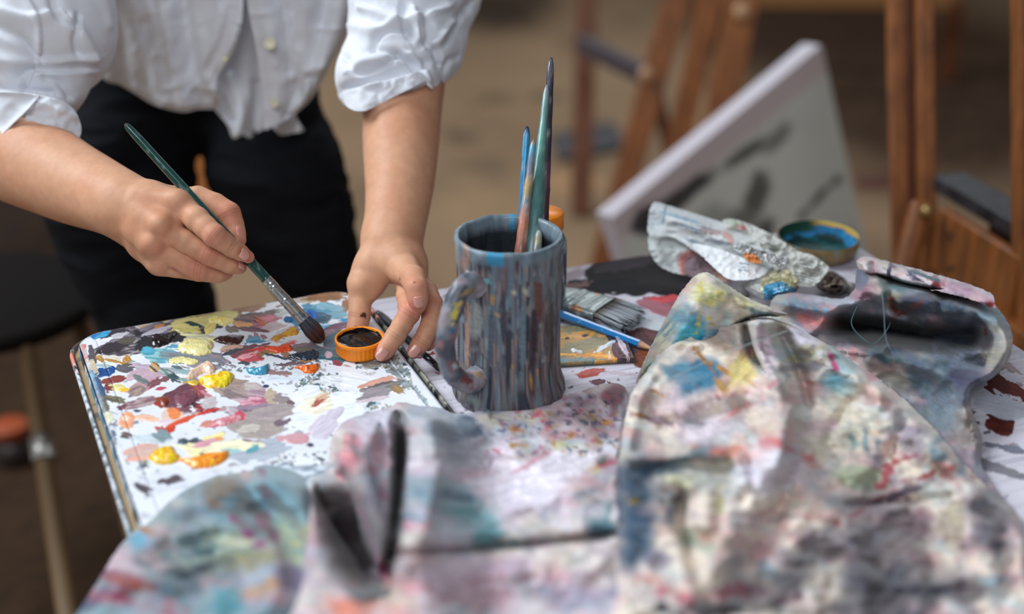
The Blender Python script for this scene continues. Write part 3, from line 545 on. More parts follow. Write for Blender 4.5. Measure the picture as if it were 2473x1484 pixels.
def mug():
    root = thing('mug', MC+np.array([0, 0, .0005]), 'tall ceramic mug crusted with grey and blue paint drips, holding paintbrushes', 'mug')
    H = MH; R = MR
    prof = [(0, .004), (R*.80, .002), (R*.95, 0), (R*1.05, .0015), (R*1.09, .006), (R*1.07, .013), (R*1.0, .022), (R*.97, .034)]
    prof += [(R*.965, z) for z in np.linspace(.042, H-.02, 46)]
    prof += [(R*.975, H-.013), (R*1.0, H-.007), (R*1.015, H-.003), (R*1.0, H), (R*.95, H+.001), (R*.905, H-.002), (R*.88, H-.007)] + [(R*.87, z) for z in np.linspace(H-.015, .014, 20)] + [(R*.7, .009), (0, .009)]
    V, Fs = lathe(prof, (0, 0, 0), 180)
    a = np.arctan2(V[:, 1], V[:, 0]); z = V[:, 2]; r = np.hypot(V[:, 0], V[:, 1])
    outer = (r > R*.93)
    dsp = (.0008*fbm(a*9, z*14, 3, 4)+.0004*fbm(a*26, z*60, 3, 6)+.0005*np.cos(a*15))*ss(H, H-.02, z)+.0003*fbm(a*9, z*60, 2, 4)
    dsp = np.where(r > R*.5, dsp, 0); V[:, 0] += np.cos(a)*dsp*(1); V[:, 1] += np.sin(a)*dsp
    V[:, 2] += .0006*fbm(a*3, a*0, 2, 9)*(z > H-.01)
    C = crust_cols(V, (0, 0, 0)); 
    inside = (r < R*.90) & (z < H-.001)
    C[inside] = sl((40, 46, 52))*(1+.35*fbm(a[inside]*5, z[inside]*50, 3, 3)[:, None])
    rim = z > H-.009; C[rim] = (sl((106, 122, 132))*(1+.3*fbm(a[rim]*8, z[rim]*90, 3, 12)[:, None]))
    ang0 = math.atan2(-1, -.08)
    k = rim & (np.abs(a-ang0+.16) < .15); C[k] = sl((58, 142, 178))
    k = rim & (np.abs(a-1.5) < .06); C[k] = sl((60, 140, 180))
    V += MC
    px, py, dp = PROJ(V)
    front = (dp < PROJ(MC[None, :])[2]+.02) & outer
    S = [(1129, 660, 6, 9, 0, (208, 216, 220)), (1175, 680, 10, 8, 20, (110, 168, 176)), (1240, 707, 6, 9, 0, (190, 186, 150)), (1268, 705, 6, 10, 0, (180, 178, 150)), (1225, 735, 5, 16, 0, (120, 150, 160)), (1190, 725, 8, 16, 10, (170, 140, 96)), (1200, 760, 14, 4, 40, (170, 146, 100)), (1290, 905, 18, 4, -50, (206, 140, 60)), (1283, 918, 5, 7, 0, (200, 150, 70)), (1238, 884, 4, 5, 0, (190, 140, 70)),
         (1228, 860, 9, 110, 2, (46, 52, 66)), (1216, 760, 8, 60, 0, (60, 64, 76)), (1232, 690, 8, 70, 2, (96, 118, 132)), (1262, 820, 9, 130, 0, (98, 118, 130)), (1185, 820, 7, 90, 2, (84, 92, 104)), (1129, 820, 6, 90, 2, (168, 128, 112)), (1125, 620, 10, 50, 0, (150, 120, 110)), (1102, 600, 9, 40, 0, (128, 140, 146)), (1160, 600, 16, 30, 0, (132, 146, 154)), (1150, 780, 18, 60, 2, (128, 132, 128)), (1300, 720, 12, 60, 0, (96, 58, 52)), (1250, 640, 5, 20, 0, (80, 44, 50)), (1290, 800, 10, 90, 0, (60, 46, 52)), (1330, 800, 12, 120, 0, (66, 54, 52)), (1340, 900, 8, 50, 0, (90, 82, 76)), (1145, 960, 20, 20, 20, (110, 120, 118)), (1110, 940, 8, 30, 0, (130, 130, 126)), (1285, 950, 8, 30, 0, (80, 60, 66)), (1265, 560, 12, 4, 0, (210, 206, 206))]
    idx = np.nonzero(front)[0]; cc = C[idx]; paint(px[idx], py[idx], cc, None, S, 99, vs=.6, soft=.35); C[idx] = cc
    mt = mat('mug_crust', rough=.42, attr=True, spec=.5, bump=(240, .35, .0015), coat=.1)
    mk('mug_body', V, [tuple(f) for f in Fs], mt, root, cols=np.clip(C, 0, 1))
    # handle towards the left and a little towards the camera
    hd = np.array([-.62, -.785, 0]); zt, zb = solve_h(700, MC+hd*R), solve_h(918, MC+hd*R)
    pts = [(.93, zt+.002), (1.12, zt+.008), (1.40, zt+.006), (1.66, zt-.010), (1.80, zt-.028), (1.83, (zt+zb)/2), (1.70, zb+.022), (1.44, zb+.008), (1.18, zb+.001), (.93, zb+.002)]
    path = smooth_poly([(p[0], p[1]) for p in pts], False, 8)
    P3 = MC+hd*R*path[:, :1]+np.array([0, 0, 1.0])*path[:, 1:2]
    rad = .0082+.0026*np.abs(np.linspace(-1, 1, len(P3)))**3
    V, Fs = tube(P3, rad, 28); V = V+np.array([0, 0, 0])
    n = fbm3(V*180, 3, 2); V += (V-np.repeat(P3, 28, 0))*(.13*n[:, None])
    C = np.repeat(sl((116, 120, 128))[None, :], len(V), 0); n1 = fbm3(V*70, 3, 5); n2 = fbm3(V*120, 3, 8)
    C = C+(sl((74, 80, 92))-C)*ss(0, .4, n1)[:, None]; C = C+(sl((150, 140, 146))-C)*ss(.1, .5, -n1)[:, None]; C = C+(sl((150, 90, 86))-C)*ss(.35, .5, n2)[:, None]*.6
    px, py, _ = PROJ(V); paint(px, py, C, None, [(1098, 758, 9, 26, 12, (218, 200, 92)), (1110, 735, 14, 8, -40, (186, 160, 90)), (1130, 705, 24, 7, -20, (150, 128, 92)), (1092, 800, 9, 9, 30, (44, 92, 130)), (1100, 885, 9, 7, 0, (176, 190, 196)), (1125, 920, 16, 10, 10, (126, 62, 62)), (1155, 905, 12, 8, 20, (150, 124, 90)), (1115, 700, 14, 6, -20, (64, 72, 80))], 44, soft=.3)
    mk('mug_handle', V, Fs, mt, root, cols=np.clip(C, 0, 1))
mug()
def stick_brush(name, label, top, bot, r0, r1, cols, seed, group='paintbrushes standing in the mug', r_mid=None, tip=True):
    # top / bot: 3d points; the handle end is up, the hairs are down in the mug
    top = np.array(top); bot = np.array(bot); n = 40; t = np.linspace(0, 1, n); path = top+(bot-top)*t[:, None]
    path += np.outer(np.sin(t*math.pi)*.0015, RT)
    r = r0+(r1-r0)*t
    if r_mid: r = r+(r_mid-(r0+r1)/2)*np.exp(-((t-.72)/.22)**2)
    r[0] *= .45; r[1] = r[1]*.85
    V, Fs = tube(path, r, 18); n1 = fbm3(V*np.array([160, 160, 60]), 3, seed); V += (V-np.repeat(path, 18, 0))*(.09*n1[:, None])
    tt = np.repeat(t, 18); C = np.zeros((len(V), 3))
    for k in range(3): C[:, k] = np.interp(tt+.04*n1, [c[0] for c in cols], [sl(c[1])[k] for c in cols])
    n2 = fbm3(V*np.array([220, 220, 90]), 3, seed+5); C = C+(sl(cols[len(cols)//2][1])*1.5+.05-C)*(ss(.3, .6, n2)*.5)[:, None]; C *= (1+.25*n2[:, None])
    root = thing(name, bot, label, 'paintbrush', group)
    m = mat('brush_handle', rough=.32, attr=True, spec=.5, bump=(400, .2, .0008), coat=.2)
    mk('handle', V, Fs, m, root, cols=np.clip(C, 0, 1))
    d = (bot-top)/np.linalg.norm(bot-top)
    return root
def in_mug(x, y):        # a point 20 mm over the floor of the mug
    return MC+np.array([x, y, .014])
def aim(px, py, bot, px2=None, py2=None, dep=None):
    return W(px, py, dep)
dm = float(PROJ(MC)[2])-MH*ST
for nm, lab, (tx, ty, td), (bx, by, bd), r0, r1, rm, cols in [
    ('paintbrush', 'bright blue paintbrush handle, shortest but one, standing leftmost in the mug', (1273, 306, 1.262), (1256, 602, 1.255), .0031, .0039, None, [(0, (40, 60, 90)), (.1, (60, 150, 196)), (.55, (56, 128, 176)), (.8, (90, 120, 140)), (1, (120, 100, 96))]),
    ('paintbrush', 'short paintbrush with blue, yellow and orange splashes, leaning beside the bright blue one', (1289, 338, 1.235), (1258, 600, 1.215), .0028, .0050, None, [(0, (150, 140, 140)), (.12, (80, 160, 190)), (.3, (130, 110, 110)), (.45, (180, 150, 100)), (.6, (110, 130, 140)), (.75, (190, 120, 96)), (1, (140, 90, 76))]),
    ('paintbrush', 'thick teal green paintbrush handle leaning against the tallest brush in the mug', (1321, 205, 1.262), (1284, 600, 1.22), .0026, .0060, .0066, [(0, (150, 150, 160)), (.08, (120, 150, 150)), (.35, (96, 150, 140)), (.7, (76, 120, 116)), (1, (84, 118, 120))]),
    ('paintbrush', 'tallest dark purple grey paintbrush handle standing in the mug', (1331, 140, 1.272), (1309, 600, 1.242), .0031, .0052, None, [(0, (96, 96, 106)), (.15, (58, 56, 70)), (.5, (52, 50, 66)), (.65, (110, 70, 84)), (.8, (60, 44, 56)), (1, (70, 46, 52))]),
    ('paintbrush', 'stubby grey and cream crusted brush handle at the front rim of the mug', (1302, 556, 1.218), (1297, 612, 1.212), .0028, .0040, None, [(0, (160, 170, 170)), (.4, (150, 140, 110)), (1, (96, 104, 110))])]:
    T = W(tx, ty, td); B = W(bx, by, bd)
    d = (B-T)/np.linalg.norm(B-T); L = (B[2]-(MC[2]+.016))/(-d[2]); end = B+d*L
    # keep the foot inside the mug
    off = end[:2]-MC[:2]; rr = np.linalg.norm(off)
    if rr > MR*.7: end[:2] = MC[:2]+off/rr*MR*.7
    # bend line through rim point: use two-piece straight path
    n1 = max(4, int(30)); path_top = T; k = np.linalg.norm(B-T)/(np.linalg.norm(B-T)+np.linalg.norm(end-B))
    cols2 = [(c[0]*k, c[1]) for c in cols]+[(1, cols[-1][1])]
    root = thing(nm, end, lab, 'paintbrush', 'paintbrushes standing in the mug')
    t = np.linspace(0, 1, 60); path = np.where((t < k)[:, None], T+(B-T)*(t/k)[:, None], B+(end-B)*((t-k)/(1-k))[:, None])
    seed = int(tx); r = r0+(r1-r0)*np.clip(t/k, 0, 1)
    if rm: r = r+(rm-(r0+r1)/2)*np.exp(-((t/k-.72)/.22)**2)
    r[0] *= .4; r[1] *= .8
    fe = t > .80     # ferrule and hairs hidden inside the mug
    V, Fs = tube(path[~fe], r[~fe], 18); pr = np.repeat(path[~fe], 18, 0); n1 = fbm3(V*np.array([160, 160, 60]), 3, seed); V += (V-pr)*(.10*n1[:, None])
    tt = np.repeat(t[~fe], 18); C = np.stack([np.interp(tt+.03*n1, [c[0] for c in cols2], [sl(c[1])[q] for c in cols2]) for q in range(3)], 1)
    n2 = fbm3(V*np.array([240, 240, 90]), 3, seed+5); C = C+(sl((170, 168, 160))-C)*(ss(.35, .6, n2)*.45)[:, None]; C *= (1+.25*n2[:, None])
    mk('handle', V, Fs, mat('brush_handle', rough=.32, attr=True, spec=.5, bump=(400, .2, .0008), coat=.2), root, cols=np.clip(C, 0, 1))
    q = path[fe]; V, Fs = tube(q[:len(q)//2+1], r[fe][0]*1.02, 18); mk('ferrule', V, Fs, mat('old_ferrule', (120, 122, 124), .4, metal=.8, var=(60, .5, (70, 74, 80))), root)
    V, Fs = tube(q[len(q)//2:], np.linspace(r[fe][0]*1.0, r[fe][0]*.4, len(q)-len(q)//2), 14); mk('bristles', V, Fs, mat('dark_bristle', (48, 40, 38), .8, bump=(600, .5, .001)), root)
# ---------------------------------------------------------------- bottle behind the mug
def bottle():
    dep = 1.335; topc = W(1310, 514, dep+.02); base = np.array([topc[0], topc[1], TZ+.0008]); h = topc[2]-TZ; rc = 50*dep/F; rb = 62*dep/F
    root = thing('paint_bottle', base, 'clear grey paint bottle with bright orange screw cap, standing behind the mug', 'bottle')
    g = mat('bottle_plastic', (96, 108, 122), .12, spec=.6, coat=.6, var=(20, .3, (70, 82, 98)))
    zc = h-.017
    prof = [(0, 0), (rb*.9, 0), (rb, .004), (rb, zc-.020), (rb*.97, zc-.012), (rb*.86, zc-.006), (rc*.86, zc-.002), (rc*.84, zc+.004), (0, zc+.004)]
    V, Fs = lathe(prof, base, 48); mk('bottle_body', V, Fs, g, root)
    o = mat('orange_plastic', (248, 140, 22), .38, spec=.5, var=(30, .12))
    n = 96; rc *= 1.04; prof = [(0, zc+.0005), (rc*.9, zc), (rc, zc+.001), (rc, h-.0015), (rc*.97, h), (0, h)]
    V, Fs = lathe(prof, base, n); a = np.arctan2(V[:, 1]-base[1], V[:, 0]-base[0]); rr = np.hypot(V[:, 0]-base[0], V[:, 1]-base[1])
    k = rr > rc*.985; V[k, 0] += np.cos(a[k])*.0004*np.sign(np.cos(a[k]*40)); V[k, 1] += np.sin(a[k])*.0004*np.sign(np.cos(a[k]*40))
    mk('screw_cap', V, Fs, o, root)
bottle()
# ---------------------------------------------------------------- open cap full of black paint, held by the left hand
def cap():
    c = Z(869, 867, PH+.0005); c = Z(870, 850, PH+.001); rc = 57.5/F*float(PROJ(c)[2]); h = .0150
    root = thing('paint_dish', c, 'upturned orange screw cap filled with glossy black paint, pinched between finger and thumb', 'cap')
    o = mat('orange_plastic', (240, 132, 20), .38)
    V, Fs = lathe([(0, .0), (rc*.95, 0), (rc*.985, .001), (rc, .003), (rc, h-.004), (rc*1.03, h-.0035), (rc*1.035, h-.0005), (rc*1.015, h), (rc*.955, h), (rc*.93, h-.0012), (rc*.93, .006), (rc*.9, .002), (0, .002)], c, 160)
    a = np.arctan2(V[:, 1]-c[1], V[:, 0]-c[0]); rr = np.hypot(V[:, 0]-c[0], V[:, 1]-c[1]); z = V[:, 2]-c[2]
    k = (rr > rc*.97) & (z < h-.0038) & (z > .0005); s = np.clip(np.cos(a*34)*3, -1, 1)*.0003
    V[k, 0] += (np.cos(a)*s)[k]; V[k, 1] += (np.sin(a)*s)[k]
    mk('cap_shell', V, Fs, o, root)
    # paint pool
    n, m = 30, 90; r = np.linspace(0, rc*.928, n); A = np.linspace(0, 2*math.pi, m, endpoint=False); R_, A_ = np.meshgrid(r, A, indexing='ij')
    X = R_*np.cos(A_); Y = R_*np.sin(A_)
    zz = h-.0048+.0016*(R_/rc)**4+.0005*fbm(X*70, Y*70, 2, 3)+.0007*np.exp(-((X+.002)**2+(Y+.004)**2)/.00004)*np.sin(X*500+Y*300)
    V = np.stack([X+c[0], Y+c[1], zz+c[2]], -1).reshape(-1, 3)
    mk('black_paint', V, grid_faces(n, m, False, True), mat('black_paint', (10, 9, 11), .07, spec=.4, coat=0, bump=(50, .02, .001)), root)
    # black smears on the inside of the rim
    V, Fs = lathe([(rc*.9285, h-.0045), (rc*.9285, h-.0022)], c, 90); a = np.arctan2(V[:, 1]-c[1], V[:, 0]-c[0]); V[90:, 2] += .0014*fbm(a[90:]*3, a[90:]*0, 3, 5)
    mk('paint_smear', V, Fs, mat('black_paint_film', (30, 26, 26), .2), root)
cap()
# ---------------------------------------------------------------- pencil, flat brush, board, dark handle
def pencil():
    a = Z(1345-70, 760-34, .0105); b = Z(1560, 838, .0042); a = Z(1318, 745, .0125)
    d = (b-a)/np.linalg.norm(b-a); r = .0040; n = 6
    root = thing('pencil', (a+b)/2*np.array([1, 1, 0])+np.array([0, 0, TZ]), 'blue hexagonal pencil with a bare wooden tip, lying across the ochre painted board', 'pencil')
    a0 = a-d*.03; V, Fs = tube([a0, b-d*.007], [r, r], 6); mk('pencil_body', V, Fs, mat('pencil_blue', (30, 112, 176), .25, coat=.4, var2=(240, .8, (170, 190, 200), .62)), root, smooth=False, bevel=.0003)
    V, Fs = tube([b-d*.007, b-d*.006, b+d*.008], [r*.98, r*.93, .0008], 12); mk('wood_cone', V, Fs, mat('pencil_wood', (190, 150, 120), .7, var=(500, .5, (130, 90, 70))), root)
    V, Fs = tube([b+d*.0079, b+d*.012], [.0008, .0002], 8); mk('lead', V, Fs, mat('pencil_lead', (50, 60, 90), .5), root)
pencil()
def board():
    P = [Z(*p, 0)*np.array([1, 1, 0]) for p in [(1290, 796), (1500, 800), (1532, 878), (1300, 892)]]
    root = None
    nu, nv = 110, 60; u = np.linspace(0, 1, nu); v = np.linspace(0, 1, nv); U, V_ = np.meshgrid(u, v, indexing='ij')
    Q = (P[0]*((1-U)*(1-V_))[..., None]+P[1]*(U*(1-V_))[..., None]+P[2]*(U*V_)[..., None]+P[3]*((1-U)*V_)[..., None]).reshape(-1, 3)
    Q[:, 2] = TZ+.0045; px, py, _ = PROJ(Q)
    n = fbm(U*5, V_*9, 3, 6).ravel(); C = sl((166, 130, 80))+(sl((128, 122, 98))-sl((166, 130, 80)))*ss(-.1, .4, n)[:, None]; h = np.zeros(len(Q))
    S = [(1400, 810, 60, 10, -4, (190, 140, 76), .4, .5), (1440, 862, 70, 8, 4, (206, 138, 60), .6, .6, (226, 160, 70)), (1390, 870, 60, 5, 0, (110, 130, 132), .4, .6), (1420, 835, 50, 12, -6, (138, 126, 96), .3, .5), (1460, 838, 26, 5, -30, (206, 206, 210), .8, .5), (1398, 850, 12, 4, 20, (196, 198, 206), .7, .5), (1385, 848, 7, 4, 20, (230, 230, 230), .8, .4), (1414, 811, 8, 3, -10, (50, 44, 46), .4, .5), (1370, 818, 6, 3, -20, (50, 44, 46), .4, .5),
         (1488, 815, 30, 22, 50, (42, 38, 46), 1.2, .5), (1500, 850, 26, 26, 60, (48, 38, 50), 1.2, .5, (90, 50, 56)), (1515, 870, 20, 10, 20, (66, 38, 44), 1, .5), (1505, 840, 24, 6, 62, (196, 180, 190), 1.6, .5), (1484, 792, 14, 5, 60, (206, 196, 204), 1.4, .5), (1472, 832, 12, 5, -30, (190, 196, 210), 1.2, .5), (1472, 860, 3, 10, 0, (210, 206, 200), 1.2, .3), (1460, 874, 26, 3, 0, (230, 160, 70), .8, .6)]
    paint(px, py, C, h, S, 61); Q[:, 2] += h*.0011+.0003*fbm((U*40).ravel(), (V_*30).ravel(), 2, 3)
    Fs = [tuple(f)[::-1] for f in grid_faces(nu, nv)]
    ring = [i*nv for i in range(nu)]+[(nu-1)*nv+j for j in range(1, nv)]+[i*nv+nv-1 for i in range(nu-2, -1, -1)]+[j for j in range(nv-2, 0, -1)]
    B = Q[ring].copy(); B[:, 2] = TZ+.0006; n0 = len(Q); Vv = np.vstack([Q, B]); k = len(ring)
    Fs += [(ring[i], ring[(i+1) % k], n0+(i+1) % k, n0+i) for i in range(k)]+[tuple(n0+i for i in range(k))[::-1]]
    CC = np.vstack([C, np.repeat(sl((40, 34, 34))[None, :], k, 0)])
    o = mk('painted_board', Vv, Fs, mat('board_paint', rough=.5, attr=True, bump=(500, .3, .001)), cols=np.clip(CC, 0, 1))
    tag(o, 'thin board smeared with ochre, grey and black paint, right of the mug', 'board')
board()
def flat_brush():
    a = Z(1300, 705, .011); f0 = Z(1352, 716, .012); f1 = Z(1462, 748, .012); b = Z(1555, 768, .009)
    root = thing('flat_paintbrush', f1*np.array([1, 1, 0])+np.array([0, 0, TZ]), 'wide flat paintbrush with dented tin ferrule and stiff grey bristles, lying right of the mug', 'paintbrush')
    d = (f1-f0)/np.linalg.norm(f1-f0); s = np.cross(d, [0, 0, 1.0]); s /= np.linalg.norm(s); up = np.cross(s, d)
    def slabpath(pts, ws, ts, n=26, noise=0, seed=0, m_=None):
        V = []; pts = np.array(pts); A = np.linspace(0, 2*math.pi, n, endpoint=False)
        for p, w, t in zip(pts, ws, ts):
            cx = np.sign(np.cos(A))*np.abs(np.cos(A))**.35*w; cy = np.sign(np.sin(A))*np.abs(np.sin(A))**.5*t
            V.append(p+cx[:, None]*s+cy[:, None]*up)
        V = np.vstack(V); 
        if noise: V = V+np.array([0, 0, 1.0])*(noise*fbm3(V*160, 3, seed))[:, None]
        return V, [tuple(f) for f in grid_faces(len(pts), n, False, True)]+[tuple(range(n))[::-1], tuple(range((len(pts)-1)*n, len(pts)*n))]
    t = np.linspace(0, 1, 36); pts = f0+(f1-f0)*t[:, None]
    w = .0205+.0015*t; th = .0062-.0012*t+.0007*(np.abs(t-.35) < .04)+.0007*(np.abs(t-.5) < .03)+.0008*(t > .94)+.0005*(np.abs(t-.8) < .03)
    w = np.interp(t, [0, .15, .35, 1], [.014, .0185, .021, .0225])
    V, Fs = slabpath(pts, w, th, noise=.0006, seed=3)
    n = fbm3(V*90, 3, 4); C = sl((128, 138, 136))*(1+.3*n[:, None]); C = C+(sl((196, 206, 204))-C)*ss(.3, .6, fbm3(V*140, 3, 6))[:, None]; C = C+(sl((110, 90, 66))-C)*ss(.4, .6, fbm3(V*120, 2, 9))[:, None]
    px, py, _ = PROJ(V); paint(px, py, C, None, [(1392, 745, 16, 8, 20, (206, 150, 96)), (1375, 738, 8, 8, 0, (236, 240, 240)), (1360, 735, 12, 22, 20, (176, 196, 196)), (1443, 710, 6, 5, 0, (170, 120, 70))], 3, soft=.3)
    mk('ferrule', V, Fs, mat('tin_ferrule', rough=.35, attr=True, metal=.35, spec=.6, bump=(200, .4, .0015)), root, cols=np.clip(C, 0, 1))
    V, Fs = slabpath([a-d*.06, a-d*.03, a, f0+d*.002], [.012, .011, .012, .0145], [.0058, .006, .006, .006], noise=.0003); mk('handle', V, Fs, mat('crusted_handle', (140, 160, 160), .5, var=(120, .7, (90, 110, 120)), bump=(200, .4, .001)), root)
    # bristles: bundle of locks
    rs = np.random.RandomState(4); Vs = []; Fs = []; Cs = []; nn = 0; L = np.linalg.norm(b-f1)
    for k in range(420):
        q = rs.uniform(-1, 1); r = rs.uniform(-1, 1); st = f1+s*q*.0215+up*r*.0040
        ln = L*rs.uniform(.82, 1.0)*(1-.10*abs(q)); fan = s*(q*.0025+rs.normal()*.0007)+up*(-.0045+.0018*r+rs.normal()*.0004)
        tt = np.linspace(0, 1, 6)[:, None]; path = st-d*.002+d*(ln*tt)+fan*tt**1.6
        V, f = tube(path, np.array([.00075, .0008, .0008, .0007, .0005, .0002]), 4, cap=False)
        V[:, 2] = np.maximum(V[:, 2], TZ+.0008)
        f = [tuple(i+nn for i in ff) for ff in f]; nn += len(V); Vs.append(V); Fs += f
        base = sl((128, 112, 94)) if rs.rand() < .5 else sl((70, 66, 66)); end = sl((172, 178, 184)) if rs.rand() < .74 else sl((38, 38, 42))
        T_ = np.repeat(tt, 4, 0); Cs.append(base+(end-base)*ss(.1, .45, T_))
    mk('bristles', np.vstack(Vs), Fs, mat('stiff_bristle', rough=.6, attr=True), root, cols=np.clip(np.vstack(Cs), 0, 1))
flat_brush()
def lying_handle():
    a = Z(912, 755, .0055); b = Z(1030, 862, .0035)
    V, Fs = tube(a+(b-a)*np.linspace(0, 1, 14)[:, None], np.r_[.0022, .0036, np.linspace(.004, .0030, 12)], 16)
    root = thing('paintbrush', (a+b)/2*np.array([1, 1, 0])+np.array([0, 0, TZ]), 'slim black brush handle lying on the table under the fingers of the left hand', 'paintbrush')
    V[:, 2] = np.maximum(V[:, 2], TZ+.0007); mk('handle', V, Fs, mat('black_lacquer', (44, 46, 50), .35), root)
    d = (b-a)/np.linalg.norm(b-a); V, Fs = tube([b-d*.001, b+d*.018], [.0031, .0029], 14); mk('ferrule', V, Fs, mat('dark_ferrule', (60, 62, 66), .3, metal=.8), root)
    V, Fs = tube([b+d*.018, b+d*.024, b+d*.034], [.0028, .003, .0008], 12); mk('bristles', V, Fs, mat('dark_bristle', (48, 40, 38), .8), root)
lying_handle()
# ---------------------------------------------------------------- brush in the right hand
BT = W(302, 299, 1.262); BE = None
def held_brush():
    tip = Z(781, 826, PH+.0012); T = BT
    d = (tip-T)/np.linalg.norm(tip-T); L = np.linalg.norm(tip-T)
    def at(px):      # parameter along the axis for a picture x
        lo, hi = 0, L
        for _ in range(40):
            m = (lo+hi)/2; x = PROJ(T+d*m)[0]; lo, hi = (m, hi) if x < px else (lo, m)
        return lo
    l1, l2 = at(645), at(735)
    root = thing('paintbrush', tip, 'dark green paintbrush with silver ferrule, held in the right hand over the palette', 'paintbrush')
    t = np.linspace(0, l1, 60); r = np.interp(t/l1, [0, .01, .03, .1, .45, .8, 1], [.0012, .0026, .0032, .0038, .0044, .0049, .0049])
    V, Fs = tube(T+d*t[:, None], r, 32); n = fbm3(V*120, 3, 3); C = sl((22, 74, 66))*(1+.25*n[:, None]); C = C+(sl((120, 150, 150))-C)*(ss(.62, .75, fbm3(V*np.array([260, 260, 160]), 2, 7))*.6)[:, None]
    tt = np.repeat(t/l1, 32); C = C+(sl((30, 26, 28))-C)*(ss(.86, .97, tt)*ss(.0, .35, fbm3(V*150, 2, 9)))[:, None]; C = C+(sl((120, 130, 124))-C)*(tt < .012)[:, None]
    mk('handle', V, Fs, mat('green_lacquer', rough=.22, attr=True, coat=.5, bump=(200, .15, .0005)), root, cols=np.clip(C, 0, 1))
    t = np.linspace(l1-.001, l2, 70); q = (t-l1)/(l2-l1); r = .0052-.0002*q+.0011*np.clip((q-.3)/.7, 0, 1)+.00028*(np.abs(q-.10) < .02)+.00028*(np.abs(q-.17) < .02)+.0003*(np.abs(q-.48) < .015)
    V, Fs = tube(T+d*t[:, None], r, 36); n = fbm3(V*200, 3, 13); C = sl((176, 178, 176))*(1+.12*n[:, None]); C = C+(sl((96, 102, 106))-C)*(ss(.4, .6, n)*.7)[:, None]; C = C+(sl((200, 176, 150))-C)*(ss(.5, .7, fbm3(V*110, 2, 3))*.6)[:, None]
    mk('ferrule', V, Fs, mat('silver_ferrule', rough=.24, attr=True, metal=.85, bump=(260, .2, .0006)), root, cols=np.clip(C, 0, 1))
    # hairs: a full cone of locks around a core
    e1 = np.cross(d, [0, 0, 1.0]); e1 /= np.linalg.norm(e1); e2 = np.cross(d, e1); Lh = L-l2; S0 = T+d*(l2-.001)
    rs = np.random.RandomState(2); Vs = []; Fs = []; Cs = []; nn = 0
    tt = np.linspace(0, 1, 9); prof = np.interp(tt, [0, .2, .5, .8, 1], [.0056, .0068, .0079, .0070, .0030])
    V, f = tube(S0+d*(Lh*.93*tt)[:, None], prof*.86, 20); Vs.append(V); Fs += list(f); nn += len(V); Cs.append(np.repeat(sl((34, 26, 26))[None, :], len(V), 0))
    for k in range(520):
        a = rs.uniform(0, 2*math.pi); rr = rs.uniform(.80, 1.03); ln = Lh*rs.uniform(.86, 1.0)
        rad = np.cos(a)*e1+np.sin(a)*e2; path = S0+d*(ln*tt)[:, None]+rad*(prof*rr)[:, None]+e1*(rs.normal()*.0004*tt)[:, None]
        V, f = tube(path, np.linspace(.0005, .0003, 9), 4, cap=False); V[:, 2] = np.maximum(V[:, 2], TZ+PH+.0008)
        Fs += [tuple(i+nn for i in ff) for ff in f]; nn += len(V); Vs.append(V)
        c0 = sl((58, 62, 72)) if rs.rand() < .6 else sl((36, 34, 40)); c1 = sl((92, 52, 36)) if rs.rand() < .6 else sl((40, 28, 26))
        Cs.append(c0+(c1-c0)*ss(.25, .7, np.repeat(tt, 4))[:, None])
    mk('bristles', np.vstack(Vs), Fs, mat('wet_hair', rough=.35, attr=True, spec=.5), root, cols=np.vstack(Cs))
    return T, d, L
HB_T, HB_D, HB_L = held_brush()
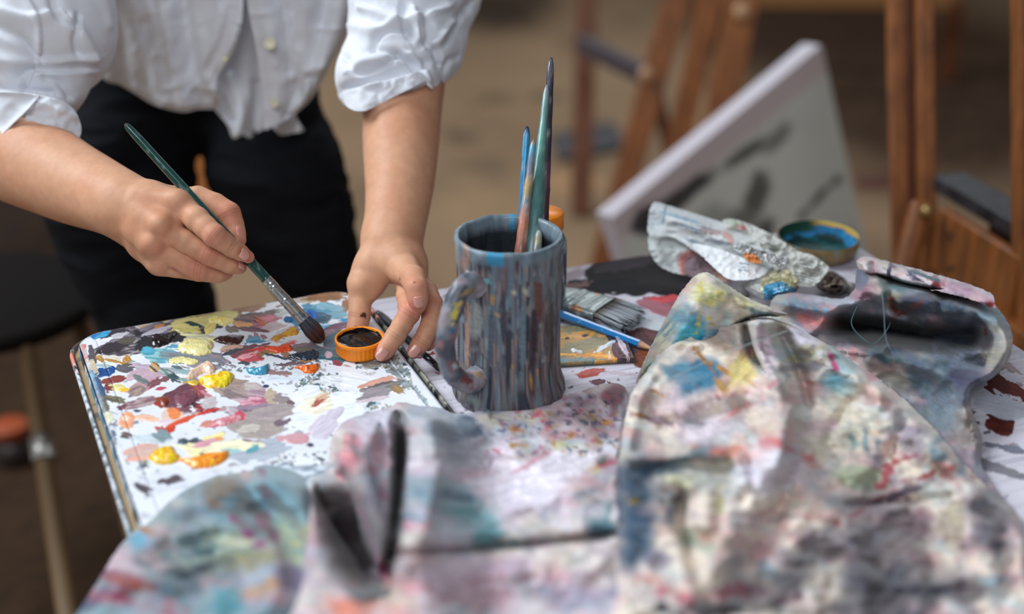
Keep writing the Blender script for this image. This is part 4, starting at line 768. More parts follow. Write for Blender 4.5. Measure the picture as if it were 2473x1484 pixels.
# ---------------------------------------------------------------- paint rags on the table
def prof_sum(x, y, L):
    r = np.zeros(x.shape)
    for it in L:
        pts, w, a = it[:3]; ex = it[3] if len(it) > 3 else 2
        P = smooth_poly(pts, False, 5); P2 = np.asarray([p[:2] for p in P]); d, _, _, sg, t = poly_near(P2, x, y, False)
        if isinstance(w, tuple): w = np.where(sg > 0, w[0], w[1])
        taper = ss(0, .18, t)*ss(1, .82, t) if len(it) > 4 and it[4] else 1
        r = r+a*np.exp(-(d/w)**ex)*taper
    return r
CREAM = (214, 206, 202); LAV = (206, 200, 210)
def rag_cols(x, y, base, seed, strokes, tint=None, scat=260, region=None, speck=None):
    C = np.repeat(sl(base)[None, :], len(x), 0)
    def mx(c, m): nonlocal C; C = C+(sl(c)-C)*np.clip(m, 0, 1)[:, None]
    mx((176, 158, 172), ss(0, .6, fbm(x*.006, y*.010, 3, seed))*.5); mx((206, 196, 176), ss(0, .6, fbm(x*.005, y*.009, 3, seed+3))*.4*(tint or 1))
    for q, (cc, am_) in enumerate((((120, 160, 172), .35), ((190, 140, 146), .35), ((150, 140, 110), .28), ((104, 100, 120), .35), ((206, 200, 196), .45))): mx(cc, ss(.1, .7, fbm(x*.018+q*5, y*.028, 4, seed+30+q))*am_*(tint or 1))
    mx((150, 172, 184), ss(.25, .9, fbm(x*.009, y*.014, 3, seed+6))*.45); mx((150, 132, 150), ss(.35, .9, fbm(x*.011, y*.018, 3, seed+9))*.4)
    mx((198, 150, 152), ss(.35, .9, fbm(x*.012, y*.02, 3, seed+12))*.5)
    rs = random.Random(seed); x0, x1, y0, y1 = x.min(), x.max(), y.min(), y.max()
    sp = speck or [(176, 80, 92), (64, 84, 110), (190, 140, 80), (90, 150, 160), (110, 84, 104), (60, 66, 84), (206, 120, 120)]
    S = []
    for k in range(scat):
        r = rs.uniform(3, 16); S.append((rs.uniform(x0, x1), rs.uniform(y0, y1), r, r*rs.uniform(.2, .6), rs.uniform(-70, 70), sp[rs.randrange(len(sp))], 0, .7, None, rs.uniform(.2, .5), .7))
    S2 = [(s[0], s[1], s[2]*1.28, s[3]*1.28, s[4], tuple(q*.93 for q in s[5]), 0, 1.5*(s[6] if len(s) > 6 else .5), s[7] if len(s) > 7 else None, s[8] if len(s) > 8 else .95, .6) for s in strokes]
    paint(x, y, C, None, S, seed+100, vs=1); paint(x, y, C, None, S2, seed+200, vs=1)
    C *= (1+.10*fbm(x*.08, y*.12, 3, seed+20)[:, None]); g = C.mean(1, keepdims=True); C = np.clip(g+(C-g)*1.32, 0, 1); C = C*(.55+.45*(C.mean(1, keepdims=True)/.45)**.9)
    return np.clip(C, 0, 1)
CLOTH = None
def wr(x, y, a, seed, f=1.0):      # fine irregular wrinkling of stiff, painted cotton
    r1 = fbm(x*.011*f, y*.016*f, 3, seed); r2 = fbm(x*.03*f, y*.042*f, 3, seed+4)
    return a*(1-2.2*np.abs(r1))*.7+a*.16*(1-2*np.abs(r2))+a*.03*fbm(x*.12*f, y*.16*f, 2, seed+8)
def build_rag(name, label, patches, group=None):
    cm = mat('painted_cotton', rough=.85, attr=True, sheen=.2, spec=.2, bump=(900, .35, .0008))
    parts = []
    for poly, step, hf, cf in patches:
        V, Fs, x, y, d = sheet(poly, step, lambda x, y, d: Z(x, y, np.maximum(hf(x, y, d), .0012)), jit=1.2, seed=len(parts))
        parts.append((V, Fs, cf(x, y)))
    Vs = np.vstack([p[0] for p in parts]); n = 0; F_ = []
    for p in parts: F_.append(p[1]+n); n += len(p[0])
    Vs[:, 2] = np.maximum(Vs[:, 2], TZ+.001)
    o = mk(name, Vs, np.vstack(F_), cm, None, cols=np.vstack([p[2] for p in parts]), solid=.0009); tag(o, label, 'rag', group)
    return o
# --- left foreground rag
def h_left(x, y, d):
    b = .020+.030*ss(1150, 1480, y)+.006*ss(700, 400, np.abs(x-500))
    r = prof_sum(x, y, [([(330, 1300), (450, 1200), (600, 1150), (760, 1150)], (70, 34), .018), ([(560, 1180), (640, 1300), (670, 1400), (640, 1480)], (60, 26), .018), ([(300, 1360), (420, 1400), (520, 1380)], 16, -.008), ([(520, 1350), (600, 1390), (600, 1500)], 40, -.010),
        ([(640, 1160), (740, 1260), (800, 1380), (860, 1440)], (26, 60), .034), ([(800, 1400), (860, 1425), (930, 1432)], 18, .012), ([(250, 1430), (350, 1400), (420, 1420)], 24, .008), ([(430, 1300), (520, 1270), (600, 1290)], 14, .005)])
    e = ss(0, 46, d)
    return (b+r+wr(x, y, .0026, 3, .8))*(.25+.75*e)
def c_left(x, y):
    return rag_cols(x, y, (132, 152, 158), 41, [
     (520, 1230, 130, 60, -10, (118, 142, 152), .5), (700, 1200, 110, 80, 20, (150, 178, 184), .4, (134, 162, 172)), (740, 1320, 90, 70, 30, (150, 172, 172), .4, (160, 164, 140)), (480, 1330, 130, 50, -6, (112, 140, 148), .5, (150, 160, 150)), (545, 1175, 70, 26, -6, (132, 116, 98), .5, None, .8), (510, 1215, 40, 18, 30, (150, 110, 80), .6, None, .6), (570, 1240, 60, 30, 30, (118, 104, 96), .5, None, .7),
     (330, 1310, 50, 30, -30, (120, 168, 190), .5), (290, 1360, 44, 40, -30, (196, 178, 184), .4), (370, 1340, 40, 40, 0, (196, 170, 178), .5, None, .6), (300, 1400, 60, 16, 10, (140, 96, 120), .5), (320, 1410, 60, 20, 10, (168, 100, 90), .5), (240, 1440, 50, 16, -40, (80, 92, 124), .5), (280, 1440, 50, 22, 0, (170, 92, 112), .5), (420, 1420, 60, 30, 0, (90, 110, 122), .5), (400, 1470, 60, 20, 10, (176, 110, 120), .5),
     (570, 1260, 22, 9, 40, (150, 74, 110), .4), (600, 1300, 12, 20, -30, (136, 70, 112), .4), (625, 1315, 30, 10, 0, (150, 84, 116), .4), (650, 1280, 14, 40, -30, (160, 96, 120), .4), (640, 1180, 10, 40, -10, (150, 110, 140), .5),
     (600, 1350, 80, 22, -10, (150, 146, 110), .5, None, .7), (770, 1290, 60, 20, -10, (186, 176, 128), .5, None, .7), (500, 1390, 60, 30, -10, (84, 96, 110), .5, None, .7), (720, 1400, 70, 26, 10, (130, 122, 144), .5), (610, 1430, 50, 16, -20, (190, 146, 100), .5, None, .7), (540, 1440, 40, 40, 0, (112, 160, 172), .5), (360, 1285, 22, 8, 20, (176, 130, 86), .4), (560, 1310, 40, 18, 0, (196, 196, 176), .4),
     (830, 1340, 16, 50, -20, (176, 170, 170), .4), (800, 1270, 10, 60, -25, (176, 104, 128), .5, None, .6)], scat=60, tint=.5)
build_rag('paint_rag', 'teal grey paint rag hanging over the near left corner of the palette', [([(150, 1530), (190, 1478), (240, 1400), (290, 1320), (345, 1262), (400, 1205), (450, 1168), (520, 1140), (590, 1128), (650, 1118), (700, 1128), (745, 1150), (770, 1180), (780, 1240), (800, 1300), (830, 1370), (880, 1410), (950, 1432), (940, 1450), (900, 1470), (820, 1540), (500, 1560), (300, 1560)], 6, h_left, c_left)])
# --- centre rag
def h_mid(x, y, d):
    b = .012+.028*ss(1000, 1250, y)+.010*ss(1250, 1484, y)
    b = b-.010*ss(1300, 1480, x)*ss(1150, 1000, y)+.040*ss(1200, 1020, x)
    r = prof_sum(x, y, [([(965, 985), (1010, 1010), (1050, 1080), (1040, 1200), (1000, 1340)], (50, 30), .020), ([(900, 1050), (880, 1100), (890, 1200), (920, 1300)], (30, 20), .022), ([(962, 1005), (968, 1100), (955, 1250), (935, 1420)], (17, 15), -.050, 3),
        ([(800, 1190), (830, 1260), (875, 1350), (910, 1410)], (46, 56), -.085, 3), ([(870, 1090), (900, 1200), (930, 1330), (945, 1420)], (11, 14), .018), ([(940, 1338), (1100, 1332), (1300, 1312), (1490, 1290)], (9, 8), -.016), ([(950, 1300), (1150, 1290), (1350, 1275), (1500, 1255)], (24, 24), .009),
        ([(970, 1380), (1150, 1370), (1400, 1350)], 34, .006), ([(1060, 1010), (1200, 1060), (1300, 1110), (1400, 1180)], (40, 60), .010), ([(1150, 1140), (1300, 1100), (1450, 1080)], 20, -.004), ([(1200, 1250), (1350, 1190), (1490, 1150)], 20, .004), ([(1440, 920), (1490, 940), (1510, 1000), (1500, 1080)], (20, 30), .014), ([(1360, 1010), (1440, 1020), (1500, 1060)], 24, -.004),
        ([(1000, 1130), (1100, 1100), (1180, 1120)], 14, -.004), ([(1060, 1440), (1250, 1430), (1400, 1460)], 30, -.006), ([(1400, 1400), (1460, 1350), (1480, 1300)], 20, .006)])
    e = ss(0, 30, d)
    return np.maximum((b+r+wr(x, y, .0024, 13))*(.35+.65*e), .0225*ss(1330, 1205, y)*(x < 1180))
def c_mid(x, y):
    S = [(1110, 1050, 130, 60, 20, (176, 184, 190), .4, None, .7), (1130, 1028, 44, 13, 22, (62, 84, 110), .4), (1150, 1045, 36, 11, 20, (74, 96, 120), .4), (1080, 1040, 40, 30, 10, (130, 146, 160), .5, None, .7), (1180, 985, 40, 6, -10, (70, 112, 126), .5), (1210, 975, 30, 5, -12, (60, 104, 118), .5),
     (1220, 1010, 60, 18, 0, (206, 200, 186), .5), (1240, 1035, 20, 6, 20, (196, 136, 84), .5), (1250, 1075, 20, 8, 0, (190, 150, 90), .5), (1300, 1000, 14, 10, 10, (206, 80, 92), .4), (1320, 1025, 10, 12, -20, (210, 120, 130), .4), (1380, 1050, 14, 8, 0, (196, 130, 70), .4), (1430, 960, 60, 16, -14, (170, 130, 140), .5, None, .8), (1480, 960, 20, 40, -10, (150, 96, 104), .5, None, .8), (1420, 1010, 40, 40, 0, (170, 140, 126), .5, None, .6), (1470, 1020, 18, 10, 0, (206, 150, 96), .4), (1440, 1080, 16, 16, 0, (160, 118, 86), .5), (1380, 1090, 40, 20, 0, (206, 206, 160), .5, None, .8), (1400, 1115, 40, 14, 20, (200, 204, 150), .5), (1460, 1120, 34, 10, -20, (196, 70, 92), .5), (1450, 1110, 14, 10, 0, (90, 90, 80), .5), (1490, 1160, 14, 8, 0, (214, 130, 140), .4),
     (1080, 1210, 110, 34, 16, (132, 162, 172), .5, None, .7), (1160, 1250, 80, 36, 12, (140, 180, 184), .4), (1190, 1290, 50, 20, 0, (120, 164, 172), .5), (1090, 1200, 60, 14, 10, (96, 120, 140), .5), (985, 1250, 40, 7, 4, (84, 120, 140), .4), (990, 1275, 22, 12, 0, (210, 100, 118), .4), (1030, 1272, 14, 8, 0, (206, 130, 146), .4), (1000, 1300, 60, 20, 0, (206, 200, 190), .5, None, .6),
     (1300, 1180, 150, 60, -14, (222, 216, 226), .3), (1350, 1130, 100, 40, -20, (224, 218, 226), .3), (1280, 1120, 60, 5, -30, (206, 160, 170), .4), (1460, 1260, 40, 26, -20, (110, 140, 150), .5), (1460, 1285, 40, 12, -8, (84, 112, 126), .5), (1420, 1230, 60, 20, -26, (186, 184, 190), .5),
     (900, 1030, 40, 60, 10, (196, 190, 200), .3), (930, 1010, 30, 20, -40, (206, 204, 214), .3), (850, 1110, 30, 50, 10, (206, 130, 140), .4), (830, 1130, 24, 30, 10, (222, 160, 166), .4), (890, 1135, 16, 12, 0, (206, 80, 104), .4), (920, 1195, 14, 12, 0, (206, 100, 120), .4), (905, 1090, 20, 40, -10, (200, 150, 160), .4, None, .6), (910, 1200, 24, 60, -20, (120, 130, 150), .4, None, .6), (860, 1090, 12, 50, -20, (110, 106, 110), .5, None, .7),
     (850, 1300, 76, 140, -20, (30, 21, 23), .08, (26, 20, 24)), (800, 1205, 60, 34, 0, (34, 24, 25), .1), (964, 1120, 20, 120, 3, (46, 42, 48), .2), (945, 1290, 18, 130, 8, (46, 40, 44), .2), (900, 1310, 8, 110, -20, (150, 96, 126), .3), (925, 1380, 10, 50, -20, (170, 100, 130), .3), (940, 1400, 12, 16, 0, (206, 170, 170), .3), (910, 1425, 40, 12, 10, (150, 190, 186), .3),  # shadow of the hollow and crease painted dark, among cloth stains
     (1100, 1400, 160, 40, -6, (216, 200, 210), .3), (1000, 1420, 50, 20, 10, (210, 160, 160), .5, None, .7), (870, 1465, 130, 26, 0, (222, 150, 134), .4), (960, 1450, 80, 20, 20, (206, 190, 180), .4), (1200, 1370, 80, 20, -8, (206, 186, 200), .4), (1180, 1400, 90, 10, -14, (196, 160, 168), .4, None, .6), (1380, 1440, 100, 24, -4, (150, 140, 160), .5, None, .6), (1150, 1455, 120, 16, -4, (190, 150, 160), .5, None, .6)]
    rs = random.Random(8)
    for k in range(120):
        S.append((rs.uniform(1180, 1500), rs.uniform(950, 1100), rs.uniform(4, 11), rs.uniform(2, 5), rs.uniform(-40, 40), [(120, 100, 130), (90, 104, 130), (190, 110, 126), (190, 150, 90), (60, 70, 96)][k % 5], .5, None, .8))
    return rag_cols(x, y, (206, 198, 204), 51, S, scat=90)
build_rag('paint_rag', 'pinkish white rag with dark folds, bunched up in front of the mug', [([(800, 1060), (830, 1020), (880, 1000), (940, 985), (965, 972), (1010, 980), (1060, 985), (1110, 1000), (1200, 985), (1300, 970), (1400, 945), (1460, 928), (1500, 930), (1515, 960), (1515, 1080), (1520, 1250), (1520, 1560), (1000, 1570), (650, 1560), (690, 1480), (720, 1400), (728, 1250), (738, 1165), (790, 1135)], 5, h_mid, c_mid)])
# --- large right hand rag
def h_right(x, y, d):
    b = .030+.030*ss(2350, 1750, x+.35*(y-900))
    b = b+.035*ss(860, 700, y)*ss(2000, 1750, x)
    r = prof_sum(x, y, [([(1835, 775), (1875, 870), (1890, 1000), (1880, 1120)], (40, 34), .022), ([(1830, 780), (1835, 850), (1880, 930)], (12, 9), .012), ([(1800, 790), (1815, 850), (1850, 900)], (10, 8), -.022, 2), ([(1880, 800), (1930, 900), (1950, 980)], (14, 18), -.018),
        ([(1860, 760), (2000, 860), (2120, 960), (2250, 1100)], (34, 60), .016), ([(1880, 1050), (1830, 1180), (1760, 1300), (1700, 1420)], (50, 70), .012), ([(1540, 1110), (1680, 1090), (1770, 1100), (1810, 1180)], (20, 16), .010), ([(1810, 1120), (1815, 1170), (1790, 1210)], 14, -.010),
        ([(1500, 1100), (1560, 1108), (1680, 1104), (1740, 1100)], (12, 12), .006), ([(1640, 1210), (1650, 1290), (1680, 1400), (1700, 1450)], (13, 20), -.020), ([(1600, 1150), (1660, 1160), (1710, 1200), (1700, 1260)], (24, 30), .012), ([(1520, 1000), (1600, 1030), (1720, 1020), (1800, 990)], 30, -.010), ([(1560, 900), (1530, 980), (1510, 1080)], (14, 24), .012),
        ([(2080, 920), (2180, 960), (2280, 1060), (2370, 1180)], (30, 50), .010), ([(2180, 1020), (2150, 1100), (2100, 1180)], 18, -.006), ([(2220, 1020), (2300, 1120), (2350, 1200)], (26, 26), .009), ([(1950, 1190), (2000, 1240), (2050, 1260)], (30, 30), .008), ([(1840, 1250), (1880, 1230), (1900, 1200)], 12, -.008), ([(1900, 1200), (1800, 1400), (1760, 1480)], (60, 40), -.012),
        ([(2050, 1220), (2200, 1210), (2300, 1200)], 12, -.008), ([(2200, 1240), (2250, 1350), (2260, 1460)], 28, -.010), ([(2330, 1200), (2380, 1300), (2400, 1400)], 26, .010), ([(2060, 1300), (2090, 1400), (2080, 1480)], 26, .008), ([(1960, 1330), (2040, 1360)], 26, -.010), ([(2050, 980), (2000, 1060), (2030, 1110)], 16, -.006), ([(2130, 900), (2120, 1000), (2180, 1060)], 20, .006)])
    e = ss(0, 1, d/(26+14*fbm(x*.008, y*.008, 2, 77)))
    ed = np.where(x < 1700, .75, .40)
    return (b+r+wr(x, y, .0036, 23)+.002*fbm(x*.02, y*.03, 3, 5))*(ed+(1-ed)*e)
def c_right(x, y):
    S = [(1690, 910, 60, 34, -30, (96, 150, 176), .5, (70, 120, 150)), (1650, 900, 34, 26, 0, (110, 150, 172), .5), (1760, 900, 50, 5, 26, (186, 140, 80), .5), (1700, 870, 40, 5, 50, (176, 130, 70), .5), (1740, 930, 24, 8, 50, (190, 150, 90), .5), (1780, 890, 40, 30, -50, (222, 206, 150), .5), (1810, 850, 18, 12, 30, (206, 140, 146), .4), (1620, 960, 60, 40, -10, (200, 180, 186), .4, None, .7), (1560, 1010, 50, 6, 20, (170, 130, 100), .5), (1590, 950, 30, 4, 30, (180, 130, 80), .5), (1600, 1020, 60, 12, 10, (150, 136, 156), .5, None, .7),
     (1770, 1000, 50, 6, -30, (206, 150, 150), .5), (1850, 860, 20, 60, -12, (214, 200, 208), .3), (1865, 930, 16, 8, -30, (200, 150, 160), .4), (1950, 820, 60, 36, 30, (206, 200, 210), .3), (1960, 850, 50, 14, -20, (186, 180, 150), .5, None, .8), (1930, 890, 70, 10, -8, (130, 128, 140), .5, None, .7), (2050, 880, 70, 44, 30, (150, 180, 184), .4, (110, 160, 176)), (2040, 940, 44, 40, 20, (110, 164, 180), .4), (2090, 920, 50, 50, 40, (170, 180, 176), .5, None, .6), (2010, 870, 8, 26, -20, (176, 90, 124), .5), (2110, 910, 14, 14, 0, (206, 140, 150), .4), (2160, 920, 16, 10, 20, (206, 140, 150), .4), (2030, 1010, 80, 60, 10, (214, 208, 190), .4, None, .8), (1990, 1030, 40, 30, 0, (206, 180, 186), .4, None, .7),
     (2060, 1070, 10, 30, 0, (110, 150, 160), .4, None, .7), (2090, 1070, 7, 26, 0, (110, 150, 164), .4, None, .7), (2120, 1080, 8, 24, 0, (90, 130, 144), .4, None, .7),
     (1760, 1088, 56, 14, 6, (206, 84, 70), .5), (1800, 1100, 50, 16, 10, (222, 150, 120), .5, None, .8), (1870, 1070, 30, 14, 0, (206, 110, 110), .5), (1890, 1080, 20, 8, 20, (196, 84, 84), .5), (1960, 1110, 30, 14, 20, (206, 130, 130), .5, None, .8), (1700, 1040, 80, 30, -20, (216, 206, 214), .3, None, .8), (1850, 1150, 60, 60, 0, (222, 218, 226), .3, None, .8),
     (1600, 1130, 110, 28, -4, (70, 96, 112), .5, (96, 116, 126)), (1550, 1200, 66, 70, 0, (72, 92, 110), .4, (56, 76, 96)), (1530, 1275, 50, 66, 0, (56, 86, 114), .4, (76, 96, 116)), (1630, 1210, 46, 50, 0, (60, 66, 80), .5, None, .85), (1650, 1165, 30, 16, 10, (206, 204, 180), .4), (1680, 1190, 44, 50, 30, (130, 134, 130), .5, None, .7), (1533, 1212, 16, 10, 0, (196, 170, 100), .4), (1620, 1240, 20, 30, 0, (70, 74, 96), .5, None, .8), (1560, 1350, 50, 30, 0, (150, 146, 164), .5, None, .7), (1720, 1140, 60, 40, 0, (190, 190, 180), .4, None, .7),
     (1740, 1220, 14, 30, 0, (206, 196, 150), .4, None, .8), (1720, 1310, 60, 30, 20, (140, 160, 140), .5, None, .7), (1700, 1290, 40, 16, 0, (206, 160, 150), .5, None, .7), (1570, 1400, 60, 14, 20, (206, 130, 120), .5, None, .7), (1650, 1440, 60, 14, 10, (176, 84, 104), .5), (1780, 1430, 80, 16, 0, (170, 100, 116), .5), (1560, 1430, 60, 30, 0, (200, 190, 190), .4, None, .6), (1850, 1380, 20, 20, 0, (120, 170, 190), .5, None, .5),
     (2080, 1160, 40, 30, 10, (180, 190, 160), .5, None, .8), (2180, 1110, 50, 6, -18, (170, 80, 84), .5), (2140, 1150, 10, 40, 30, (176, 90, 96), .5), (2240, 1150, 60, 10, -20, (160, 80, 80), .5), (2290, 1140, 24, 24, 0, (196, 120, 120), .5), (2260, 1080, 20, 30, 0, (130, 150, 160), .5), (2320, 1100, 14, 50, 0, (110, 130, 146), .5), (2350, 1140, 8, 20, 20, (190, 90, 100), .5), (2210, 1060, 30, 40, 20, (150, 146, 160), .5, None, .7), (2080, 1230, 70, 7, -30, (176, 80, 76), .5), (2130, 1215, 60, 5, -8, (60, 56, 72), .5), (2180, 1190, 40, 10, -20, (110, 96, 110), .5),
     (2180, 1320, 130, 100, 10, (112, 100, 108), .5, (80, 74, 84), .75), (2050, 1400, 130, 80, 0, (96, 96, 106), .5, (70, 72, 84), .75), (2150, 1430, 130, 60, 0, (74, 74, 86), .5, (50, 50, 62), .75), (2200, 1260, 60, 40, 0, (140, 110, 116), .5, (100, 80, 92), .6), (1990, 1320, 60, 40, -20, (120, 116, 124), .5, None, .7), (2300, 1270, 30, 70, 0, (170, 160, 140), .5, None, .7), (2390, 1260, 50, 50, 0, (140, 130, 136), .5, (110, 110, 124), .8), (2370, 1340, 50, 60, 0, (96, 96, 110), .5, None, .7), (2410, 1330, 12, 40, 20, (60, 60, 80), .5), (2350, 1420, 60, 40, 0, (120, 116, 112), .5, (100, 80, 90), .8), (2400, 1400, 30, 10, 0, (140, 170, 184), .5, None, .7), (1900, 1390, 40, 50, 20, (80, 76, 84), .5, None, .7), (1880, 1440, 60, 40, 0, (96, 92, 100), .5, None, .7), (1700, 1475, 120, 16, 0, (84, 74, 80), .5)]
    return rag_cols(x, y, (214, 203, 192), 61, S, scat=200)
# turned-over corner lying on top of it, teal and yellow
def h_corner(x, y, d):
    b = .046+.050*ss(880, 700, y)
    r = prof_sum(x, y, [([(1700, 664), (1690, 760), (1700, 830)], (30, 60), .010), ([(1640, 700), (1590, 810), (1560, 880)], (30, 20), -.010), ([(1730, 690), (1800, 740), (1860, 760)], 30, .006), ([(1760, 740), (1740, 800)], 20, -.004), ([(1670, 700), (1650, 800), (1600, 850)], 16, .004)])
    return b+r+wr(x, y, .0022, 33)-.012*ss(8, 0, d)
def c_corner(x, y):
    S = [(1700, 800, 44, 30, -40, (70, 168, 196), .5, (50, 130, 170)), (1660, 810, 26, 36, 0, (110, 186, 204), .5), (1720, 720, 40, 26, 20, (186, 196, 160), .5, (206, 196, 120)), (1690, 700, 26, 30, 0, (204, 200, 170), .5), (1688, 740, 5, 60, 3, (216, 200, 104), .5), (1720, 760, 50, 30, 20, (214, 212, 216), .4), (1735, 745, 14, 14, 0, (120, 190, 196), .5, None, .7), (1755, 780, 12, 20, 0, (90, 176, 190), .5, None, .8), (1710, 768, 5, 5, 0, (226, 206, 80), .3), (1610, 800, 40, 30, -50, (120, 160, 170), .5, (190, 190, 170)), (1650, 760, 30, 30, 0, (84, 140, 166), .5, None, .7), (1590, 850, 30, 20, -50, (206, 196, 180), .4), (1620, 850, 14, 20, 0, (190, 196, 190), .4, None, .7), (1570, 900, 12, 30, 20, (160, 190, 186), .5), (1800, 735, 40, 14, 24, (206, 198, 160), .5), (1760, 700, 30, 8, 30, (150, 150, 120), .5, None, .6), (1840, 758, 30, 8, 20, (90, 120, 130), .5, None, .8), (1800, 770, 50, 4, -26, (60, 110, 130), .4), (1660, 835, 50, 5, -28, (40, 120, 150), .4), (1740, 800, 40, 4, -28, (50, 110, 130), .4), (1760, 760, 30, 30, 0, (216, 208, 200), .5, None, .6)]
    return rag_cols(x, y, (192, 190, 176), 71, S, scat=120, speck=[(60, 140, 170), (90, 170, 190), (150, 140, 90), (70, 100, 110), (206, 190, 100), (50, 70, 90)])
RIGHT = [(1560, 900), (1600, 840), (1680, 780), (1760, 760), (1830, 755), (1900, 765), (1990, 815), (2090, 890), (2180, 960), (2260, 1040), (2330, 1120), (2400, 1190), (2450, 1230), (2475, 1290), (2500, 1400), (2500, 1560), (1900, 1570), (1490, 1560), (1488, 1400), (1490, 1250), (1489, 1150), (1497, 1090), (1508, 1020), (1525, 950)]
CORNER = [(1700, 657), (1722, 664), (1760, 690), (1810, 722), (1860, 742), (1905, 760), (1880, 765), (1830, 766), (1790, 780), (1750, 805), (1700, 832), (1650, 852), (1600, 868), (1570, 890), (1545, 915), (1536, 925), (1548, 890), (1575, 830), (1610, 765), (1640, 712), (1672, 672)]
build_rag('paint_rag', 'large cream painting cloth with a teal corner turned over, heaped on the right', [(RIGHT, 5, h_right, c_right), (CORNER, 3.2, h_corner, c_corner)])
# --- bunched dark rag at the back right
def h_back(x, y, d):
    b = .012+.030*ss(1000, 760, y)
    r = prof_sum(x, y, [([(2090, 690), (2200, 720), (2330, 745), (2420, 790), (2435, 850)], (40, 40), .034), ([(2030, 790), (2120, 800), (2250, 815), (2340, 812)], (26, 26), -.040, 2.6), ([(2150, 690), (2160, 740), (2200, 770)], (14, 18), -.010), ([(1900, 730), (1980, 745), (2060, 730)], (24, 16), .022), ([(2110, 860), (2230, 880), (2320, 930), (2340, 1000)], (30, 50), .016), ([(2150, 850), (2250, 850), (2350, 830)], 12, -.012),
        ([(2430, 850), (2400, 900), (2340, 950)], (24, 30), .014), ([(2350, 780), (2390, 820), (2380, 880)], 16, -.008), ([(2280, 700), (2260, 760)], 14, -.006), ([(1960, 800), (2000, 770), (2030, 730)], (14, 20), .012)])
    e = ss(0, 1, d/(15+9*fbm(x*.01, y*.01, 2, 78)))
    return (b+r+wr(x, y, .0028, 43))*(.66+.34*e)
def c_back(x, y):
    S = [(1960, 765, 50, 26, 20, (214, 150, 146), .4, (206, 130, 128)), (1930, 745, 40, 14, 10, (110, 130, 150), .5, None, .8), (1970, 750, 6, 6, 0, (110, 170, 190), .3), (1995, 752, 5, 9, 10, (110, 170, 190), .3), (1900, 725, 30, 8, 10, (140, 170, 184), .5), (2040, 730, 60, 14, 4, (176, 180, 190), .5, None, .8), (2080, 700, 30, 40, 10, (170, 130, 146), .5, None, .8), (2075, 660, 16, 30, 0, (96, 110, 134), .5, None, .8),
     (2110, 800, 100, 34, 8, (16, 16, 20), .15), (2220, 826, 130, 26, 6, (24, 26, 32), .25), (2120, 830, 70, 26, 20, (34, 44, 48), .3), (2160, 860, 60, 16, 20, (36, 70, 62), .5), (2140, 700, 20, 44, -20, (56, 88, 84), .4), (2180, 690, 40, 12, 10, (110, 140, 146), .5), (2180, 730, 30, 20, 0, (150, 146, 130), .5), (2240, 740, 60, 30, 10, (96, 100, 122), .5, (80, 80, 96)), (2160, 745, 10, 20, -20, (130, 66, 56), .4), (2200, 745, 40, 6, -30, (150, 80, 76), .5), (2250, 700, 8, 26, -20, (110, 60, 66), .5), (2320, 760, 70, 34, 14, (110, 122, 136), .5, (70, 84, 100)), (2310, 740, 16, 20, 0, (54, 56, 64), .5), (2390, 760, 40, 20, 20, (150, 170, 180), .4, None, .8), (2400, 830, 40, 44, 0, (196, 190, 170), .4, None, .8), (2380, 800, 5, 12, 0, (160, 60, 60), .4), (2320, 870, 60, 60, 20, (96, 106, 130), .5, (110, 120, 140)), (2340, 920, 50, 30, 20, (84, 84, 110), .5), (2280, 850, 60, 12, 10, (56, 66, 76), .5), (2200, 870, 100, 16, 10, (96, 112, 124), .5, None, .8), (2240, 900, 70, 40, 30, (110, 126, 140), .5, (90, 100, 124)), (2300, 960, 60, 50, 40, (150, 156, 164), .5, (110, 130, 140), .8), (2340, 1040, 40, 60, 10, (140, 130, 126), .5, None, .8)]  # first dark strokes paint in the shadow inside the hollow
    return rag_cols(x, y, (142, 142, 152), 81, S, scat=110)
def h_flap(x, y, d):
    b = .070+.010*ss(2100, 2400, x); r = prof_sum(x, y, [([(2100, 645), (2250, 680), (2400, 730)], (20, 26), .010), ([(2110, 640), (2120, 670)], 12, -.010)])
    return b+r+wr(x, y, .003, 53)-.020*ss(10, 0, d)*(y < 700)
def c_flap(x, y):
    S = [(2160, 645, 10, 18, -30, (110, 50, 56), .5), (2260, 675, 10, 26, -8, (110, 50, 50), .5), (2280, 690, 20, 8, 20, (150, 60, 66), .5), (2200, 665, 24, 6, 30, (84, 84, 110), .5), (2140, 640, 30, 10, 20, (196, 190, 180), .4), (2150, 655, 5, 20, 10, (60, 60, 84), .5), (2330, 700, 50, 10, 20, (190, 160, 176), .5), (2390, 740, 10, 20, 0, (150, 60, 70), .5), (2230, 665, 40, 5, 20, (80, 110, 120), .5)]
    return rag_cols(x, y, (196, 184, 186), 91, S, scat=80, speck=[(150, 60, 80), (190, 110, 120), (90, 90, 120), (60, 60, 80)])
BACK = [(1870, 712), (1905, 706), (1960, 712), (2030, 722), (2062, 700), (2068, 660), (2075, 632), (2110, 640), (2150, 668), (2230, 690), (2300, 700), (2370, 715), (2410, 745), (2440, 790), (2446, 830), (2430, 880), (2395, 915), (2345, 945), (2350, 1000), (2372, 1060), (2372, 1130), (2420, 1210), (2300, 1150), (2180, 1000), (2080, 920), (1990, 850), (1900, 800), (1860, 760)]
FLAP = [(2068, 632), (2090, 620), (2130, 628), (2200, 646), (2280, 668), (2350, 690), (2395, 710), (2402, 730), (2398, 745), (2340, 722), (2250, 700), (2190, 690), (2140, 672), (2100, 668), (2080, 655)]
build_rag('paint_rag', 'blue grey rag bunched with a dark hollow at the far right table edge', [(BACK, 4, h_back, c_back), (FLAP, 3, h_flap, c_flap)])
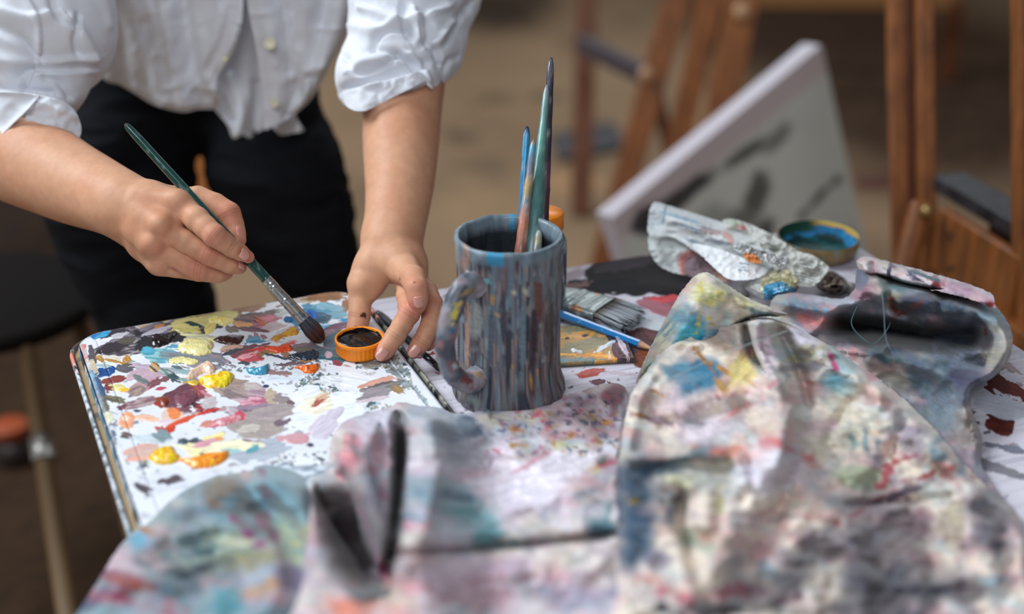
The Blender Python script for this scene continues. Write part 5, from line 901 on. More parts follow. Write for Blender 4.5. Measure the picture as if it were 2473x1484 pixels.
# loose threads
def thread(pts, h, col, label, r=.00026):
    q = smooth_poly(pts, False, 8); hh = np.interp(np.linspace(0, 1, len(q)), np.linspace(0, 1, len(h)), h); P = Z(q[:, 0], q[:, 1], hh); V, Fs = tube(P, r, 6)
    o = mk('loose_thread', V, Fs, mat('thread_'+label[:4].strip(), col, .8)); tag(o, label, 'thread', None)
thread([(1905, 775-30), (1900, 800), (1760, 850), (1640, 905), (1600, 925)][1:], [.098, .092, .088, .084], (186, 200, 200), 'pale thread pulled loose across the large cream cloth')
thread([(2130, 700), (2135, 760), (2140, 820), (2160, 860), (2180, 880)], [.095, .090, .083, .075, .062], (110, 130, 140), 'grey thread dangling over the dark hollow of the back rag')
thread([(2070, 740), (2056, 780), (2075, 810), (2110, 830), (2140, 800), (2150, 780)], [.078, .075, .07, .066, .07, .08], (84, 118, 124), 'teal looped thread inside the dark hollow of the back rag')
# ---------------------------------------------------------------- person: one continuous body surface grown from a distance field
def smin(a, b, k):
    h = np.maximum(k-np.abs(a-b), 0)/k; return np.minimum(a, b)-h*h*k*.25
class Field:
    def __init__(s, lo, hi, vs):
        s.vs = vs; s.lo = np.floor(np.array(lo)/vs)*vs; s.n = np.ceil((np.array(hi)-s.lo)/vs).astype(int)+1
        s.ax = [s.lo[k]+vs*np.arange(s.n[k]) for k in range(3)]
        s.f = s.new()
    def new(s): return np.full(s.n, .012, np.float32)
    def sub(s, lo, hi):
        sl_ = []
        for k in range(3):
            i0 = max(0, int((lo[k]-s.lo[k])/s.vs)); i1 = min(s.n[k], int((hi[k]-s.lo[k])/s.vs)+2)
            if i1 <= i0: return None
            sl_.append(slice(i0, i1))
        return tuple(sl_)
    def cone(s, f, a, b, ra, rb, k, flat=None):
        a = np.asarray(a, float); b = np.asarray(b, float); m = max(ra, rb)+k+.009
        q = s.sub(np.minimum(a, b)-m, np.maximum(a, b)+m)
        if q is None: return
        X = s.ax[0][q[0]][:, None, None]; Y = s.ax[1][q[1]][None, :, None]; Z_ = s.ax[2][q[2]][None, None, :]
        e = b-a; L = e@e+1e-12
        dx, dy, dz = X-a[0], Y-a[1], Z_-a[2]; t = np.clip((dx*e[0]+dy*e[1]+dz*e[2])/L, 0, 1)
        dx, dy, dz = dx-t*e[0], dy-t*e[1], dz-t*e[2]
        if flat is not None:      # (direction, factor): squeeze the section along a direction
            w, fc = flat; w = np.asarray(w, float); p = dx*w[0]+dy*w[1]+dz*w[2]; g = (1/fc-1)*p
            dx, dy, dz = dx+g*w[0], dy+g*w[1], dz+g*w[2]
        d = np.sqrt(dx*dx+dy*dy+dz*dz)-(ra+(rb-ra)*t)
        if flat is not None: d = d*(.5+.5*flat[1])
        f[q] = smin(f[q], d.astype(np.float32), k) if k > 0 else np.minimum(f[q], d)
    def chain(s, f, pts, rs, k):
        for i in range(len(pts)-1): s.cone(f, pts[i], pts[i+1], rs[i], rs[i+1], k)
    def groove(s, f, a, b, r, k):      # smooth subtraction of a thin rod
        g = s.new(); s.cone(g, a, b, r, r, .0005); m = g < .011
        h = np.maximum(k-np.abs(f[m]+g[m]), 0)/k; f[m] = np.maximum(f[m], -g[m])+h*h*k*.25
    def mesh(s, f=None):
        f = s.f if f is None else f
        g = openvdb.FloatGrid(.012); g.copyFromArray(np.ascontiguousarray(f.astype(np.float32)))
        P, Q = g.convertToQuads(0.0)
        P = np.array(P)*s.vs+s.lo; Q = np.array(Q, dtype=np.int64)
        a = P[Q[:, 0]]; nr = np.cross(P[Q[:, 1]]-a, P[Q[:, 2]]-a); vol = (nr*a).sum()
        if vol < 0: Q = Q[:, ::-1]
        return P, Q
def px(d): return d/F      # radius in picture units at depth d: r = n*px(depth)
# a joint: (x, y, depth, radius in picture units)
def J(l): return [W(a[0], a[1], a[2]) for a in l], [a[3]*a[2]/F for a in l]
SKIN_SPOTS = []
NAILS = []
def hand_field(arm, palm, fingers, bumps, webs, lo_pad=.02, vs=.0009, grooves=()):
    pts = [W(*a[:3]) for a in arm]+[W(*p[:3]) for c in palm for p in c]+[W(*p[:3]) for c in fingers for p in c]
    pts = np.array(pts); pad = .055
    fd = Field(pts.min(0)-pad, pts.max(0)+pad, vs)
    base = fd.new()
    P, R = J(arm); Q_ = smooth_poly(np.hstack([np.array(P), np.array(R)[:, None]]), False, 5); fd.chain(base, Q_[:, :3], Q_[:, 3], .012)
    for c in palm: P, R = J(c); fd.chain(base, P, R, .009)
    for c in webs: P, R = J(c); fd.chain(base, P, R, .010)
    tot = base.copy()
    for c in fingers:
        P, R = J(c); ff = fd.new()
        # rounder joints: fleshy segments between slightly wider knuckles
        for i in range(len(P)-1):
            m = (P[i]+P[i+1])/2; rm = (R[i]+R[i+1])/2*(.955 if i < len(P)-2 else 1.0)
            fd.cone(ff, P[i], m, R[i], rm, .0035); fd.cone(ff, m, P[i+1], rm, R[i+1], .0035)
        fin = smin(base, ff, .0065)
        tot = smin(tot, fin, .0009)
    for b in bumps:
        c = W(*b[:3]); r = b[3]*b[2]/F; fd.cone(tot, c, c+1e-5, r, r, .006)
    for g in grooves: fd.groove(tot, W(*g[0][:3]), W(*g[1][:3]), g[2]*g[0][2]/F, .0016)
    return fd, tot
# right hand (holds the brush)
def right_arm():
    e = 1.42
    arm = [(60, -260, 1.49, 110), (-20, 0, 1.46, 106), (-90, 220, 1.44, 104), (-70, 320, 1.43, 104), (20, 366, 1.41, 100), (90, 398, 1.385, 96), (170, 440, 1.355, 84), (235, 468, 1.33, 73), (288, 492, 1.305, 65), (318, 510, 1.295, 60)]
    palm = [[(310, 496, 1.30, 52), (362, 485, 1.286, 42), (425, 492, 1.272, 33)],
            [(315, 515, 1.298, 50), (350, 530, 1.275, 38), (388, 546, 1.262, 30)],
            [(318, 530, 1.300, 48), (345, 560, 1.278, 36), (370, 589, 1.266, 28)],
            [(322, 545, 1.308, 44), (350, 590, 1.290, 36), (385, 634, 1.282, 27)],
            [(330, 560, 1.315, 40), (380, 600, 1.31, 40), (430, 610, 1.31, 36)],
            [(360, 500, 1.315, 44), (420, 520, 1.315, 42), (440, 560, 1.315, 40)],
            [(425, 495, 1.276, 30), (388, 546, 1.266, 28), (372, 589, 1.270, 26), (385, 634, 1.285, 25)],
            [(330, 505, 1.285, 44), (400, 520, 1.280, 32)], [(330, 530, 1.288, 42), (385, 570, 1.278, 30)]]
    index = [(428, 492, 1.276, 31), (476, 530, 1.260, 29), (519, 570, 1.250, 27), (561, 599, 1.263, 22), (599, 621, 1.277, 15.5)]
    middle = [(388, 546, 1.270, 29), (448, 584, 1.266, 27.5), (503, 615, 1.267, 26), (553, 638, 1.280, 21.5), (580, 646, 1.291, 16)]
    ring = [(370, 589, 1.276, 28), (428, 624, 1.274, 26.5), (480, 654, 1.275, 25), (522, 662, 1.289, 21), (547, 660, 1.301, 16)]
    pinky = [(386, 634, 1.290, 27), (425, 647, 1.288, 23), (466, 656, 1.298, 20), (500, 652, 1.312, 17), (516, 645, 1.32, 14)]
    thumb = [(405, 492, 1.315, 34), (478, 484, 1.310, 33), (520, 495, 1.305, 27), (553, 516, 1.300, 27), (566, 545, 1.298, 22), (578, 580, 1.294, 17)]
    bumps = [(434, 486, 1.266, 23), (387, 543, 1.253, 21), (368, 588, 1.258, 20), (378, 640, 1.276, 18)]
    webs = [[(372, 478, 1.300, 33), (430, 482, 1.305, 30)]]
    fd, f = hand_field(arm, palm, [index, middle, ring, pinky, thumb], bumps, webs)
    # tendons on the back of the hand
    for a, b in (((325, 492, 1.272), (380, 538, 1.258)), ((320, 508, 1.276), (362, 580, 1.262)), ((335, 475, 1.274), (425, 484, 1.264))):
        A, B = W(*a), W(*b); fd.cone(f, A, B, .0034, .0040, .0100)
    for (a, c) in ((index, 1), (middle, 1), (ring, 1)):
        SKIN_SPOTS.append((W(*a[2][:3])-FW*.006, .011, (196, 106, 92), .5)); SKIN_SPOTS.append((W(*a[4][:3]), .010, (204, 116, 104), .5))
    SKIN_SPOTS.append((W(553, 516, 1.29), .013, (196, 106, 92), .5)); SKIN_SPOTS.append((W(575, 575, 1.285), .011, (204, 116, 104), .5))
    for l in (index, middle, ring): joint_lines(l, 2)
    joint_lines(index, 3, (-3, 3)); joint_lines(thumb, 3, (-4, 3))
    for b in bumps: SKIN_SPOTS.append((W(b[0]+8, b[1]+8, b[2]-.004), .012, (210, 140, 116), .35))
    SKIN_SPOTS.append((W(274, 520, 1.28), .0045, (150, 118, 118), .5)); SKIN_SPOTS.append((W(362, 516, 1.25), .0016, (120, 80, 76), .8)); SKIN_SPOTS.append((W(420, 653, 1.27), .004, (190, 96, 100), .6))
    # nails: centre, along, outward, length, width, radius
    NAILS.append((W(592, 616, 1.2588), W(602, 624, 1.2643)-W(586, 611, 1.2573), W(597, 607, 1.248)-W(592, 616, 1.260), .0105, .0095, .0068))
    NAILS.append((W(582, 563, 1.290), W(581, 580, 1.288)-W(577, 550, 1.291), W(600, 560, 1.285)-W(582, 563, 1.288), .0110, .0100, .0070))
    NAILS.append((W(585, 640, 1.281), W(590, 647, 1.284)-W(574, 640, 1.276), W(592, 628, 1.272)-W(586, 640, 1.28), .009, .009, .0062))
    return fd.mesh(f)
def left_arm():
    arm = [(1015, -200, 1.49, 104), (990, 0, 1.485, 92), (982, 150, 1.475, 84), (972, 260, 1.455, 80), (968, 350, 1.43, 76), (966, 430, 1.405, 68), (960, 500, 1.385, 60), (950, 560, 1.368, 56), (942, 590, 1.36, 54)]
    palm = [[(930, 596, 1.352, 46), (902, 640, 1.345, 40), (874, 684, 1.338, 31)],
            [(945, 598, 1.350, 50), (962, 630, 1.338, 42), (978, 655, 1.325, 36)],
            [(962, 598, 1.358, 44), (985, 632, 1.348, 38), (996, 675, 1.34, 34)],
            [(966, 600, 1.368, 42), (990, 640, 1.362, 36), (1004, 690, 1.358, 30)],
            [(940, 620, 1.35, 44), (945, 640, 1.345, 36)]]
    index = [(972, 652, 1.324, 33), (998, 672, 1.300, 30), (1006, 697, 1.285, 27), (1009, 722, 1.284, 22.5), (1010, 742, 1.288, 17)]
    middle = [(990, 672, 1.342, 31), (985, 715, 1.318, 27), (988, 757, 1.292, 26), (955, 812, 1.276, 23.5), (931, 846, 1.270, 20), (920, 858, 1.269, 16)]
    ring = [(1004, 688, 1.356, 28), (1030, 705, 1.335, 26), (1044, 735, 1.318, 25), (1039, 785, 1.300, 22.5), (1019, 825, 1.290, 21), (999, 851, 1.286, 16.5)]
    pinky = [(1006, 700, 1.370, 25), (1048, 735, 1.350, 21), (1062, 780, 1.330, 19), (1048, 815, 1.316, 17), (1034, 836, 1.308, 13)]
    thumb = [(898, 640, 1.348, 36), (873, 686, 1.340, 31), (869, 725, 1.332, 26), (868, 764, 1.324, 25.5), (862, 794, 1.318, 23), (856, 812, 1.314, 19)]
    bumps = [(872, 690, 1.330, 27), (985, 648, 1.318, 26), (1002, 640, 1.345, 24)]
    webs = [[(895, 655, 1.345, 30), (897, 690, 1.338, 26), (893, 708, 1.332, 17)], [(905, 640, 1.34, 28), (960, 640, 1.335, 28)], [(905, 660, 1.342, 22), (918, 650, 1.342, 20)]]
    fd, f = hand_field(arm, palm, [index, middle, ring, pinky, thumb], bumps, webs)
    for a, c in ((index, 2), (middle, 2), (ring, 2)):
        SKIN_SPOTS.append((W(*a[c][:3])-FW*.006, .012, (198, 112, 96), .5))
    for a in (index, middle, ring, pinky, thumb): SKIN_SPOTS.append((W(*a[-1][:3]), .012, (206, 118, 106), .5))
    SKIN_SPOTS.append((W(879, 760, 1.312), .0042, (38, 22, 22), 1.0)); SKIN_SPOTS.append((W(962, 674, 1.297), .0022, (70, 34, 50), .95)); SKIN_SPOTS.append((W(1001, 683, 1.276), .0014, (150, 60, 60), .8)); SKIN_SPOTS.append((W(859, 789, 1.308), .0012, (90, 30, 40), .8))
    SKIN_SPOTS.append((W(975, 260, 1.42), .02, (186, 116, 84), .4))
    joint_lines(middle, 3, (-4, 3)); joint_lines(middle, 2, (-4, 4)); joint_lines(ring, 4, (-4, 3)); joint_lines(thumb, 3, (-5, 2))
    NAILS.append((W(923, 857, 1.2555), W(913, 868, 1.2555)-W(935, 841, 1.257), -FW+RT*.35-UPV*.35, .0125, .0100, .0072))
    NAILS.append((W(1001, 851, 1.274), W(989, 864, 1.276)-W(1015, 834, 1.277), -FW+RT*.25-UPV*.35, .0120, .0098, .0070))
    NAILS.append((W(1012, 731, 1.2755), W(1013, 746, 1.279)-W(1011, 718, 1.275), -FW+RT*.30+UPV*.25, .0110, .0094, .0072))
    return fd.mesh(f)
SKIN_LINES = []
def joint_lines(l, k, offs=(-9, -2, 5)):
    a, b = np.array(l[k][:2], float), np.array(l[k+1][:2], float); d = (b-a)/np.linalg.norm(b-a); n = np.array([-d[1], d[0]]); r = l[k][3]
    for o in offs:
        c = a+d*o; SKIN_LINES.append((W(*(c-n*r*.62), l[k][2]-r*.75*l[k][2]/F), W(*(c+n*r*.62), l[k][2]-r*.75*l[k][2]/F), .0011, .34))
def skin_cols(V):
    n = fbm3(V*34, 3, 3); n2 = fbm3(V*160, 2, 7)
    C = np.repeat(sl((206, 154, 122))[None, :], len(V), 0); C = C+(sl((196, 128, 98))-C)*(ss(-.1, .6, n)*.35)[:, None]; C *= (1+.05*n2[:, None])
    for c, r, k, o in SKIN_SPOTS:
        d = np.linalg.norm(V-c, axis=1)
        if r < .006: m = np.clip((1.1+.35*fbm3(V*np.array([500, 500, 500]), 2, 5)*1-d/r)/.3, 0, 1)*o
        else: m = np.exp(-(d/r)**2)*o
        C = C+(sl(k)-C)*m[:, None]
    for a, b, r, o in SKIN_LINES:
        e = b-a; t = np.clip((V-a) @ e/(e @ e), 0, 1); d = np.linalg.norm(V-a-t[:, None]*e, axis=1); g = np.exp(-(np.maximum(d-.0030, 0)/r)**2)
        # only the part of the surface in a thin slab across the finger
        ax = np.cross(e, FW); ax /= np.linalg.norm(ax); w_ = np.abs((V-a) @ ax); m = np.exp(-(w_/.0007)**2)*(d < .006)*o
        C = C+(sl((150, 84, 66))-C)*m[:, None]
    return np.clip(C, 0, 1)
LEGS = [[(330, 240, 1.79, 138), (290, 400, 1.78, 176), (298, 520, 1.78, 174), (368, 725, 1.80, 140), (388, 800, 1.81, 128), (440, 1340, 2.04, 66)],
        [(620, 240, 1.79, 140), (661, 400, 1.78, 158), (703, 500, 1.79, 143), (744, 600, 1.81, 121), (772, 700, 1.84, 98), (810, 900, 1.90, 84), (835, 1330, 2.08, 62)]]
PERSON = thing('person', (-.35, 1.80, 0), 'person in a white rolled-sleeve shirt and black trousers, leaning over the palette with a brush', 'person')
def body():
    A = right_arm(); B = left_arm()
    # coarse torso, neck, head, upper arms and legs under the clothes
    fd = Field((-.85, 1.05, .02), (.30, 2.05, 1.72), .0075); f = fd.new(); f[:] = .03
    hip = W(485, 200, 1.79); ch = np.array([-.34, 1.76, 1.12]); nk = np.array([-.33, 1.64, 1.30]); hd = np.array([-.32, 1.56, 1.42])
    rsh = np.array([-.50, 1.66, 1.21]); lsh = np.array([-.17, 1.66, 1.21])
    fd.cone(f, hip, ch, .055, .11, .05); fd.cone(f, hip+[.08, 0, 0], hip-[.08, 0, 0], .05, .05, .05); fd.cone(f, ch+[.09, 0, .02], ch-[.09, 0, -.02], .09, .09, .05)
    fd.cone(f, rsh, lsh, .055, .055, .05); fd.cone(f, ch, nk, .09, .055, .05); fd.cone(f, nk, hd, .052, .055, .03)
    fd.cone(f, hd+[0, -.01, .02], hd+[0, .03, .06], .074, .082, .03); fd.cone(f, hd+[0, -.05, -.03], hd+[0, 0, .02], .045, .06, .03)     # skull and jaw
    fd.cone(f, hd+[0, -.085, .015], hd+[0, -.105, -.008], .010, .014, .012)                                                              # nose
    for sx in (-1, 1): fd.cone(f, hd+[sx*.082, .01, .0], hd+[sx*.084, .02, .03], .012, .014, .01)                                        # ears
    for sx in (-1, 1): fd.cone(f, hd+[sx*.03, -.07, .035], hd+[sx*.031, -.071, .035], .014, .014, .006)
    fd.cone(f, hd+[-.02, -.085, -.038], hd+[.02, -.085, -.038], .008, .008, .01)
    fd.cone(f, rsh, W(60, -260, 1.49), .050, .046, .03); fd.cone(f, W(60, -260, 1.49), W(-20, 0, 1.46), .044, .040, .02)
    fd.cone(f, lsh, W(1015, -200, 1.49), .048, .043, .03); fd.cone(f, W(1015, -200, 1.49), W(985, 60, 1.48), .040, .034, .02)
    for c in LEGS:
        P, R_ = J(c); R_ = [r*.72 for r in R_]; fd.chain(f, P, R_, .01)
        a = P[-1]; fd.cone(f, a+[0, 0, -.01], [a[0], a[1]-.15, .045], .030, .026, .02)
    Cc = fd.mesh(f)
    V = np.vstack([A[0], B[0], Cc[0]]); Q = np.vstack([A[1], B[1]+len(A[0]), Cc[1]+len(A[0])+len(B[0])])
    mt = mat('skin', rough=.52, attr=True, spec=.28, sss=.12, bump=(1400, .10, .0004), var=(120, .06))
    mk('body', V, Q, mt, PERSON, cols=skin_cols(V))
    # hair over the skull, eyebrows and lips are small
    g = Field(hd-[.14, .14, .12], hd+[.14, .17, .2], .004); h = g.new(); h[:] = .03
    g.cone(h, hd+[0, .02, .05], hd+[0, .05, .06], .094, .096, .02); g.cone(h, hd+[0, .09, .03], hd+[0, .135, .06], .03, .036, .02)
    X, Y, Z_ = np.meshgrid(*g.ax, indexing='ij'); cut = (hd[1]-.028)-Y+.25*(hd[2]+.05-Z_); h = np.maximum(h, cut.astype(np.float32))
    V, Q = g.mesh(h); n = fbm3(V*np.array([160, 20, 20]), 3, 3); mk('hair', V+0, Q, mat('brown_hair', (70, 46, 32), .5, var=(60, .5, (40, 26, 20)), stretch=(8, 1, 1)), PERSON)
    for sx in (-1, 1):
        V, Fs = lathe([(0, -.011), (.008, -.008), (.011, 0), (.008, .008), (0, .011)], hd+[sx*.03, -.074, .036], 20); mk('eye', V, Fs, mat('eye_white', (226, 222, 216), .2), PERSON)
    V, Fs = tube([hd+[-.022, -.096, -.040], hd+[0, -.100, -.038], hd+[.022, -.096, -.040]], [.002, .005, .002], 10); mk('lips', V, Fs, mat('lips', (190, 106, 100), .4), PERSON)
    nm = mat('nail', (222, 158, 144), .16, spec=.6, coat=.4); tipm = mat('nail_tip', (240, 222, 206), .2)
    for c, al, out, ln, wd_, R in NAILS:
        al = al/np.linalg.norm(al); out = out-al*(out@al); out /= np.linalg.norm(out); sd = np.cross(al, out)
        nu, nv = 15, 13; u = np.linspace(-1, 1, nu); v = np.linspace(-1, 1, nv); U, V_ = np.meshgrid(u, v, indexing='ij')
        wv = np.sqrt(np.clip(1-np.abs(V_)**4*.55, 0, 1)); X = U*wd_/2*wv; Yl = V_*ln/2*(1-.12*U**2*np.sign(V_)*0)-.0006*U**2*(V_ > 0)*8*.3
        ang = X/(R*.9); P = c+sd*(np.sin(ang)*R*.9)[..., None]+out*((np.cos(ang)-1)*R*.9-.0007*V_**2+.0002)[..., None]+al*Yl[..., None]
        mk('fingernail', P.reshape(-1, 3), grid_faces(nu, nv), nm, PERSON, solid=-.0006)
body()

def vnormals(V, Q):
    n = np.cross(V[Q[:, 2]]-V[Q[:, 0]], V[Q[:, 3]]-V[Q[:, 1]]); N = np.zeros_like(V)
    for k in range(4): np.add.at(N, Q[:, k], n)
    return N/(np.linalg.norm(N, axis=1)[:, None]+1e-12)
def clothes():
    cot = mat('white_cotton', (222, 224, 231), .8, sheen=.25, spec=.25, bump=(700, .25, .0006), var=(30, .05), var2=None)
    # --- shirt body: two fronts, the inside of the back seen between them
    def dep(x, y): return 1.560+.00028*y+.00010*np.abs(x-560)
    def ridg(x, y, L):
        r = 0
        for pts, w, a in L:
            d, _, _, sg, t = poly_near(smooth_poly(pts, False, 5), x, y, False); w = np.where(sg > 0, w[0], w[1]) if isinstance(w, tuple) else w
            r = r+a*np.exp(-(d/w)**2)
        return r
    parts = []
    FL = [([(300, -60), (330, 90), (400, 250)], (26, 44), .018), ([(262, -60), (285, 80), (300, 200)], 22, -.010), ([(380, -60), (400, 80), (445, 265)], (16, 40), .020), ([(430, -60), (455, 60), (480, 200), (520, 258)], (40, 14), -.016), ([(520, -60), (530, 60), (470, 190)], (18, 40), .014),
          ([(350, 60), (350, 160), (365, 245)], 18, -.012), ([(590, -60), (582, 60), (540, 160), (520, 215)], (10, 26), .012), ([(555, -60), (550, 60), (505, 170)], 12, -.006), ([(400, 215), (450, 205), (515, 220)], 9, .004), ([(330, -60), (372, 60), (380, 130)], 12, .008)]
    def pL(x, y, d): return W(x, y, dep(x, y)-ridg(x, y, FL)*.8+.005*fbm(x*.010, y*.006, 3, 2)-.0012*(1-2*np.abs(fbm(x*.025+y*.01, y*.022, 2, 5)))+.014*ss(14, 0, d)*(y > 60)*.6)
    V, Fs, *_ = sheet([(215, -210), (400, -210), (590, -210), (587, 0), (583, 60), (566, 120), (540, 160), (522, 190), (524, 215), (532, 245), (520, 262), (480, 264), (445, 271), (405, 264), (365, 250), (330, 228), (290, 205), (245, 182), (225, 60)], 4, pL, closed_smooth=True); parts.append((V, Fs))
    FR = [([(635, -60), (650, 80), (668, 200), (668, 300)], 26, .012), ([(674, -60), (690, 80), (698, 170), (700, 260)], 3.5, -.004), ([(730, -60), (740, 60), (735, 200)], (22, 40), .014), ([(790, -60), (775, 60), (740, 200)], (40, 18), -.012), ([(830, -60), (810, 60), (770, 160)], 24, .012), ([(700, 190), (740, 175), (790, 160)], 12, .006), ([(710, 285), (735, 240), (745, 200)], 8, .007), ([(690, 280), (715, 220), (722, 180)], 9, -.007), ([(770, 70), (800, 72), (835, 68)], 5, .003)]
    def pR(x, y, d): return W(x, y, dep(x, y)-.012-ridg(x, y, FR)*.85+.004*fbm(x*.010, y*.006, 3, 12)-.0010*(1-2*np.abs(fbm(x*.025, y*.02, 2, 15)))+.012*ss(12, 0, d)*(x > 700))
    V, Fs, *_ = sheet([(580, -210), (730, -210), (865, -210), (854, 0), (838, 67), (823, 111), (797, 158), (776, 200), (749, 243), (716, 273), (690, 290), (662, 303), (640, 313), (637, 280), (634, 236), (630, 202), (622, 140), (612, 84), (597, 0)], 4, pR); parts.append((V, Fs))
    FI = [([(610, -20), (600, 150), (590, 320)], 18, .010), ([(560, 180), (585, 260), (575, 325)], 9, .010), ([(540, 240), (560, 290)], 8, -.008), ([(620, 200), (612, 320)], 8, -.008)]
    def pI(x, y, d): return W(x, y, dep(x, y)+.046-ridg(x, y, FI)+.004*fbm(x*.02, y*.01, 3, 22))
    V, Fs, *_ = sheet([(560, -200), (640, -200), (655, 60), (665, 250), (650, 300), (626, 318), (612, 327), (600, 333), (588, 326), (576, 331), (562, 333), (548, 300), (520, 266), (500, 230), (510, 180), (550, 100)], 4, pI); parts.append((V, Fs))
    def pT(x, y, d): return W(x, y, dep(x, y)+.018-.008*np.sin(x*.12+y*.03)+.002*fbm(x*.05, y*.05, 2, 2))
    V, Fs, *_ = sheet([(655, 260), (700, 262), (712, 275), (722, 296), (734, 316), (706, 322), (680, 327), (668, 318), (655, 300)], 4, pT); parts.append((V, Fs))
    # closed shell round the chest and back, behind the fronts
    fd = Field((-.66, 1.45, .97), (-.04, 2.0, 1.40), .006); f = fd.new(); f[:] = .03
    fd.cone(f, W(485, 200, 1.79)+[0, 0, .04], np.array([-.34, 1.76, 1.12]), .10, .13, .05); fd.cone(f, np.array([-.42, 1.74, 1.14]), np.array([-.26, 1.74, 1.14]), .11, .11, .05)
    fd.cone(f, np.array([-.50, 1.66, 1.21]), np.array([-.17, 1.66, 1.21]), .066, .066, .05); fd.cone(f, np.array([-.34, 1.76, 1.12]), np.array([-.33, 1.66, 1.27]), .10, .062, .05)
    for a_, b_ in ((np.array([-.50, 1.66, 1.21]), W(70, -260, 1.50)), (np.array([-.17, 1.66, 1.21]), W(1000, -220, 1.50))): fd.cone(f, a_, b_, .068, .066, .03)
    X, Y, Z_ = np.meshgrid(*fd.ax, indexing='ij'); f = np.maximum(f, (1.0-Z_).astype(np.float32)); f = np.maximum(f, (Z_-1.325).astype(np.float32))
    V, Q = fd.mesh(f); V = V+vnormals(V, Q)*(.004*fbm3(V*np.array([22, 22, 9]), 3, 4))[:, None]; parts.append((V, [tuple(q) for q in Q]))
    V, Fs = join(parts); shirt = mk('shirt', V, Fs, cot, PERSON)
    # --- sleeves
    def sleeve(name, masses, rolls, folds, lo, hi, seed, amp):
        P = np.array([W(*m[:3]) for c in masses for m in c]+[W(*m[:3]) for m in rolls]); fd = Field(P.min(0)-.09, P.max(0)+.09, .0017); f = fd.new(); f[:] = .03
        for c in masses: q = smooth_poly(np.array(c, float), False, 3); Pp, R_ = J(q); fd.chain(f, Pp, R_, .016)
        g = fd.new(); g[:] = .03; q = smooth_poly(np.array(rolls, float), False, 5); Pp, R_ = J(q); fd.chain(g, Pp, R_, .004)
        f = smin(f, g, .0030)
        V, Q = fd.mesh(f); N = vnormals(V, Q)
        r1 = fbm3(V*np.array(lo), 3, seed); r2 = fbm3(V*np.array(hi), 3, seed+9)
        x, y, _ = PROJ(V); fr = np.clip(-(N @ FW)*2.5, 0, 1); dd = ridg(x, y, folds)*fr
        V = V+N*(amp*(1-2*np.abs(r1))+amp*.35*(1-2*np.abs(r2))+dd)[:, None]
        return mk(name, V, Q, cot, shirt)
    s1 = sleeve('sleeve', [[(70, -260, 1.50, 165), (60, -60, 1.46, 178), (92, 40, 1.44, 168), (112, 80, 1.43, 148)], [(90, 120, 1.43, 100), (84, 190, 1.43, 96), (70, 250, 1.43, 84)], [(120, 170, 1.42, 68), (135, 205, 1.415, 56)], [(-80, 100, 1.45, 130), (-70, 230, 1.45, 110)]],
           [(-90, 372, 1.44, 40), (-30, 322, 1.40, 40), (20, 286, 1.385, 30), (70, 268, 1.38, 24), (120, 272, 1.385, 26), (155, 292, 1.395, 26), (172, 318, 1.405, 16)],
           [([(55, 182), (75, 170), (150, 170), (235, 160)], (5, 26), -.009), ([(-20, 130), (60, 150), (140, 152), (220, 138)], (30, 12), .007), ([(0, 216), (60, 222), (122, 230)], (4, 14), -.006), ([(78, 176), (68, 200), (62, 222)], (14, 4), -.006), ([(171, 50), (205, 100), (228, 150)], (26, 16), .008), ([(190, 40), (180, 90), (190, 130)], (10, 6), -.006), ([(235, -30), (262, 20), (268, 60)], 14, .006), ([(-40, 60), (40, 95), (85, 140)], (8, 20), -.006), ([(40, -40), (90, 40), (96, 130)], (12, 5), .004), ([(120, -40), (130, 30), (170, 60)], (8, 20), -.005), ([(110, 190), (140, 200), (165, 235)], (6, 12), -.005), ([(0, 20), (70, 40), (120, 30)], (20, 8), .004)],
           (7, 7, 12), (30, 30, 22), 3, .0016)
    s2 = sleeve('sleeve', [[(1000, -220, 1.50, 150), (995, -60, 1.49, 140), (975, 60, 1.485, 118), (960, 110, 1.475, 100)], [(905, 130, 1.46, 64), (890, 190, 1.455, 66)], [(960, 130, 1.455, 90), (1010, 110, 1.46, 75)], [(890, 200, 1.45, 62), (960, 170, 1.45, 68), (1020, 130, 1.465, 66)], [(1060, 60, 1.49, 56), (1055, 140, 1.48, 46)], [(1110, -60, 1.50, 50), (1100, 30, 1.50, 34)]],
           [(842, 220, 1.47, 22), (868, 236, 1.44, 28), (905, 230, 1.43, 30), (955, 206, 1.424, 28), (1000, 182, 1.425, 26), (1028, 176, 1.435, 22), (1042, 196, 1.445, 14)],
           [([(838, 222), (881, 202), (938, 190), (1000, 176), (1030, 160)], (5, 18), -.007), ([(960, 138), (985, 150), (1012, 178)], (4, 14), -.009), ([(990, 130), (1020, 160), (1030, 190)], (12, 6), .006), ([(880, 132), (915, 127), (955, 130)], (3, 10), -.003), ([(905, 121), (915, 95), (940, 78), (985, 76)], (4, 12), -.006), ([(850, 60), (905, 75), (960, 55)], (16, 8), .006), ([(968, 20), (972, 60), (986, 92)], (5, 14), -.006), ([(1000, 20), (1005, 60), (1010, 95)], (10, 6), .005), ([(1022, 40), (1032, 80), (1028, 105)], (5, 12), -.008), ([(880, 20), (940, 45), (1010, 45), (1075, 10)], (14, 6), .008), ([(1028, 112), (1060, 90), (1090, 50)], (14, 5), .007), ([(1065, 160), (1055, 125), (1035, 108)], (5, 12), -.008), ([(835, 150), (860, 178), (900, 172), (945, 150)], (5, 16), -.006), ([(850, 170), (880, 150), (930, 145)], (10, 16), .005), ([(1080, 100), (1100, 60), (1130, 20)], (6, 14), -.007), ([(1070, 190), (1082, 150), (1100, 140)], (5, 10), -.005)],
           (10, 10, 18), (40, 40, 40), 8, .0016)
    def cuff(poly, hf, par):
        V, Fs, *_ = sheet(poly, 3, lambda x, y, d: W(x, y, hf(x, y, d)), closed_smooth=False)
        mk('cuff', V, Fs, cot, par, solid=.0016)
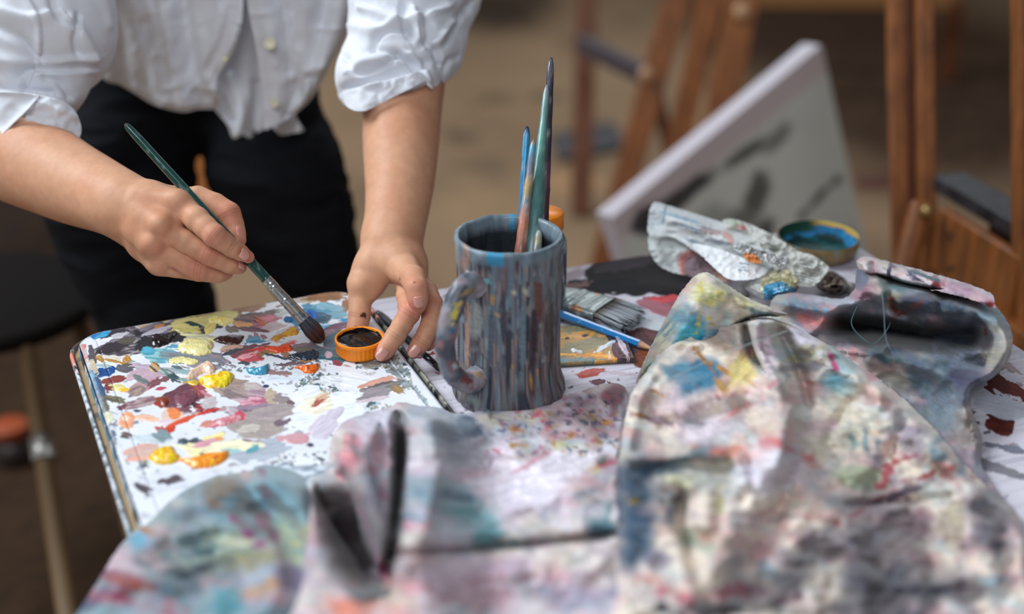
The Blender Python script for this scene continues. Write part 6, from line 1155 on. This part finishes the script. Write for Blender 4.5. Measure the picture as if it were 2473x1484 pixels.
    cuff(smooth_poly([(92, 232), (125, 236), (158, 247), (184, 272), (197, 308), (194, 330), (187, 345), (172, 334), (148, 318), (110, 303), (60, 293), (78, 262)], True, 4), lambda x, y, d: 1.362+.020*np.clip((x-100)/95, 0, 1.1)**2.2-.004*np.exp(-((y-250-(x-100)*.35)/14)**2)+.0018*fbm(x*.04, y*.05, 2, 3), s1)
    cuff(smooth_poly([(-40, 228), (0, 222), (50, 224), (92, 231), (84, 246), (62, 270), (40, 291), (0, 331), (-22, 352), (-44, 340), (-52, 280)], True, 4), lambda x, y, d: 1.356+.018*np.clip((30-x)/120, 0, 1)**2-.003*np.exp(-(d/7)**2)+.002*fbm(x*.03, y*.03, 2, 6), s1)
    cuff(smooth_poly([(826, 222), (850, 214), (885, 206), (940, 192), (1000, 176), (1022, 178), (1046, 212), (1036, 208), (1030, 196), (1010, 205), (960, 230), (920, 250), (888, 266), (862, 269), (840, 260), (830, 244)], True, 4), lambda x, y, d: 1.404+.030*np.clip((890-x)/62, 0, 1.2)**2.2+.012*np.clip((x-980)/60, 0, 1.2)**2+.0016*fbm(x*.05, y*.05, 2, 9), s2)
    bm = mat('shirt_button', (214, 206, 176), .35, coat=.3)
    for (bx, by, r, tl, dd) in ((652, 106, 14, .15, -.0305), (663, 250, 11, .3, -.030), (543, 142, 8, .8, -.026)):
        c = W(bx, by, float(dep(bx, by))+dd); ax = np.array([RT, UPV, -FW]).T; rr = r*1.57/F
        V, Fs = lathe([(0, -.001), (rr*.9, -.001), (rr, 0), (rr, .001), (rr*.85, .0016), (rr*.7, .0008), (0, .0008)], (0, 0, 0), 28); V = V @ ax.T+c; mk('button', V, Fs, bm, shirt)
    # --- trousers
    fd = Field((-.75, 1.30, .02), (.08, 2.05, 1.04), .005); f = fd.new(); f[:] = .03
    for c in LEGS:
        q = smooth_poly(np.array(c, float), False, 6); Pp, R_ = J(q); g = fd.new(); g[:] = .03; fd.chain(g, Pp, R_, .0015); f = smin(f, g, .004)
    P = [W(365, 200, 1.785), W(600, 200, 1.785)]; fd.cone(f, P[0], P[1], .086, .086, .02); fd.cone(f, P[0]+[.02, 0, .05], P[1]+[-.02, 0, .05], .080, .080, .02)
    X, Y, Z_ = np.meshgrid(*fd.ax, indexing='ij'); f = np.maximum(f, (Z_-1.0).astype(np.float32)); f = np.maximum(f, (.09-Z_).astype(np.float32))
    V, Q = fd.mesh(f); N = vnormals(V, Q); V = V+N*(.0045*(1-2*np.abs(fbm3(V*np.array([7, 7, 22]), 3, 3))))[:, None]
    mk('trousers', V, Q, mat('black_denim', (20, 21, 26), .85, spec=.12, sheen=0, bump=(500, .2, .0006), var=(20, .2)), PERSON)
    for c in LEGS:
        a = W(*c[-1][:3]); fd = Field((a[0]-.08, a[1]-.24, .0), (a[0]+.08, a[1]+.10, .16), .004); f = fd.new(); f[:] = .03
        fd.cone(f, [a[0], a[1]+.02, .055], [a[0], a[1]-.10, .045], .044, .040, .02); fd.cone(f, [a[0], a[1]-.10, .042], [a[0], a[1]-.18, .036], .040, .032, .02); fd.cone(f, [a[0], a[1]+.01, .06], [a[0], a[1]+.01, .10], .042, .040, .02)
        X, Y, Z_ = np.meshgrid(*fd.ax, indexing='ij'); f = np.maximum(f, (.003-Z_).astype(np.float32)); V, Q = fd.mesh(f); mk('shoe', V, Q, mat('shoe', (30, 28, 28), .5), PERSON)
clothes()
# ---------------------------------------------------------------- crumpled paper, tube and bowl on the far part of the table
def fold(x, y, s, f): return 1-2*np.abs(fbm(x*f, y*f*1.5, 2, s))
def paper():
    m = mat('newsprint', rough=.75, attr=True, spec=.25, bump=(200, .15, .001))
    root = thing('crumpled_newspaper', Z(1780, 650, 0), 'crumpled printed newspaper heaped at the far edge of the table', 'newspaper')
    def lines(x, y, C, x0, y0, dx, dy, n, gap, ln, ang, col, w=1.3, wave=0):      # rows of small print
        a = math.radians(ang); xl = (x-x0)*math.cos(a)+(y-y0)*math.sin(a); yl = -(x-x0)*math.sin(a)+(y-y0)*math.cos(a)+wave*np.sin(xl*.05)
        k = np.round(yl/gap); m_ = (np.abs(yl-k*gap) < w) & (k >= 0) & (k < n) & (xl > 0) & (xl < ln) & (vn2(xl*.35, k*7.7, 3) > -.35)
        C[m_] = C[m_]*.25+sl(col)*.75
    def piece(name, poly, hf, base, strokes, seed, step=2.0, txt=(), am=.008, f=.018, smoothp=True):
        def pos(x, y, d): return Z(x, y, np.maximum(hf(x, y)+am*fold(x, y, seed, f)*(.3+.7*ss(0, 20, d))+am*.35*fold(x, y, seed+5, f*2.6), .002))
        V, Fs, x, y, d = sheet(poly, step, pos, closed_smooth=smoothp, jit=1.0, seed=seed)
        C = np.repeat(sl(base)[None, :], len(x), 0)*(1+.06*fbm(x*.05, y*.07, 3, seed)[:, None]); paint(x, y, C, None, [(s[0], s[1], s[2], s[3], s[4], s[5], 0, s[6] if len(s) > 6 else .3, None, s[7] if len(s) > 7 else .8, .2) for s in strokes], seed, vs=1)
        for t in txt: lines(x, y, C, *t)
        return mk(name, V, Fs, m, root, cols=np.clip(C, 0, 1), solid=.0004)
    piece('sheet', [(1567, 520), (1572, 500), (1584, 488), (1622, 499), (1700, 523), (1748, 539), (1790, 563), (1850, 598), (1880, 628), (1862, 652), (1800, 662), (1740, 645), (1668, 600), (1622, 572), (1568, 568)], lambda x, y: .030+.026*ss(660, 490, y)+.010*np.exp(-((y-(505+(x-1584)*.42))/26)**2), (214, 218, 218),
          [(1640, 525, 60, 5, 16, (140, 170, 186)), (1650, 545, 50, 4, 14, (150, 170, 186)), (1720, 560, 30, 8, 10, (180, 150, 150)), (1740, 585, 40, 6, 10, (150, 160, 170)), (1760, 575, 10, 20, -50, (206, 130, 110), .3, .6), (1605, 515, 4, 30, 10, (130, 150, 170)), (1700, 550, 30, 4, 16, (150, 150, 160)), (1690, 590, 40, 5, 20, (120, 150, 176), .4, .6)], 5, am=.0014, f=.014, txt=[(1670, 552, 0, 0, 2, 7, 30, 12, (70, 110, 140), 2.0), (1590, 505, 0, 0, 8, 7, 40, 70, (120, 150, 180), 1.0)])
    piece('sheet', [(1567, 570), (1600, 560), (1640, 578), (1690, 612), (1730, 645), (1768, 682), (1740, 684), (1665, 667), (1622, 657), (1590, 640), (1570, 610)], lambda x, y: .010+.026*ss(680, 570, y), (206, 212, 210),
          [(1706, 662, 84, 52, 35, (206, 116, 106), .03, 1), (1712, 667, 82, 48, 35, (140, 120, 126), .03, 1), (1712, 660, 20, 30, 10, (150, 124, 128)), (1740, 664, 16, 26, -30, (206, 160, 144), .2, .8)], 9, am=.0018)
    piece('sheet', [(1674, 590), (1722, 598), (1800, 625), (1856, 650), (1826, 673), (1766, 676), (1740, 660), (1702, 625)], lambda x, y: .040+.014*ss(680, 590, y), (234, 236, 238), [], 13, am=.0012, txt=[(1785, 636, 0, 0, 3, 8, 26, 8, (90, 130, 150), 2.2), (1795, 650, 0, 0, 4, 5, 34, 10, (130, 130, 130), .9)])
    piece('sheet', [(1746, 532), (1790, 534), (1850, 560), (1890, 583), (1930, 608), (1962, 616), (1996, 640), (1999, 656), (1962, 692), (1905, 684), (1850, 652), (1800, 612), (1758, 566)], lambda x, y: .030+.022*ss(680, 540, y), (200, 200, 194),
          [(1790, 548, 18, 6, 24, (190, 70, 70)), (1780, 540, 16, 5, 20, (170, 190, 160)), (1760, 560, 20, 10, 10, (190, 170, 160)), (1770, 575, 14, 5, 40, (206, 150, 110))], 17, am=.0040, f=.022, txt=[(1925, 628, 0, 0, 8, 7.5, 60, 14, (70, 70, 66), 1.2, 2), (1830, 575, 0, 0, 3, 8, 50, 28, (130, 130, 126), .8)])
    fm = mat('silver_foil', (206, 206, 206), .25, metal=.75, var=(60, .3, (150, 150, 150)))
    def fpos(hb, am, sd, f): return lambda x, y, d: Z(x, y, hb+am*fold(x, y, sd, f)+am*.4*fold(x, y, sd+3, f*2.2))
    V, Fs, *_ = sheet([(1770, 600), (1788, 587), (1830, 603), (1880, 618), (1908, 632), (1886, 641), (1850, 632), (1806, 618)], 2, fpos(.056, .0045, 3, .035), jit=1); mk('foil', V, Fs, fm, root, solid=.0004)
    V, Fs, *_ = sheet([(1796, 616), (1814, 611), (1838, 630), (1830, 638), (1806, 630)], 2, fpos(.058, .002, 6, .05), jit=1); mk('orange_scrap', V, Fs, mat('orange_scrap', (206, 124, 60), .5), root, solid=.0004)
    # squeezed paint tube
    tm = mat('tube_foil', rough=.35, attr=True, metal=.3, bump=(200, .2, .001))
    root = thing('paint_tube', Z(1865, 700, 0), 'squeezed paint tube with cream and bright blue label, below the crumpled newspaper', 'paint tube')
    V, Fs, x, y, d = sheet([(1798, 692), (1835, 662), (1872, 638), (1902, 642), (1934, 664), (1934, 690), (1904, 716), (1852, 724), (1822, 712)], 1.6, lambda x, y, d: Z(x, y, .022+.012*ss(0, 14, d)+.0028*fold(x, y, 23, .025)+.0010*fold(x, y, 29, .06)), jit=1, seed=2)
    C = np.repeat(sl((216, 208, 164))[None, :], len(x), 0); C = np.where(((y-664)*1.0+(1925-x)*.55 > 36)[:, None] & (x > 1843)[:, None] & ((x-1843)*.3+y > 690)[:, None], sl((52, 146, 190)), C); C = np.where((x < 1838)[:, None], sl((196, 196, 190)), C)
    C *= (1+.1*fbm(x*.05, y*.08, 3, 3)[:, None]); lines(x, y, C, 1866, 700, 0, 0, 3, 8, 44, -14, (206, 224, 232), 1.3); lines(x, y, C, 1845, 672, 0, 0, 2, 8, 50, -32, (120, 116, 96), 1.0)
    mk('tube_body', V, Fs, tm, root, cols=np.clip(C, 0, 1), solid=.0006)
    V, Fs = lathe([(0, 0), (.006, 0), (.006, .011), (.005, .012), (0, .012)], Z(1796, 712, .001), 20); mk('tube_cap', V, Fs, mat('grey_cap', (150, 150, 146), .4), root)
    root = thing('paint_tube', Z(2010, 690, 0), 'small crushed dull bronze paint tube beside an orange smear', 'paint tube')
    V, Fs, x, y, d = sheet([(1972, 694), (1984, 664), (2006, 655), (2034, 668), (2048, 688), (2036, 706), (2000, 706)], 1.8, lambda x, y, d: Z(x, y, .010+.012*ss(0, 12, d)+.004*fold(x, y, 33, .04)+.002*fold(x, y, 39, .08)), jit=1, seed=5)
    n = fbm(x*.05, y*.07, 3, 9); C = sl((120, 110, 92))+(sl((74, 52, 44))-sl((120, 110, 92)))*ss(-.1, .3, n)[:, None]; mk('tube_body', V, Fs, tm, root, cols=np.clip(C, 0, 1), solid=.0006)
    V, Fs = lathe([(0, 0), (.005, 0), (.005, .009), (0, .009)], Z(2052, 706, .001), 16); mk('tube_cap', V, Fs, mat('grey_cap', (150, 150, 146), .4), root)
paper()
def bowl():
    c = Z(1972, 612, .0006); R = 98/F*float(PROJ(c)[2]); H = .021
    root = thing('paint_bowl', c, 'shallow tin bowl stained blue, green and yellow inside, beside the crumpled newspaper', 'bowl')
    V, Fs = lathe([(0, 0), (R*.80, 0), (R*.88, .0015), (R*.96, .006), (R*.995, .013), (R*1.0, H-.001), (R*.99, H), (R*.965, H-.0006), (R*.95, .013), (R*.90, .006), (R*.80, .0035), (R*.5, .003), (0, .003)], c, 120)
    # refine: paint is on per-vertex basis
    a = np.arctan2(V[:, 1]-c[1], V[:, 0]-c[0]); r = np.hypot(V[:, 0]-c[0], V[:, 1]-c[1])/R; z = V[:, 2]-c[2]
    C = np.repeat(sl((128, 104, 66))[None, :], len(V), 0)*(1+.3*fbm(a*6, z*200, 3, 3)[:, None]); k = fbm(a*7, z*150, 3, 8) > .45; C[k] = sl((110, 130, 116))
    mk('bowl_shell', V, Fs, mat('bowl_paint', rough=.35, attr=True, spec=.5), root, cols=np.clip(C, 0, 1))
    nr, na = 40, 160; t = np.linspace(0, 1, nr); A = np.linspace(0, 2*math.pi, na, endpoint=False)
    pr = np.array([np.interp(t, [0, .5, .62, .75, 1], [0, .78, .895, .945, .972]), np.interp(t, [0, .5, .62, .75, 1], [.0034, .0038, .0066, .0135, H-.0001])]).T
    T, A_ = np.meshgrid(t, A, indexing='ij'); rr = np.repeat(pr[:, 0], na).reshape(nr, na)*R*.994; zz = np.repeat(pr[:, 1], na).reshape(nr, na)
    P = np.stack([c[0]+rr*np.cos(A_), c[1]+rr*np.sin(A_), c[2]+zz+.0003], -1).reshape(-1, 3); a = A_.ravel(); t_ = T.ravel(); n = fbm(np.cos(a)*3+t_*2, np.sin(a)*3+t_*5, 3, 5)
    C = np.repeat(sl((22, 50, 52))[None, :], len(P), 0)
    def mx(cc, m_): nonlocal C; C = C+(sl(cc)-C)*np.clip(m_, 0, 1)[:, None]
    mx((28, 84, 84), ss(.0, .5, n)); mx((40, 120, 170), ss(.55, .65, t_+.15*n)*ss(-.6, .2, np.cos(a-.9))); mx((60, 150, 200), ss(.6, .7, t_)*ss(.5, .9, np.cos(a-.4))*ss(-.2, .3, n)); mx((230, 176, 60), ss(.80, .86, t_+.12*n)*ss(.0, .3, np.cos(a-.9)+.5*n)); mx((226, 206, 110), ss(.92, .97, t_+.1*n)*ss(.3, .6, np.cos(a-.3))); mx((30, 70, 54), ss(.6, .7, t_)*ss(.2, .6, np.cos(a-2.6)))
    mk('inner_paint', P, grid_faces(nr, na, False, True)[:, ::-1], mat('bowl_inner', rough=.55, attr=True, spec=.3), root, cols=np.clip(C, 0, 1))
bowl()
# ---------------------------------------------------------------- easels
def bar(name, root, a, b, w, t, side, m, bev=.003):
    V, Fs = beam(a, b, w, t, side); return mk(name, V, Fs, m, root, smooth=False, bevel=bev)
def to_floor(a, b, z0=.0):      # go on along the line from a through b down to the floor
    a = np.array(a); b = np.array(b); d = b-a; return b+d*((z0-b[2])/d[2])
def knob(root, c, r, m):
    V, Fs = lathe([(0, -.012), (r*.6, -.012), (r*.7, 0), (r, .004), (r, .012), (r*.8, .018), (0, .019)], (0, 0, 0), 24); V = V @ np.array([RT, UPV, -FW]); mk('knob', V+c, Fs, m, root)
BRASS = mat('brass', (170, 140, 90), .35, metal=.7)
def easel_right():
    root = thing('easel', (1.05, 1.75, 0), 'brown wooden easel with a paint stained tray, at the right of the table', 'easel')
    k = 1.92/F
    for (x0, x1, w, dep, mm) in ((2155, 2171, 36, 1.92, WOOD), (2228, 2238, 40, 1.90, WOOD), (2192, 2204, 34, 1.95, WOOD2)):
        a = W(x0, -260, dep-.02); b = W(x1, 500, dep+.02); bar('upright', root, a, to_floor(a, b, .02), w*k, .022, RT, mm)
    a = W(2226, 486, 1.84); b = W(2180, 660, 1.84); bar('brace', root, a, b, 50*k, .020, RT, WOOD, .008); knob(root, W(2232, 512, 1.826), .008, BRASS)
    # tray: a long box running towards the camera on the right
    A = W(2278, 500, 1.86); B = W(2475, 622, 1.66); d = B-A; L = np.linalg.norm(d); d /= L; up = np.array([0, 0, 1.0]); n = np.cross(d, up); n /= np.linalg.norm(n); sg = 1 if n[1] > 0 else -1; h = .088
    V, Fs = obox((A+B)/2-up*h/2, d*L/2, up*h/2, n*.008); mk('tray_front', V, Fs, WOOD, root, smooth=False, bevel=.003)
    V, Fs = obox((A+B)/2-up*h/2+n*sg*.075, d*L/2, up*h/2, n*.008); mk('tray_back', V, Fs, WOOD2, root, smooth=False, bevel=.003)
    V, Fs = obox((A+B)/2-up*(h-.008)+n*sg*.037, d*L/2, up*.006, n*.030); mk('tray_floor', V, Fs, WOOD2, root, smooth=False)
    A2 = W(2272, 478, 1.88); V, Fs = obox((A+B)/2+up*.016+n*sg*.036-d*.03, d*(L/2+.04), up*.010, n*.026); mk('ledge', V, Fs, mat('ledge_paint', (22, 21, 24), .45, spec=.3, var=(30, .35, (90, 88, 98)), stretch=(3, 1, 1)), root, smooth=False, bevel=.003)
    for px_, py_ in ((2296, 570), (2296, 648)): 
        V, Fs = lathe([(0, 0), (.004, 0), (.003, .002), (0, .0025)], (0, 0, 0), 14); V = V @ np.array([RT, UPV, -FW]); mk('screw', V+W(px_, py_, 1.828), Fs, mat('screw', (50, 40, 34), .4), root)
    a = W(2380, 760, 1.74); b = W(2500, 850, 1.64); bar('lower_rail', root, a, b, .035, .02, (0, 0, 1), WOOD)
    a = W(2472, -260, 1.60); b = W(2474, 900, 1.70); bar('upright', root, a, to_floor(a, b, .02), 46*1.65/F, .03, RT, WOOD)
    for yy in (1.60, 1.98):      # feet
        V, Fs = obox((1.02, yy, .02), (.09, 0, 0), (0, .10, 0), (0, 0, .0195)) if False else obox((.99+.02*(yy < 1.7), yy, .0205), (.16, 0, 0), (0, .02, 0), (0, 0, .0195)); mk('foot', V, Fs, WOOD2, root, smooth=False, bevel=.004)
easel_right()
def easel_far():
    root = thing('easel', (.55, 3.3, 0), 'blurred wooden easel with several slanting legs standing behind the leaning canvas', 'easel')
    k = 3.1/F
    a = W(1640, -30, 3.05); b = W(1455, 640, 3.15); bar('leg', root, a, to_floor(a, b, .01), 62*k, .03, RT, WOOD)
    a = W(1722, -30, 3.02); b = W(1626, 400, 3.1); bar('leg', root, a, to_floor(a, b, .01), 54*k, .03, RT, WOOD)
    a = W(1800, -30, 3.00); b = W(1735, 300, 3.05); bar('leg', root, a, to_floor(a, b, .01), 72*k, .03, RT, WOOD)
    a = W(1570, 170, 3.08); b = W(1632, 420, 3.14); bar('strut', root, a, b, 34*k, .02, RT, WOOD2)
    bar('tray', root, W(1405, 105, 3.3), W(1560, 182, 3.10), 44*k, .03, (0, 0, 1), mat('stained_dark', (64, 54, 58), .6))
    a = W(1418, -30, 3.6); b = W(1408, 330, 3.62); bar('leg', root, a, to_floor(a, b, .01), 50*3.6/F, .03, RT, WOOD2)
    knob(root, W(1791, 30, 2.97), .018, mat('knob_wood', (170, 130, 96), .4)); knob(root, W(1560, 181, 3.04), .016, mat('knob_wood', (170, 130, 96), .4))
easel_far()
def easel_back_left():
    root = thing('easel', (-.9, 3.6, 0), 'wooden easel leg glimpsed between the legs of the person in black trousers', 'easel')
    for (x0, y0, x1, y1) in ((400, -30, 525, 470), (250, -30, 190, 470)):
        a = W(x0, y0, 3.3); b = W(x1, y1, 3.55); bar('leg', root, a, to_floor(a, b, .01), .085, .05, RT, mat('easel_wood_light', (196, 124, 66), .5, var=(8, .4, (150, 90, 46))))
    bar('crossbar', root, W(372, 160, 3.38), W(225, 160, 3.38), .05, .03, (0, 0, 1), WOOD)
easel_back_left()
def rail_far():
    V, Fs = beam(W(1700, -6, 4.6), W(2300, -2, 4.5), .05, .04, (0, 0, 1)); 
    root = thing('wooden_trestle', W(2000, 0, 4.6)*np.array([1, 1, 0]), 'far wooden trestle whose pale top rail runs along the upper edge', 'trestle')
    mk('rail', V, Fs, mat('pale_wood', (140, 96, 54), .5), root, smooth=False, bevel=.004)
    for x in (1690, 2310):
        a = W(x, -4, 4.6); bar('leg', root, a, [a[0], a[1], .003], .05, .04, RT, WOOD2)
rail_far()
# ---------------------------------------------------------------- leaning canvas
def canvas():
    A = W(1984, 108, 2.46); L_ = W(1482, 524, 2.22)
    best = None
    for dR in np.linspace(1.9, 2.7, 161):
        Rr = W(2084, 640, dR); c = abs((L_-A) @ (Rr-A))/np.linalg.norm(L_-A)/np.linalg.norm(Rr-A)
        if best is None or c < best[0]: best = (c, dR, Rr)
    e1 = (L_-A); w = np.linalg.norm(e1); e1 /= w; e2 = best[2]-A; e2 -= e1*(e2 @ e1); e2 /= np.linalg.norm(e2)
    ln = (L_[2]-.004)/(-e2[2]) if e2[2] < 0 else .6; ln = min(ln, 1.1)
    n = np.cross(e1, e2); n = n if n @ FW < 0 else -n; th = .040
    root = thing('canvas', L_+e2*ln, 'large grey white canvas with loose dark brushwork, leaning diagonally behind the table', 'canvas')
    nu, nv = 120, 150; U, V_ = np.meshgrid(np.linspace(0, w, nu), np.linspace(0, ln, nv), indexing='ij'); P = (A+U[..., None]*e1+V_[..., None]*e2).reshape(-1, 3); x, y, _ = PROJ(P)
    C = np.repeat(sl((226, 228, 220))[None, :], len(P), 0)*(1+.04*fbm(x*.01, y*.01, 3, 3)[:, None])
    q = ((x-1482)*(108-524)-(y-524)*(1984-1482))   # pinkish band under the upper edge
    dd = np.abs(q)/np.hypot(502, 416); C = C+(sl((216, 200, 202))-C)*(ss(70, 45, dd))[:, None]
    S = [(1800, 370, 80, 26, -34, (92, 90, 86), 0, .3, None, .9, .5), (1880, 330, 60, 24, -50, (120, 120, 114), 0, .3, None, .8, .6), (1640, 480, 130, 26, -38, (60, 58, 58), 0, .25, None, .95, .3), (1570, 530, 60, 40, -30, (58, 58, 60), 0, .3, None, .95, .3), (1830, 460, 34, 70, 12, (90, 86, 84), 0, .3, None, .9, .4), (1800, 530, 60, 40, 0, (100, 96, 92), 0, .3, None, .8, .5), (1850, 560, 30, 40, 0, (70, 68, 70), 0, .3, None, .9, .4),
         (1975, 480, 80, 12, -48, (84, 84, 82), 0, .3, None, .95, .4), (2020, 440, 24, 10, -30, (100, 98, 94), 0, .3, None, .8, .4), (2050, 580, 26, 40, 10, (140, 134, 136), 0, .3, None, .8, .5), (1720, 540, 60, 60, 0, (150, 156, 154), 0, .3, None, .7, .5), (1900, 600, 200, 30, 0, (130, 130, 124), 0, .4, None, .6, .5)]
    paint(x, y, C, None, S, 7, vs=1)
    mk('painted_face', P, grid_faces(nu, nv), mat('canvas_face', rough=.8, attr=True), root, cols=np.clip(C, 0, 1))
    V, Fs = obox(A+e1*w/2+e2*ln/2-n*(th/2+.0008), e1*w/2, e2*ln/2, n*th/2); mk('stretcher', V, Fs, mat('canvas_side', (184, 178, 184), .8, var=(12, .25, (186, 160, 164))), root, smooth=False, bevel=.003)
canvas()
def floor_things():
    root = None
    P = [Z(*p, -TZ+.02) for p in ((1330, 322), (1480, 290), (1510, 350), (1350, 380))]; Q = [p-np.array([0, 0, .018]) for p in P]
    V = np.array(P+Q); Fs = [(0, 1, 2, 3), (7, 6, 5, 4)]+[(i, i+4, (i+1) % 4+4, (i+1) % 4) for i in range(4)]
    o = mk('drawing_board', V, Fs, mat('slate_board', (70, 68, 70), .7), smooth=False, bevel=.004); tag(o, 'dark grey board lying flat on the floor behind the mug', 'board')
    # stool at the near left
    root = thing('wooden_stool', (-.75, 1.35, 0), 'round wooden stool with a dark seat at the lower left of the picture', 'stool')
    top = W(66, 845, 2.05); foot = to_floor(top, W(158, 1450, 1.88), .004); sc = top+np.array([-.10, .13, .0])
    V, Fs = lathe([(0, 0), (.16, 0), (.17, .006), (.17, .022), (.16, .03), (0, .032)], sc, 48); mk('seat', V, Fs, mat('stool_seat', (20, 16, 14), .8, spec=.1), root)
    lm = mat('stool_leg', (104, 80, 52), .6, var=(10, .4, (80, 60, 40)))
    V, Fs = tube([top, foot], [.0125, .0155], 20); mk('leg', V, Fs, lm, root)
    u = (foot-top)/np.linalg.norm(foot-top); c = W(92, 1090, 1.98); c = top+u*((c-top) @ u); V, Fs = tube([c-u*.018, c+u*.018], [.0165, .0165], 20); mk('metal_band', V, Fs, mat('dull_metal', (130, 126, 120), .4, metal=.6), root)
    for (dx, dy, fx, fy) in ((-.20, 0, -.25, -.02), (-.2, .22, -.26, .28), (0, .22, .03, .28)):
        V, Fs = tube([top+[dx, dy, 0], [foot[0]+fx, foot[1]+fy, .004]], [.0125, .0155], 16); mk('leg', V, Fs, lm, root)
    V, Fs = lathe([(0, 0), (.030, 0), (.032, .004), (.032, .05), (.026, .058), (.026, .062), (0, .062)], to_floor(CAM, W(44, 1075, 2.2), .0), 28); o = None
    c = to_floor(CAM, W(36, 1110, 2.2), 0.001)
    root = thing('paint_jar', c, 'small jar with an orange lid on the floor behind the stool leg', 'jar')
    V, Fs = lathe([(0, 0), (.034, 0), (.036, .004), (.036, .050), (0, .052)], c, 28); mk('jar_body', V, Fs, mat('jar_glass', (56, 48, 44), .3), root)
    V, Fs = lathe([(0, .0525), (.034, .0525), (.034, .072), (.031, .074), (0, .074)], c, 28); mk('jar_lid', V, Fs, mat('orange_lid', (150, 64, 24), .5), root)
floor_things()
